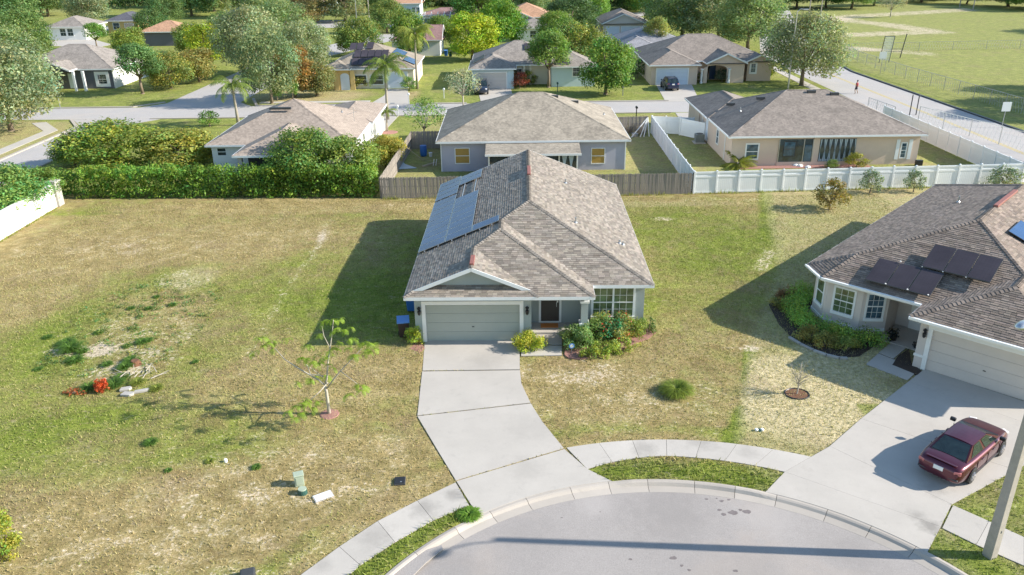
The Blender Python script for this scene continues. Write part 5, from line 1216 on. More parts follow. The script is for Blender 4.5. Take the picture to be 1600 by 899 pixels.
# ---- woods across the top
bx = [(-60,2),(5,0),(70,3),(140,6),(205,2),(262,8),(300,22),(330,3),(385,6),(425,24),(560,3),(598,6),(640,1),(690,6),(735,2),(780,4),(822,8),(870,2),(905,14),(950,3),(990,12),(1020,2),(1060,5),(1105,3),(1150,6)]
ORD = 'first second third fourth fifth sixth seventh eighth ninth tenth eleventh twelfth thirteenth fourteenth fifteenth sixteenth seventeenth eighteenth nineteenth twentieth twenty-first twenty-second twenty-third twenty-fourth twenty-fifth'.split()
for i, (u, v) in enumerate(bx):
    x, y, _ = at(u, v+3 if v > 3 else 5); col = [(.09,.16,.055),(.12,.19,.07),(.07,.12,.05),(.16,.20,.07),(.10,.17,.05)][i % 5]
    tree(ORD[i]+' tree from the left in the wood along the top edge, '+('dark green','fresh green','very dark green','olive','deep green')[i % 5], ('woodA','woodB')[i % 2], x, y, random.uniform(12,15), random.uniform(7.5,9.5), col, 'tree', 'tree', 'trees of the wood along the top edge')
for i, (u, v, h, r_, c_, l_) in enumerate(((1215,14,9,7,DK,'dark tree at the top edge above the big corner oak'),(1245,13,9,7,(.10,.16,.05),'second tree from the left in the row beyond the field'),(1290,12,9,7,DK,'dark tree in the middle of the row beyond the field'),(1330,14,9,7.5,(.11,.20,.05),'green spreading tree at the right of the row beyond the field'),
       (1365,9,8,6,(.15,.24,.06),'bright green tree beyond the field track'),(1510,7,7,6,DK,'small dark tree by the poles at the top right'),(1575,11,9,9,(.07,.12,.05),'broad dark tree in the top right corner'),(1610,16,8,7,(.13,.21,.05),'green tree cut by the right edge at the top'),(1440,4,7,7,(.16,.17,.07),'distant brownish tree at the top of the field'),(1190,28,8,5,(.11,.18,.06),'tree beside the far end of the avenue'))):
    tp(l_, ('oakA','oakC','oakB')[i % 3], u, v, h, r_, c_)
tp('small bare grey tree standing alone on the sandy field', 'airy', 1391, 27, 5.5, 3.6, (.30,.29,.20))
for x, y, h, r_, l_ in ((71,92,10,5,'tree outside the right edge whose shade falls on the avenue, near one'),(76,99,10,5.5,'tree outside the right edge whose shade falls on the avenue, far one'),(132,176,12,8,'tree outside the right edge shading the middle of the field'),(168,232,13,10,'tree outside the right edge shading the far end of the field'),(80,108,9,5,'tree outside the right edge beside the chain-link fence'),(140,182,11,8,'second tree outside the right edge shading the middle of the field')): tree(l_, 'oakA', x, y, h, r_, OAK, 'oak_tree', 'tree')
# undergrowth beneath the woods, nobody could count it
c, rr = [], []
for i in range(420):
    u = random.uniform(-80, 1190); x, y, _ = at(u, random.uniform(3, 16)); c.append((x, y, random.uniform(.5, 3.0))); rr.append(random.uniform(1.5, 3.0))
V, F, T_ = leaves(c, rr, 8, .4, 77, .8, (.5,1.3), .12)
tag(link('undergrowth', np_mesh('undergrowth', V, F, M['leaf'], T_), color=(.09,.15,.05), kind='stuff'), 'dense undergrowth beneath the wood along the top edge', 'undergrowth')
c, rr = [], []
for i in range(260):
    u = random.uniform(1200, 1700); x, y, _ = at(u, random.uniform(-3, 5)); c.append((x, y+10, random.uniform(1, 7))); rr.append(random.uniform(2.0, 4.0))
V, F, T_ = leaves(c, rr, 7, .5, 78, .8, (.5,1.3), .12)
tag(link('far_tree_line', np_mesh('far_tree_line', V, F, M['leaf'], T_), color=(.10,.14,.06), kind='stuff'), 'hazy line of far trees beyond the sandy field', 'tree line')
c, rr = [], []
for i in range(520):
    x = random.uniform(-280, 300); c.append((x, 310+abs(x)*.05+random.uniform(-12,25), random.uniform(2, 15))); rr.append(random.uniform(3.0, 5.5))
V, F, T_ = leaves(c, rr, 5, .75, 79, .8, (.5,1.3), .12)
tag(link('wood', np_mesh('wood', V, F, M['leaf'], T_), color=(.09,.145,.055), kind='stuff'), 'far wood closing the view behind the last houses', 'wood')
# long grass left uncut at the foot of the fences
V_, T_ = [], []
for (x0, y0), (x1, y1), n in (((-10.5,63.25),(15,63.5),700),((15.2,63.6),(43,65.0),800),((-36.6,47),(-36.6,62),300)):
    for i in range(n):
        t = random.random(); x = x0+(x1-x0)*t+random.uniform(-.05,.05); y = y0+(y1-y0)*t+random.uniform(-.12,.08); h = random.uniform(.08,.3)*(1+.8*math.sin(x*1.7)*math.sin(x*.6)); a = random.uniform(0,pi); w = .03
        V_ += [(x-w*math.cos(a), y-w*math.sin(a), -.02), (x+w*math.cos(a), y+w*math.sin(a), -.02), (x+random.uniform(-.08,.08), y+random.uniform(-.08,.08), h)]; g = random.uniform(.7,1.3); T_.append((g*random.uniform(.9,1.4), g, g*.8))
tag(link('fence_grass', np_mesh('fence_grass', np.array(V_), np.arange(len(V_)).reshape(-1,3), M['leaf'], np.array(T_)), color=(.24,.30,.09), kind='stuff'), 'uncut grass growing at the foot of the fences and the white wall', 'grass')
# ---- palms
def palm(label, x, y, h, n=22, L_=2.6, col=(.17,.24,.06), group=None, seed=1, tr=.15, lean=.03, droop=1.0):
    r = thing('palm_tree', label, 'palm tree', (x, y, 0), seed*1.3, group); rn = random.Random(seed); top = Vector((lean*h, 0, h))
    MB().tube([(0,0,-.1),(lean*h*.3,0,h*.4),(lean*h*.8,0,h*.8),tuple(top)], [tr*1.5,tr,tr*.85,tr*.8], 9).build('trunk', M['palmbark'], r, True)
    Vs, Ts = [], []
    for i in range(n):
        a = 2*pi*i/n+rn.uniform(-.2,.2); el = rn.uniform(-.25, 1.05); ca, sa = math.cos(a), math.sin(a); k = 13; g = rn.uniform(.7,1.3); pr = None; f = []
        hor, z, e = 0, 0, el
        for j in range(k+1):
            f.append(Vector((hor*ca, hor*sa, z))+top); hor += L_/k*math.cos(e); z += L_/k*math.sin(e); e -= droop*(1.9/k)*(.5+j/k)
        sv = Vector((-sa, ca, 0))
        for j in range(1, k):
            p_ = f[j]; d = (f[j+1]-f[j-1]).normalized(); ln = .62*math.sin(pi*min(.95, (j+1.5)/(k+1.5)))*L_/2.6
            for s in (-1, 1):
                for o_ in (0, .5):
                    q = p_+(f[j+1]-p_)*o_; t = q+sv*s*ln*.75+d*ln*.45+Vector((0,0,-ln*rn.uniform(.35,.8))); w = d*.04*L_/2.6
                    Vs.append([q-w, q+w, t+w*.3, t-w*.3]); tt = g*rn.uniform(.8,1.25); Ts.append((tt*rn.uniform(.9,1.2), tt, tt*.9))
        for j in range(k):
            w = sv*.025; Vs.append([f[j]-w, f[j]+w, f[j+1]+w, f[j+1]-w]); Ts.append((g*1.2, g, g*.8))
    V = np.array([[tuple(q) for q in v] for v in Vs]).reshape(-1, 3)
    link('fronds', np_mesh('fronds', V, np.arange(len(V)).reshape(-1, 4), M['leaf'], np.array(Ts)), r, color=col)
    MB().lathe([(tr*.8,-.5),(tr*1.5,-.2),(tr*.9,.15)], tuple(top), 8).build('crownshaft', M['palmbark'], r); return r
px, py, _ = at(373, 196); palm('queen palm standing between the square bush and the cross street', px, py, 4.6, seed=2, L_=2.8)
px, py, _ = at(606, 187); palm('tall queen palm before the ochre house driveway', px, py, 6.2, seed=3, L_=3.4, lean=-.02)
px, py, _ = at(652, 139); palm('queen palm at the right corner of the ochre house', px, py, 7.6, seed=4, L_=3.4, col=(.22,.27,.06), n=26)
px, py, _ = at(605, 206); palm('short young palm in the mulch ring beside the pink-roofed house', px, py, 2.2, 14, 1.5, seed=5, tr=.09)
px, py, _ = at(930, 20); palm('pale palm among the wood at the top middle', px, py, 9, 18, 5, (.30,.27,.15), seed=6, tr=.3)
px, py, _ = at(1153, 262); r = palm('areca palm clump at the corner of the tan house', px, py, .35, 26, 2.0, (.26,.30,.05), seed=7, tr=.12, droop=.7)
# ---- the young flamboyant tree on the front lawn: branching and feathery leaves seen one by one
def frond_tuft(Vs, Ts, p, n, L_, rn, up=.15):
    p = Vector(p)
    for i in range(n):
        a = rn.uniform(0, 2*pi); e = rn.uniform(-.2,.6); d = Vector((math.cos(a)*math.cos(e), math.sin(a)*math.cos(e), math.sin(e))); sv = Vector((-math.sin(a), math.cos(a), 0)); g = rn.uniform(.6,1.3); k = 11; q = p.copy()
        for j in range(k):
            q2 = q+d*L_/k; d = (d+Vector((0,0,-.2))).normalized(); ln = L_*.22*math.sin(pi*(j+1.2)/(k+1.6))
            for s in (-1, 1):
                t = q+sv*s*ln+d*ln*.25+Vector((0,0,-ln*.15)); w = d*L_*.022; Vs.append([q-w, q+w, t+w*.7, t-w*.7]); tt = g*rn.uniform(.85,1.2); Ts.append((tt*rn.uniform(.85,1.1), tt, tt*.8))
            q = q2
def branch_tree(label, name, x, y, segs, tufts, col, bark='bark_pale', nt=9, L_=.55, cat='tree', seed=3, fl='leaves'):
    r = thing(name, label, cat, (x, y, 0)); m = MB()
    for path, r0, r1 in segs: m.tube(path, [r0+(r1-r0)*i/(len(path)-1) for i in range(len(path))], 7)
    m.build('trunk', M[bark], r, True); rn = random.Random(seed); Vs, Ts = [], []
    for p_ in tufts: frond_tuft(Vs, Ts, p_, nt, L_*rn.uniform(.8,1.2), rn)
    V = np.array([[tuple(q) for q in v] for v in Vs]).reshape(-1, 3)
    link(fl, np_mesh(fl, V, np.arange(len(V)).reshape(-1, 4), M['leaf'], np.array(Ts)), r, color=col); return r
fx, fy, _ = at(515, 648)
def W(u, v, dy=0):      # a twig end seen at u, v: stand it on the vertical plane through the trunk, dy metres behind
    xx, zz = aty(u, v, fy+dy); return (xx-fx, dy, zz)
segs = [([(0,0,-.1), W(513,635), W(510,612), W(508,603)], .085, .065),
        ([W(508,603), W(498,594), W(470,578,.3), W(445,562,.5), W(430,545,.7)], .045, .014),
        ([W(508,603), W(511,590), W(512,570), W(515,550,.3), W(519,520,.2), W(521,500)], .05, .015),
        ([W(510,608), W(522,592,-.2), W(532,580,-.2), W(548,563,-.3), W(565,545,-.4)], .04, .014),
        ([W(504,590), W(492,580,-.3), W(478,570,-.5)], .03, .012), ([W(505,588), W(485,585,.6), W(480,570,.9)], .03, .012),
        ([W(532,580,-.2), W(545,590,-.9), W(558,600,-1.1)], .02, .01), ([W(512,598), W(500,612,-.7), W(485,625,-1.0)], .03, .012), ([W(516,545,.3), W(506,525,.6), W(503,510,.7)], .02, .01)]
tf = [W(*q) for q in ((425,533,.7),(412,540,.6),(403,528,.8),(398,550,.5),(478,540,.3),(500,522,.7),(521,500,.1),(525,513,0),(519,545,.2),(540,515,.2),(545,530,.1),(530,535,.3),(503,560,-.3),(512,570,-.2),(490,568,-.4),(497,555,.2),
     (470,560,.5),(485,598,.8),(478,592,-.5),(520,575,0),(505,588,.5),(565,540,-.4),(578,537,-.4),(585,545,-.3),(572,550,-.5),(555,555,-.3),(560,602,-1.1),(565,610,-1.2),(470,630,-1.0),(478,625,-.8),(462,635,-1.1),(488,640,-1.2),(495,628,-.6),(472,645,-1.2))]
branch_tree('young flamboyant tree with sparse feathery leaves on the front lawn left of the driveway', 'young_tree', fx, fy, segs, tf+[(q[0]+.12,q[1]+.15,q[2]-.1) for q in tf[::2]]+[(q[0]*.9+.1*s_,q[1]+1.1*s_,q[2]-.45*s_) for q in tf[::3] for s_ in (1,-1)], (.25,.36,.05), nt=7, L_=.38)
mb = MB(); mb.lathe([(.48,.0),(.40,.05),(.05,.09)], (fx, fy, .0), 18); tag(mb.build('mulch_patch', M['mulch_red']), 'patch of pinkish-red mulch round the young flamboyant tree trunk', 'mulch')
# bare sapling in its mulch ring
sx, sy, _ = at(1245, 617); r = thing('sapling', 'nearly leafless sapling standing in a round mulch bed on the yellow lawn', 'sapling', (sx, sy, 0)); rn = random.Random(9); m = MB(); m.tube([(0,0,0),(.02,0,.5),(0,.02,.75)], [.035,.03,.025], 6); Vs, Ts = [], []
for i in range(26):
    a = rn.uniform(0,2*pi); e = rn.uniform(.5,1.4); l = rn.uniform(.5,1.1); s0 = Vector((0,.02,rn.uniform(.45,.78))); d = Vector((math.cos(a)*math.cos(e), math.sin(a)*math.cos(e), math.sin(e))); q = s0+d*l; m.tube([s0, s0+d*l*.5+Vector((0,0,.03)), q], [.014,.009,.004], 4)
    for j in range(4): t = s0+d*l*rn.uniform(.4,.8); q2 = t+Vector((rn.uniform(-.3,.3), rn.uniform(-.3,.3), rn.uniform(.05,.35))); m.tube([t, q2], [.006,.002], 3); frond_tuft(Vs, Ts, q2, 2, .09, rn)
m.build('trunk', M['bark_pale'], r); V = np.array([[tuple(q) for q in v] for v in Vs]).reshape(-1,3); link('leaves', np_mesh('leaves', V, np.arange(len(V)).reshape(-1,4), M['leaf'], np.array(Ts)), r, color=(.38,.33,.16))
# ---- grassy clump and small plants
def tuft_plant(label, x, y, n, h, spread, col, name='ornamental_grass', cat='plant', seed=1, w=.012, lean=1.0):
    r = thing(name, label, cat, (x, y, 0)); rg = np.random.default_rng(seed); Vs, Ts = [], []
    for i in range(n):
        a = rg.uniform(0,2*pi); b = rg.uniform(0,1)**.7*spread*.35; p = Vector((math.cos(a)*b, math.sin(a)*b, 0)); a2 = a+rg.normal(0,.4); l = h*rg.uniform(.7,1.15); e = 1.35-lean*b/spread*1.6; k = 4; sv = Vector((-math.sin(a2), math.cos(a2), 0)); g = rg.uniform(.7,1.35)
        for j in range(k):
            d = Vector((math.cos(a2)*math.cos(e), math.sin(a2)*math.cos(e), math.sin(e))); q = p+d*l/k; w0, w1 = w*(1-j/k*.8), w*(1-(j+1)/k*.9); Vs.append([p-sv*w0, p+sv*w0, q+sv*w1, q-sv*w1]); Ts.append((g*rg.uniform(.9,1.15), g, g*.8)); p = q; e -= .42*lean
    V = np.array([[tuple(q) for q in v] for v in Vs]).reshape(-1,3); link('blades', np_mesh('blades', V, np.arange(len(V)).reshape(-1,4), M['leaf'], np.array(Ts)), r, color=col); return r
px, py, _ = at(1057, 614); tuft_plant('rounded clump of arching ornamental grass on the front lawn', px, py, 1500, .78, .80, (.22,.29,.06), seed=3, w=.016)
WD = [(112,545,.75,.9,0,'tallest and widest dark weed clump at the left of the rough hollow'),(105,535,.5,.6,0,'weed just above the tallest clump in the hollow'),(118,562,.45,.6,0,'weed just below the tallest clump in the hollow'),(130,548,.35,.4,0,'weed between the tallest clump and the bare white sand'),
 (140,605,.5,.45,0,'bright green weed between the rusty leaves and the orange bush'),(180,600,.5,.7,0,'leafy weed right beside the orange bush'),(196,572,.45,.5,0,'weed left of the brown stump in the hollow'),(204,562,.4,.6,0,'weed above the brown stump in the hollow'),(190,590,.4,.6,0,'weed between the orange bush and the dead branches'),
 (222,533,.35,.45,0,'weed at the upper right of the bare sand'),(232,530,.3,.4,0,'small weed touching the one at the upper right of the sand'),(205,480,.25,.35,0,'small weed in the upper part of the hollow, left one of two'),(233,480,.25,.35,0,'small weed in the upper part of the hollow, right one of two'),(270,475,.25,.35,0,'weed farthest right in the hollow'),
 (245,462,.22,.3,0,'uppermost weed in the hollow under the pale straw patch'),(155,518,.28,.4,0,'low weed above the bare white sand'),(75,525,.25,.4,0,'weed at the outer left rim of the hollow'),(60,575,.2,.4,0,'lone low weed left of and below the hollow'),(215,596,.4,.5,1,'pale weed above the broken stones'),(245,605,.3,.6,1,'yellowish weed right of the broken stones'),
 (168,568,.3,.4,0,'weed above the orange bush'),(199,539,.25,.3,0,'little weed at the right edge of the bare white sand'),(236,690,.32,.40,0,'low dark green weed alone on the left lawn below the hollow'),(401,728,.2,.32,0,'small weed above the power box on the left lawn'),(263,733,.16,.2,0,'tiny weed below the lone dark one on the left lawn'),(328,719,.2,.25,1,'pale weed left of the little white cap'),(305,563,.15,.3,0,'flat weed far right of the hollow')]
for k, (u, v, h, s, c_, l_) in enumerate(WD):
    px, py, _ = at(u, v+3); tuft_plant(l_, px, py, int(90+320*s), h, s, ((.12,.23,.05),(.25,.30,.07))[c_], 'weed', 'weed', seed=k, w=.018)
c, rr = [], []
rn = random.Random(17); cx_, cy_ = at(215, 505)[:2]
for i in range(420):
    a, q = rn.uniform(0, 2*pi), rn.random()**.6; x, y = cx_+4.0*q*math.cos(a), cy_+6.8*q*math.sin(a)+.6*math.sin(a*3); s_ = rn.choice((.08,.10,.14,.2)); c.append((x, y, s_*.4)); rr.append(s_)
V, F, T_ = leaves(c, rr, 900, .045, 19, .6, (.6,1.4), .22); tag(link('weed_cover', np_mesh('weed_cover', V, F, M['leaf'], T_), color=(.20,.27,.08), kind='stuff'), 'scattered low weeds covering the rough sandy hollow of the left lawn', 'weeds')
px, py, _ = at(733, 806); tuft_plant('broad-leaved green weed at the left edge of the driveway apron', px, py, 420, .32, .75, (.16,.30,.05), 'weed', 'weed', seed=31, w=.03)
# ---- shrubs near the houses
def shrub(label, x, y, w, d, h, col, n=40, per=1500, size=.045, seed=1, rz=0, name='shrub', cat='shrub', hue=.14, flowers=None, tint=(.6,1.4), aspect=.5):
    r = thing(name, label, cat, (x, y, 0), rz); rn = random.Random(seed); c, rr = [], []
    for i in range(n):
        a = rn.uniform(0,2*pi); q = rn.uniform(.1,1)**.5; z = rn.uniform(.12,.88); k = math.sqrt(max(.1, 1-(max(0,z-.35)/.75)**2))
        c.append((math.cos(a)*q*w/2*k*.95, math.sin(a)*q*d/2*k*.95, z*h)); rr.append(min(w,d,h*1.5)*rn.uniform(.16,.26))
    V, F, T_ = leaves(c, rr, per, size, seed, .9, tint, hue, aspect=aspect); link('foliage', np_mesh('foliage', V, F, M['leaf'], T_), r, color=col)
    m = MB()
    for i in range(7): t = c[i]; m.tube([(t[0]*.2,t[1]*.2,0), (t[0]*.6,t[1]*.6,t[2]*.5), t], [.03,.02,.008], 4)
    m.build('stems', M['bark'], r, kind='stuff')
    if flowers:
        V, F, T_ = leaves(c[::2], [q*1.08 for q in rr[::2]], flowers[1], size*.9, seed+50, .9, (.8,1.3), .1, aspect=.9, shell=.9); link('blossom', np_mesh('blossom', V, F, M['leaf'], T_), r, color=flowers[0], kind='stuff')
    return r
def sh_at(label, u, v, w, d, h, col, **k): x, y, _ = at(u, v); return shrub(label, x, y, w, d, h, col, **k)
sh_at('small lime-green shrub by the left corner of the garage', 648, 538, .85, .8, 1.15, (.40,.46,.06), n=30, seed=2)
sh_at('low round golden-green shrub between garage and front path', 826, 545, 1.75, 1.2, .9, (.44,.46,.06), n=44, seed=3)
sh_at('dark green shrub beside the front path, leftmost in the red mulch bed', 900, 542, 1.7, 1.3, 1.15, (.21,.31,.10), n=40, seed=4, aspect=.28, size=.07)
sh_at('tall shrub with dark leaves under the left of the double window', 930, 533, 1.5, 1.3, 1.45, (.20,.31,.09), n=36, seed=5, aspect=.28, size=.07)
sh_at('croton bush with red and pink leaves under the double window', 957, 530, 2.0, 1.5, 1.45, (.27,.32,.11), n=44, seed=6, flowers=((.55,.10,.08), 28), aspect=.3, size=.07, hue=.35)
sh_at('green shrub at the right corner of the house', 987, 528, 1.7, 1.3, 1.25, (.27,.35,.08), n=36, seed=7, flowers=((.50,.14,.12), 12))
sh_at('small upright shrub standing alone right of the house corner', 1012, 520, .9, .8, .9, (.17,.26,.07), n=20, seed=8)
sh_at('low light green edging shrub in front of the croton', 935, 556, 2.4, .9, .65, (.32,.40,.07), n=40, seed=9)
sh_at('low light green edging shrub right of the middle of the mulch bed', 972, 548, 1.9, .9, .65, (.33,.40,.08), n=34, seed=10)
sh_at('yellow-green variegated shrub cut by the left edge of the picture', 4, 872, 1.1, 1.2, 2.1, (.34,.37,.06), n=36, seed=11, size=.055)
mb = MB(); mb.prism(pts((882,555),(884,538),(900,522),(960,512),(1010,508),(1026,520),(1012,531),(980,543),(945,556),(905,562),(888,560)), -.05, .035); mb.build('mulch_bed', M['mulch_red'], kind='structure')
mb = MB(); mb.prism(pts((640,545),(655,533),(664,545),(655,552)), -.05, .03); mb.build('mulch_corner', M['mulch_red'], kind='structure')
# planting along the bay of the right house
def kl_(x, y): c_, s_ = math.cos(math.radians(-44)), math.sin(math.radians(-44)); return (20.15+x*c_-y*s_, 35.57+x*s_+y*c_)
hedge('clipped dark hedge with light green top curving round the bay windows', [kl_(-7.2,3.4), kl_(-6.95,1.0), kl_(-5.4,-.65), kl_(-3.0,-.85), kl_(-1.7,.0)], 1.0, .80, (.30,.46,.10), 900, .05, 21, wob=.03)
for i, (x, y, w, h, c_, l_) in enumerate(((-7.8,2.0,1.1,.75,(.30,.16,.08),'dark russet bush at the left end of the bay hedge'),(-7.6,.9,1.0,.7,(.30,.29,.09),'olive bush below the russet one at the bay hedge'),(-4.6,-1.9,1.2,.75,(.36,.32,.10),'tawny bush in the dark bed before the bay hedge'),(-3.6,-2.0,1.2,.7,(.34,.30,.09),'second tawny bush in the dark bed, nearer the path'),(-2.7,-1.7,1.1,.7,(.30,.33,.09),'olive bush at the path end of the dark bed'))):
    x_, y_ = kl_(x, y); shrub(l_, x_, y_, w*1.15, w*.9, h*.95, c_, n=30, seed=60+i, name='bush', cat='bush', size=.04)
mb = MB(); mb.prism([kl_(*q) for q in ((-8.3,3),(-8.2,.8),(-6.6,-1.2),(-5.3,-2.3),(-3.8,-2.75),(-2.5,-2.7),(-1.9,-1.9),(-1.7,.9),(-3,.2),(-5,.3),(-6.2,1.3),(-6.2,3.6))], -.05, .03); mb.build('flower_bed', M['soil'], kind='structure')
mb = MB(); mb.prism(pts((1394,571),(1403,557),(1420,546),(1424,568),(1440,581),(1433,587)), -.05, .032); mb.build('flower_bed_corner', M['soil'], kind='structure')
ed = thing('garden_edging', 'curved pale stone edging along the dark bed before the bay hedge', 'edging'); ee = [(-5.4,-2.4),(-4.6,-2.75),(-3.8,-2.95),(-3.1,-2.98),(-2.5,-2.85),(-2.2,-2.6)]
for a, b in zip(ee, ee[1:]):
    a, b = kl_(*a), kl_(*b); MB().bar((a[0],a[1],.06), (a[0]+(b[0]-a[0])*.95,a[1]+(b[1]-a[1])*.95,.06), .16, .12, random.uniform(.85,1.1)).build('stone', M['stone'], ed)
# ================================================================== vehicles, street furniture and small things
def loft(st, mat, name, root, smooth=True):
    m = MB(); rows = []
    for x, w, zb, belt, top in st:
        h = [(0,top),(.55*w,top-.005),(.86*w,top-.03 if top-belt < .12 else top-.06),(.98*w,belt-.06),(w,(belt+zb)*.52),(.98*w,zb+.12),(.88*w,zb),(0,zb)]
        ring = [(x,-a,b) for a, b in h]+[(x,a,b) for a, b in h[-2:0:-1]]; rows.append(ring)
    n = len(rows[0])
    for i in range(len(rows)-1):
        for k in range(n): m.face([rows[i][k], rows[i][(k+1) % n], rows[i+1][(k+1) % n], rows[i+1][k]])
    m.face(rows[0][::-1]); m.face(rows[-1])
    me = m.mesh(name, M[mat], smooth); bm = bmesh.new(); bm.from_mesh(me); bmesh.ops.remove_doubles(bm, verts=bm.verts, dist=1e-5); bmesh.ops.recalc_face_normals(bm, faces=bm.faces); bm.to_mesh(me); bm.free()
    o = link(name, me, root); s = o.modifiers.new('sub', 'SUBSURF'); s.levels = 1; s.render_levels = 2; return o
def wheel(root, x, y, r, s):
    o = link('wheel', MB().lathe([(r*.62,0),(r*.96,.01),(r,.05),(r,.17),(r*.95,.2),(r*.5,.2)], (0,0,0), 22).mesh('wheel', M['rubber'], False), root, (x, y, r), (-pi/2*s, 0, 0)); m = MB(); m.lathe([(r*.64,.0),(r*.60,.03)], (0,0,.185), 20, .55); m.lathe([(r*.16,0),(r*.12,.03)], (0,0,.20), 10)
    for k in range(7): a = 2*pi*k/7; m.bar((0,0,.215), (r*.6*math.cos(a), r*.6*math.sin(a), .215), r*.14, .03)
    m.build('rim', M['rim'], o); return o
def car(label, x, y, rz, paint, cat='car', kind='sedan', group=None):
    r = thing('parked_car' if kind == 'sedan' else 'parked_suv', label, cat, (x, y, .03), rz, group)
    if kind == 'sedan':
        st = [(-2.42,.52,.42,.62,.66),(-2.38,.74,.30,.80,.86),(-2.2,.84,.22,.90,.985),(-1.75,.885,.19,.93,1.01),(-1.2,.90,.18,.94,1.00),(-.3,.905,.18,.93,.99),(.6,.905,.18,.92,.98),(1.1,.90,.18,.90,.98),(1.6,.885,.18,.84,.92),(2.05,.85,.2,.75,.83),(2.3,.74,.24,.64,.71),(2.42,.5,.32,.55,.60)]
        gh = dict(rb=-1.72, rt=-.98, ft=.22, fb=1.18, zb=.985, zf=.955, zr=1.40, wr=.55, wb=.76); wb = (-1.36, 1.40); wr = .32
    else:
        st = [(-2.25,.60,.45,.85,.90),(-2.2,.82,.32,1.0,1.08),(-1.9,.90,.26,1.05,1.12),(-.8,.92,.25,1.06,1.12),(.6,.92,.25,1.05,1.10),(1.1,.91,.25,1.02,1.09),(1.7,.89,.25,.96,1.03),(2.1,.84,.28,.84,.92),(2.28,.6,.4,.7,.76)]
        gh = dict(rb=-2.12, rt=-1.75, ft=.35, fb=1.05, zb=1.08, zf=1.06, zr=1.66, wr=.66, wb=.82); wb = (-1.35, 1.38); wr = .36
    b = loft(st, paint, 'body', r); g = gh; m = MB()
    B = [(g['rb'],-g['wb']*.93,g['zb']),(g['fb'],-g['wb'],g['zf']),(g['fb'],g['wb'],g['zf']),(g['rb'],g['wb']*.93,g['zb'])]
    mid0, mid1 = (g['rt'], g['wr']), (g['ft'], g['wr'])
    T = [(g['rt'],-g['wr'],g['zr']-.03),(g['ft'],-g['wr'],g['zr']-.02),(g['ft'],g['wr'],g['zr']-.02),(g['rt'],g['wr'],g['zr']-.03)]
    m.face([B[0],B[1],T[1],T[0]]); m.face([B[1],B[2],T[2],T[1]]); m.face([B[2],B[3],T[3],T[2]]); m.face([B[3],B[0],T[0],T[3]])
    xm = (g['rt']+g['ft'])/2; k = 5
    for i in range(k):
        for j in range(6):
            def q(a, c): xx = g['rt']+(g['ft']-g['rt'])*a; yy = -g['wr']+2*g['wr']*c; return (xx, yy, g['zr']-.03+.055*(1-(2*c-1)**2)*(1-.35*(2*a-1)**2)+.01*a)
            m.face([q(i/k,j/6), q((i+1)/k,j/6), q((i+1)/k,(j+1)/6), q(i/k,(j+1)/6)])
    m.build('roof', M[paint], r, True)
    def pane(P_, name, f=.93, off=.012, mat='carglass'):
        P_ = [Vector(p_) for p_ in P_]; c_ = sum(P_, Vector())/len(P_); n_ = (P_[1]-P_[0]).cross(P_[-1]-P_[0]).normalized()
        if n_.dot(c_-Vector((xm,0,.9))) < 0: n_ = -n_
        MB_ = MB(); MB_.face([c_+(p_-c_)*f+n_*off for p_ in P_]); return MB_.build(name, M[mat], r)
    pane([B[3],B[0],T[0],T[3]], 'rear_window', .90); pane([B[1],B[2],T[2],T[1]], 'windscreen', .92)
    L4 = lambda a, b_, t: tuple(a[i]+(b_[i]-a[i])*t for i in range(3))
    for s in (0, 1):
        b0, b1, t0, t1 = (B[0],B[1],T[0],T[1]) if s == 0 else (B[3],B[2],T[3],T[2])
        cut = .55 if kind == 'sedan' else .5; bm_, tm_ = L4(b0,b1,.52), L4(t0,t1,.5)
        pane([L4(b0,b1,.12), L4(b0,b1,.50), L4(t0,t1,.47), L4(t0,t1,.04)], 'side_window', .90); pane([L4(b0,b1,.54), L4(b0,b1,.93), L4(t0,t1,.97), L4(t0,t1,.52)], 'side_window', .90)
        sy = -1 if s == 0 else 1
        m = MB(); m.box((g['fb']-.22, sy*(g['wb']+.20), g['zf']+.07), (.14,.22,.15)); m.build('wing_mirror', M[paint if kind != 'sedan' else 'black'], r, bevel=.03)
        for xx in (-.62, .38): MB().box((xx, sy*.905, .80 if kind == 'sedan' else .92), (.2,.03,.035)).build('door_handle', M[paint], r)
        for xx in (-.10, .98, -1.05): MB().box((xx, sy*(.899), .58), (.012,.02,.56)).build('door_gap', M['black'], r, kind='stuff')
        MB().box((0.0, sy*.895, .30), (2.1,.05,.05)).build('sill_trim', M['chrome'] if 'chrome' in M else M['darkgrey'], r)
        for xx in wb:
            a = MB(); n = 14; ra = wr*1.17; a.prism([(ra*math.cos(pi*i/n), ra*math.sin(pi*i/n)) for i in range(n+1)]+[(-ra,-.1),(ra,-.1)], -.006, .006); o = a.build('wheel_arch', M['black'], r); o.rotation_euler = (pi/2,0,0); o.location = (xx, sy*(.903 if kind == 'sedan' else .918), wr)
            wheel(r, xx, sy*(.735 if kind == 'sedan' else .75), wr, sy)
    xb = st[0][0]; zt = .74 if kind == 'sedan' else .95
    for sy in (-1, 1):
        MB().box((xb+.13, sy*.66, zt), (.14,.26,.15), -sy*.35).build('tail_light', M['red_lens'], r, bevel=.03); MB().box((xb+.10, sy*.42, zt-.01), (.1,.15,.13), -sy*.16).build('tail_light', M['light_lens'], r, bevel=.03)
        MB().box((-xb-.20, sy*.62, .66 if kind == 'sedan' else .82), (.18,.3,.12), sy*.5).build('headlight', M['light_lens'], r, bevel=.03)
    MB().box((xb+.02, 0, zt-.03), (.03,.36,.17)).build('number_plate', M['white'], r)
    MB().box((xb+.06, 0, .47), (.1,1.5,.06)).build('bumper_strip', M['darkgrey'], r, bevel=.02)
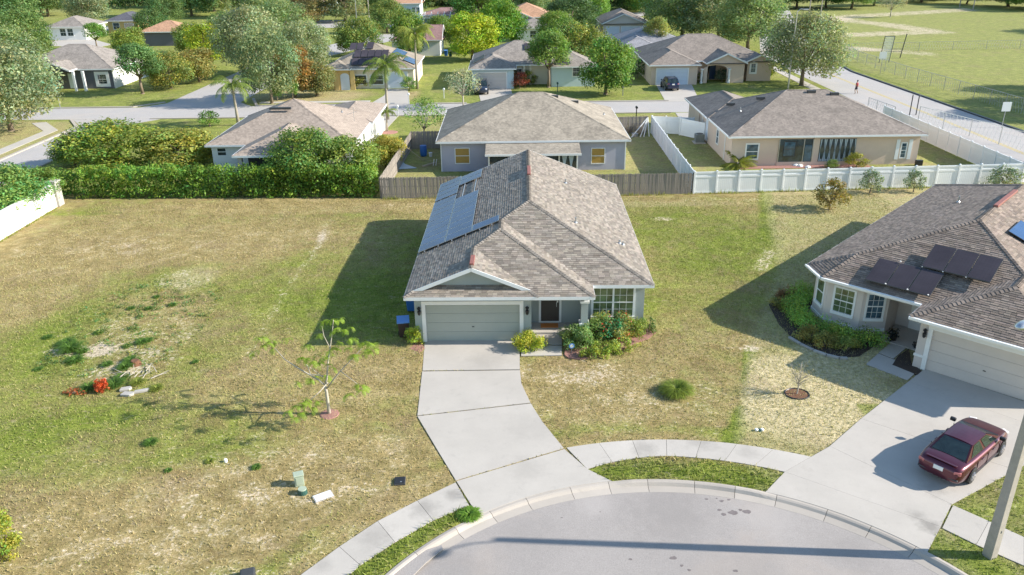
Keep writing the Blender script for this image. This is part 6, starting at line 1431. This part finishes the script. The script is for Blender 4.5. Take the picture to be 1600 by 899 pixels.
    if kind == 'sedan':
        MB().box((xb+.20, 0, .985), (.10,1.15,.02)).build('boot_spoiler', M['maroon'], r, bevel=.015); MB().b2(1.14,1.22,-.7,.7,.955,.975).build('wiper_cowl', M['black'], r)
        MB().b2(-1.74,-1.62,-.62,.62,.985,1.0).build('parcel_shelf_edge', M['black'], r)
    else:
        for sy in (-1, 1): MB().b2(-1.6,.3,sy*.58-.02,sy*.58+.02,1.67,1.71).build('roof_rail', M['black'], r)
    return r
car('maroon four-door sedan parked on the neighbouring concrete driveway, rear towards the road', 18.10, 26.80, math.radians(39.5), 'maroon')
x, y, _ = at(1046, 139); car('dark blue SUV parked before the pale garage of the arched-entry house', x, y, math.radians(92), 'carblue', 'suv', 'suv')
x, y, _ = at(753, 145); car('slate van-like SUV parked on the driveway of the middle cream house', x, y, math.radians(-90), 'carblack', 'suv', 'suv')
# ---- street light in the foreground
LPX, LPY = 16.19, 21.31
r = thing('street_lamp', 'tall square tapering concrete street light pole at the lower right corner', 'street lamp', (LPX, LPY, 0), math.radians(25))
m = MB(); hh = 8.9
for z0, z1, a, b in ((-.2,hh,.17,.10),):
    V = [(-a,-a,z0),(a,-a,z0),(a,a,z0),(-a,a,z0),(-b,-b,z1),(b,-b,z1),(b,b,z1),(-b,b,z1)]; m.v += V
    for f in ((0,3,2,1),(4,5,6,7),(0,1,5,4),(1,2,6,5),(2,3,7,6),(3,0,4,7)): m.f.append(f); m.t.append(1.0)
m.build('pole', M['pole'], r, bevel=.015)
MB().box((0,0,1.15), (.02,.36,.10)).build('band', M['steel'], r)
ca, sa = math.cos(math.radians(207-25)), math.sin(math.radians(207-25))
MB().tube([(0,0,hh-.3),(ca*.5,sa*.5,hh+.22),(ca*1.0,sa*1.0,hh+.32),(ca*1.4,sa*1.4,hh+.30)], .04, 6).build('arm', M['steel'], r)
m = MB(); m.lathe([(.03,-.10),(.17,-.06),(.20,.03),(.10,.12)], (0,0,0), 12); o = m.build('lamp_head', M['alu'], r, True); o.scale = (2.1,1.0,1.0); o.location = (ca*1.65, sa*1.65, hh+.27); o.rotation_euler = (0,0,math.atan2(sa,ca))
# ---- boxes and lids in the front lawn
def box_thing(name, label, cat, x, y, w, d, h, rz, mat, lid=None, bev=.02):
    r = thing(name, label, cat, (x, y, 0), rz); MB().b2(-w/2,w/2,-d/2,d/2,-.1,h).build('casing', M[mat], r, bevel=bev)
    if lid: MB().b2(-w/2-.02,w/2+.02,-d/2-.02,d/2+.02,h,h+lid).build('lid', M[mat], r, bevel=bev)
    return r
x, y, _ = at(468, 756); r = box_thing('utility_pedestal', 'pale green metal utility pedestal standing on the left lawn', 'utility box', x, y, .36, .30, .42, .35, 'green_box', .07)
MB().b2(-.12,.12,-.165,-.15,.06,.38).build('door', M['green_box'], r)
x, y, _ = at(473, 770); r = thing('valve_cover', 'round dark green ground-box with a lighter lid beside the utility pedestal', 'valve cover', (x, y, 0)); MB().lathe([(.19,-.05),(.17,.16),(.15,.18)], (0,0,0), 16).build('casing', M['green_dark'], r); MB().lathe([(.165,.16),(.16,.20)], (0,0,0), 16).build('lid', M['teal'], r); bpy.data.objects[r.name].children[1].data.materials[0] = M['green_box']
x, y, _ = at(505, 776); r = thing('meter_lid', 'pale rectangular utility lid lying flush in the left lawn', 'utility lid', (x, y, 0), .55); MB().b2(-.34,.34,-.19,.19,-.05,.04).build('slab', M['vinyl'], r, bevel=.01); MB().b2(-.37,.37,-.22,.22,-.05,.03).build('frame', M['stone'], r)
x, y, _ = at(625, 753); r = thing('water_meter_box', 'black plastic meter box lid in the lawn near the driveway', 'meter box', (x, y, 0), .08); MB().b2(-.22,.22,-.24,.24,-.05,.07).build('casing', M['darkgrey'], r, bevel=.02); MB().b2(-.19,.19,-.21,.21,.07,.085).build('lid', M['black'], r); MB().b2(.02,.08,-.15,-.10,.085,.10).build('latch', M['steel'], r)
x, y, _ = at(388, 902); r = thing('utility_pedestal', 'dark utility cover just cut by the bottom edge at lower left', 'utility box', (x, y, 0), .3); MB().b2(-.25,.25,-.2,.2,0,.25).build('casing', M['darkgrey'], r, bevel=.06)
x, y, _ = at(353, 722); r = thing('pipe_cap', 'small white pipe cap in the dry grass of the left lawn', 'pipe cap', (x, y, 0)); MB().lathe([(.07,0),(.07,.12),(.05,.15)], (0,0,0), 10).build('cap', M['white'], r)
x, y, _ = at(1186, 673); r = thing('sprinkler_valve', 'pair of small white and green sprinkler caps near the sidewalk on the lawn boundary', 'sprinkler', (x, y, 0)); 
for dx in (-.12, .13): MB().lathe([(.07,0),(.08,.07),(.05,.10)], (dx,0,0), 10).build('cap', M['vinyl'], r)
MB().lathe([(.13,0),(.12,.03)], (0,.02,0), 12).build('collar', M['green_dark'], r)
x, y, _ = at(893, 552); r = thing('yard_sign', 'small blue and white security yard sign at the corner of the mulch bed', 'sign', (x, y, 0), .1); MB().b2(-.015,.015,-.01,.01,0,.35).build('stake', M['steel'], r)
m = MB(); m.prism([(.15*math.cos(pi/4*i+pi/8), .15*math.sin(pi/4*i+pi/8)) for i in range(8)], -.008, .008); o = m.build('sign_face', M['bluelid'], r); o.rotation_euler = (pi/2,0,0); o.location = (0,-.01,.42); m = MB(); m.prism([(.09*math.cos(pi/4*i+pi/8), .09*math.sin(pi/4*i+pi/8)) for i in range(8)], -.011, .011); o = m.build('sign_centre', M['white'], r); o.rotation_euler = (pi/2,0,0); o.location = (0,-.01,.42)
def bin_(label, x, y, rz, body, lid, h=1.0):
    r = thing('wheelie_bin', label, 'bin', (x, y, 0), rz); m = MB(); a, b = .24, .30
    V = [(-a,-a,.08),(a,-a,.08),(a,a,.08),(-a,a,.08),(-b,-b,h),(b,-b,h),(b,b,h),(-b,b,h)]; m.v += V
    for f in ((0,3,2,1),(4,5,6,7),(0,1,5,4),(1,2,6,5),(2,3,7,6),(3,0,4,7)): m.f.append(f); m.t.append(1.0)
    m.build('body', M[body], r, bevel=.03); l = MB(); l.face([(-.33,-.36,h+.02),(.33,-.36,h+.02),(.33,.34,h+.10),(-.33,.34,h+.10)]); l.face([(-.33,-.36,h-.05),(-.33,.34,h-.02),(.33,.34,h-.02),(.33,-.36,h-.05)])
    for s in (-.33, .33): l.face([(s,-.36,h-.05),(s,-.36,h+.02),(s,.34,h+.10),(s,.34,h-.02)])
    l.face([(-.33,-.36,h-.05),(.33,-.36,h-.05),(.33,-.36,h+.02),(-.33,-.36,h+.02)]); l.face([(-.33,.34,h-.02),(-.33,.34,h+.10),(.33,.34,h+.10),(.33,.34,h-.02)]); l.build('lid', M[lid], r)
    for s in (-1, 1): o = link('wheel', MB().lathe([(.11,0),(.11,.05)], (0,0,-.025), 12).mesh('wheel', M['rubber']), r, (s*.27, .26, .11), (0, pi/2, 0))
    MB().bar((-.28,.38,h), (.28,.38,h), .03).build('handle', M[body], r)
    return r
bin_('dark wheeled bin with a blue lid by the left wall of the garage', -5.82, 38.35, .15, 'brownbin', 'bluelid'); bin_('second wheeled bin with blue lid, farther back along the garage wall', -5.75, 41.6, .0, 'blue', 'bluelid')
x, y, _ = at(591, 207); bin_('blue bin at the east wall of the pink-roofed house', x, y, 0, 'blue', 'bluelid'); x, y, _ = at(697, 88); bin_('blue bin on the lawn behind the ochre house, left one of two', x, y, 0, 'blue', 'bluelid'); x, y, _ = at(704, 89); bin_('dark bin on the lawn behind the ochre house, right one of two', x, y, 0, 'green_dark', 'darkgrey')
def ac(label, x, y):
    r = thing('air_conditioner', label, 'air conditioner', (x, y, 0)); MB().b2(-.6,.6,-.6,.6,-.1,.08).build('base_slab', M['walk'], r); MB().b2(-.42,.42,-.42,.42,.08,.92).build('casing', M['acbox'], r, bevel=.03)
    for i in range(9): MB().b2(-.435,.435,-.435,.435,.16+i*.082,.185+i*.082).build('louvre', M['darkgrey'], r)
    MB().lathe([(.34,.92),(.34,.96)], (0,0,0), 16).build('fan_grille', M['black'], r); return r
x, y, _ = at(1092, 223); ac('grey air conditioner unit beside the tan house', x, y); x, y, _ = at(613, 232); ac('grey air conditioner unit beside the pink-roofed house', x, y)
# ---- the lavender house side yard
x, y, _ = at(662, 244); r = thing('barrel', 'blue plastic barrel in the shaded side yard', 'barrel', (x, y, 0)); MB().lathe([(.28,0),(.33,.15),(.34,.6),(.32,.95),(.30,1.0)], (0,0,0), 16).build('body', M['blue'], r, True); MB().lathe([(.33,1.0),(.33,1.05)], (0,0,0), 16).build('rim', M['blue'], r)
x, y, _ = at(673, 245); r = thing('bucket', 'small white bucket beside the blue barrel', 'bucket', (x, y, 0)); MB().lathe([(.14,0),(.18,.4),(.19,.41)], (0,0,0), 12).build('body', M['white'], r)
a, b = at(661, 250, .1), at(631, 229, 1.6); r = thing('board', 'long pale plank leaning on the side board fence', 'plank', (a[0], a[1], 0)); MB().bar((0,0,.06), (b[0]-a[0], b[1]-a[1], 1.75), .14, .05).build('plank', M['lumber'], r)
x, y, _ = at(630, 262); r = thing('roof_sheet', 'pale blue sheet lying on the ground by the side board fence', 'sheet', (x, y, 0)); m = MB(); m.prism([(-1.0,-.3),(-.6,-.9),(1.3,-.5),(.1,.9),(-.4,2.2),(-.8,1.2)], .05, .09); m.build('sheet', M['paleblue'], r)
x, y, _ = at(671, 258); r = thing('lumber', 'short pale plank lying in the lavender house yard', 'plank', (x, y, 0), .9); MB().b2(-.9,.9,-.09,.09,0,.12).build('plank', M['lumber'], r)
for i, (u, l_) in enumerate(((677,'thin white stake standing right of the short plank'),(681,'thinner white stake farther right of the short plank'))): x, y, _ = at(u, 259); r = thing('stake', l_, 'stake', (x, y, 0)); MB().bar((0,0,0),(.1,.1,.6),.05).build('stake', M['white'], r)
x, y, _ = at(1006, 214); r = thing('trellis', 'white folding trellis frame leaning by the vinyl fence', 'trellis', (x, y, 0), .2)
for a, b in (((-1.4,0,0),(.4,.2,2.0)),((.4,.2,2.0),(.6,0,0)),((-.4,0,0),(.4,.2,2.0)),((.0,0,0),(.4,.2,2.0))): MB().bar(a, b, .08).build('slat', M['white'], r)
x, y, _ = at(990, 210); r = thing('dead_shrub', 'leafless grey shrub heap in the lavender house side yard', 'shrub', (x, y, 0)); rn = random.Random(4); m = MB()
for i in range(60): a = rn.uniform(0,2*pi); q = Vector((rn.uniform(-1.2,1.2), rn.uniform(-.6,.6), 0)); m.tube([q, q+Vector((math.cos(a)*.5, math.sin(a)*.5, rn.uniform(.3,1.3)))], [.025,.008], 4)
m.build('twigs', M['bark'], r, kind='stuff')
x, y, _ = at(992, 213); r = thing('bucket', 'pale round tub below the leafless shrub heap', 'tub', (x, y, 0)); MB().lathe([(.3,0),(.36,.3)], (0,0,0), 14).build('body', M['stone'], r)
# ---- mailboxes and signs
def mailbox(label, u, v, mat='white', h=1.1):
    x, y, _ = at(u, v); r = thing('mailbox', label, 'mailbox', (x, y, 0)); MB().b2(-.05,.05,-.05,.05,0,h).build('post', M[mat], r); m = MB(); n = 8
    m.prism([(-.12,0),(.12,0)]+[(.12*math.cos(pi*i/n), .14+.10*math.sin(pi*i/n)) for i in range(n+1)], -.25, .25); o = m.build('box', M[mat if mat != 'white' else 'vinyl'], r); o.rotation_euler = (pi/2,0,0); o.location = (0,0,h)
mailbox('white mailbox on the near side of the cross street', 622, 182); mailbox('white mailbox at the kerb left of the ochre house lawn', 639, 162); mailbox('white mailbox by the crape tree', 694, 154); mailbox('black mailbox behind the dark board fence', 994, 184, 'black'); mailbox('green mailbox before the dense tree of the cream house', 871, 144, 'green_dark'); mailbox('pale double mailbox under the magnolia', 973, 150, 'stone')
def sign(name, label, u, v, h, w, sh_, mat, cat='sign', post='steel', z0=None):
    x, y, _ = at(u, v); r = thing(name, label, cat, (x, y, 0)); MB().tube([(0,0,0),(0,0,h)], .04, 6).build('post', M[post], r); z0 = h-sh_ if z0 is None else z0; MB().b2(-w/2,w/2,-.06,-.03,z0,z0+sh_).build('sign_face', M[mat], r); return r
r = sign('street_sign', 'teal street name sign on a post at the far-left corner', 95, 171, 2.9, .9, .24, 'teal'); MB().b2(-.03,.03,-.4,.4,2.9,3.1).build('sign_face', M['teal'], r)
r = sign('road_sign', 'white square sign on a post beside the avenue at the right edge', 1565, 200, 2.8, .95, 1.0, 'vinyl'); sign('banner_sign', 'pale banner sign on a white post before the long chain-link fence', 1375, 115, 3.2, 1.1, 1.0, 'vinyl')
x, y, _ = at(1381, 98); r = thing('goal_frame', 'tall pale netted frame between two posts at the edge of the field', 'frame', (x, y, 0)); MB().tube([(-.8,0,0),(-.5,0,4.2)], .06, 6).build('post', M['darkgrey'], r); MB().tube([(.8,0,0),(1.1,0,4.2)], .06, 6).build('post', M['darkgrey'], r); MB().bar((-.5,0,4.2),(1.1,0,4.2),.08).build('crossbar', M['darkgrey'], r); m = MB()
for i in range(9): m.bar((-.75+i*.19,0,.4),(-.5+i*.19,0,4.15),.05)
for i in range(10): m.bar((-.75+i*.03,0,.5+i*.4),(.85+i*.03,0,.5+i*.4),.05)
m.build('net', M['vinyl'], r, kind='stuff')
x, y, _ = at(1406, 91); r = thing('barrier', 'dark leaning pole with rails beside the netted frame', 'pole', (x, y, 0)); MB().tube([(0,0,0),(.5,0,4.0)], .08, 6).build('pole', M['darkgrey'], r)
for z in (1.1, 1.5): MB().bar((-2.6,0,z),(.1,0,z),.06).build('rail', M['darkgrey'], r)
for i, (u, v) in enumerate(((1421,180),(1431,180))):
    x, y, _ = at(u, v); r = thing('gate_post', ('left','right')[i]+' one of two tall dark posts by the avenue sidewalk railing', 'post', (x, y, 0)); MB().tube([(0,0,0),(0,0,2.3)], .06, 6).build('post', M['darkgrey'], r); MB().lathe([(.09,2.3),(.0,2.4)], (0,0,0), 8).build('cap', M['darkgrey'], r)
def lamp_post(label, u, v, h, arm=1.5, mat='alu', name='street_lamp', cat='street lamp'):
    x, y, _ = at(u, v); r = thing(name, label, cat, (x, y, 0)); MB().tube([(0,0,0),(0,0,h)], [.12,.07], 8).build('pole', M[mat], r)
    if arm: MB().tube([(0,0,h-.1),(arm*.5,0,h+.25),(arm,0,h+.2)], .05, 6).build('arm', M[mat], r); MB().box((arm+.3,0,h+.17), (.7,.25,.14)).build('lamp_head', M['alu'], r, bevel=.04)
lamp_post('tall thin metal street light in front of the huge corner oak', 1231, 140, 10.3, .8)
lamp_post('street light pole among the trees left of the two-storey house', 559, 50, 9, 1.2)
def upole(label, u, v, h): x, y, _ = at(u, v); r = thing('utility_pole', label, 'utility pole', (x, y, 0)); MB().tube([(0,0,0),(0,0,h)], [.16,.10], 8).build('pole', M['pole'], r); MB().b2(-1.1,1.1,-.06,.06,h-.8,h-.65).build('crossarm', M['bark'], r)
upole('pale utility pole at the lane left of the two-storey house', 577, 32, 12); upole('utility pole at the top edge above the two-storey house', 634, 12, 9); upole('thin pole left of the big corner oak top', 1264, 23, 9); upole('second thin pole right of the first near the field corner', 1282, 24, 9); upole('wooden pole at the top of the field, left one of two', 1499, 12, 9); upole('wooden pole at the top of the field, right one of two', 1520, 16, 9); upole('utility pole beyond the orange roof at top left', 507, 22, 9)
# ---- hydrant-like pedestrian on the avenue sidewalk
x, y, _ = at(1337, 147); r = thing('person', 'person in a dark red top and dark shorts walking along the avenue sidewalk', 'person', (x, y, .03), 2.4)
def skin_body(name, root, V, E, R_, mat):
    me = bpy.data.meshes.new(name); me.from_pydata(V, E, []); o = link(name, me, root); me.materials.append(M[mat])
    m = o.modifiers.new('skin', 'SKIN'); sv = me.skin_vertices[0].data
    for i, q in enumerate(R_): sv[i].radius = (q, q)
    sv[0].use_root = True; s = o.modifiers.new('sub', 'SUBSURF'); s.levels = 1; s.render_levels = 1
    dg = bpy.context.evaluated_depsgraph_get(); me2 = bpy.data.meshes.new_from_object(o.evaluated_get(dg)); o.modifiers.clear(); o.data = me2; me2.materials.clear(); me2.materials.append(M[mat])
    ca_ = me2.color_attributes.new('tint', 'FLOAT_COLOR', 'CORNER'); ca_.data.foreach_set('color', np.ones(len(me2.loops)*4, dtype=np.float32)); me2.polygons.foreach_set('use_smooth', [True]*len(me2.polygons)); return o
V = [(0,0,.95),(0,0,1.2),(0,0,1.42),(0,0,1.52),(.01,0,1.60),(.02,0,1.70),(0,.10,.88),(.14,.10,.50),(.04,.10,.07),(.16,.10,.04),(0,-.10,.88),(-.04,-.10,.48),(-.22,-.10,.12),(-.12,-.10,.04),(0,.19,1.38),(-.06,.24,1.12),(.06,.25,.90),(0,-.19,1.38),(.06,-.24,1.12),(.22,-.22,.95),(.09,.26,.82),(.28,-.21,.90)]
E = [(0,1),(1,2),(2,3),(3,4),(4,5),(0,6),(6,7),(7,8),(8,9),(0,10),(10,11),(11,12),(12,13),(2,14),(14,15),(15,16),(2,17),(17,18),(18,19),(16,20),(19,21)]
skin_body('body', r, V, E, [.13,.13,.13,.055,.085,.08,.085,.06,.045,.035,.085,.06,.045,.035,.055,.042,.032,.055,.042,.032,.03,.03], 'skin')
MB().tube([(0,0,.95),(0,0,1.15),(0,0,1.3),(0,0,1.45)], [.17,.16,.19,.12], 12).build('shirt', M['cloth_red'], r, True)
for s, k in ((1,1.0),(-1,-.3)): MB().tube([(0,s*.08,1.0),(.02,s*.10,.85),(.10*k,s*.10,.58)], [.12,.11,.09], 10).build('shorts', M['cloth_dark'], r, True)
for s, k in ((1,1),(-1,-1)): MB().tube([(0,s*.16,1.42),(-.03*k,s*.22,1.25)], [.08,.065], 8).build('sleeve', M['cloth_red'], r, True)
MB().lathe([(.03,1.60),(.098,1.63),(.10,1.72),(.07,1.79),(.02,1.81)], (-.015,0,0), 12).build('hair', M['hair'], r, True)
# ---- rubbish and cuttings in the rough hollow
x, y, _ = at(160, 611); shrub('bright orange-red bush among the weeds of the rough hollow', x, y, .62, .5, .66, (.66,.12,.04), n=60, seed=90, name='bush', cat='bush', size=.05, tint=(.6,1.5))
x, y, _ = at(118, 615); shrub('heap of rusty dead leaves left of the orange bush', x, y, 1.2, .6, .22, (.42,.13,.05), n=22, seed=91, name='leaf_heap', cat='leaf heap', size=.05)
x, y, _ = at(212, 569); r = thing('stump', 'short reddish brown tree stump in the rough hollow', 'stump', (x, y, 0)); MB().lathe([(.34,-.05),(.26,.06),(.21,.18),(.19,.22),(.03,.21)], (0,0,0), 11).build('stump', M['mulch_brown'], r)
for i, (u, v, w, d, rz, l_) in enumerate(((197,609,.55,.28,.3,'upper pale broken stone slab in the hollow'),(200,617,.60,.32,-.1,'lower pale broken stone slab in the hollow'),(222,612,.75,.2,.35,'long pale broken stone slab to the right of the other two'))):
    x, y, _ = at(u, v); r = thing('stone', l_, 'stone', (x, y, 0), rz); m = MB(); m.prism([(-w/2,-d/2),(w*.3,-d*.55),(w/2,0),(w*.35,d/2),(-w*.4,d*.45)], -.02, .10); m.build('stone', M['stone'], r, bevel=.02)
x, y, _ = at(215, 590); r = thing('branch_pile', 'few grey dead branches lying in the rough hollow', 'branches', (x, y, 0)); rn = random.Random(8); m = MB()
for i in range(16): a = rn.uniform(0,pi); q = Vector((rn.uniform(-.9,.9), rn.uniform(-.5,.5), rn.uniform(.03,.2))); m.tube([q, q+Vector((math.cos(a)*.4, math.sin(a)*.4, .05)), q+Vector((math.cos(a)*.8, math.sin(a)*.75, rn.uniform(0,.25)))], [.025,.018,.008], 4)
m.build('branches', M['bark_pale'], r, kind='stuff')
x, y, _ = at(155, 548); sp = MB(); sp.lathe([(.85,.0),(.6,.05),(.3,.07),(.05,.08)], (x, y, .01), 16); 
for i, (u, v) in enumerate(((1243,259),(1250,260),(1262,262))): x, y, _ = at(u, v); tag(MB().lathe([(.3,0),(.25,.12),(.1,.18)], (x,y,0), 7).build('stone', M['white']), ('leftmost','middle','rightmost')[i]+' of the three white stones edging the bed before the tan house porch', 'stone', 'white stones at the tan house porch')
mb = MB(); mb.prism([(21,71.2),(33,71.2),(33,72.2),(21,72.2)], -.05, .03); mb.build('mulch_bed_tan', M['mulch_red'], kind='structure')
mb = MB(); mb.prism([(kx+.52*math.cos(a), ky+.45*math.sin(a)) for kx, ky in [at(1245,617)[:2]] for a in [2*pi*i/24 for i in range(24)]], -.05, .05); tag(mb.build('mulch_ring', M['mulch_brown']), 'round reddish brown mulch bed under the bare sapling', 'mulch')
r = thing('tree_ring', 'black edging ring around the mulch of the bare sapling', 'edging', (*at(1245,617)[:2], 0)); m = MB(); n = 28; m.tube([(.55*math.cos(2*pi*i/n), .48*math.sin(2*pi*i/n), .05) for i in range(n+1)], .035, 6, cap=False); m.build('ring', M['black'], r)
x, y, _ = at(608, 207); tag(MB().lathe([(1.0,0),(.8,.05),(.1,.08)], (x,y,0), 14).build('mulch_patch', M['mulch_red']), 'brown-red mulch patch under the young palm beside the pink-roofed house', 'mulch')
# pot plants on the right house porch
for i, (a, b, h, l_) in enumerate(((-1.3,1.0,.75,'dark potted plant on the shaded porch of the right house'),(-.1,.9,.35,'small dark pot at the porch corner of the right house'))):
    x, y = kl_(a, b); r = shrub(l_, x, y, h, h, h, (.03,.035,.03), n=14, seed=95+i, name='potted_plant', cat='potted plant'); MB().lathe([(.14,0),(.18,.25)], (0,0,.05), 10).build('pot', M['black'], r)
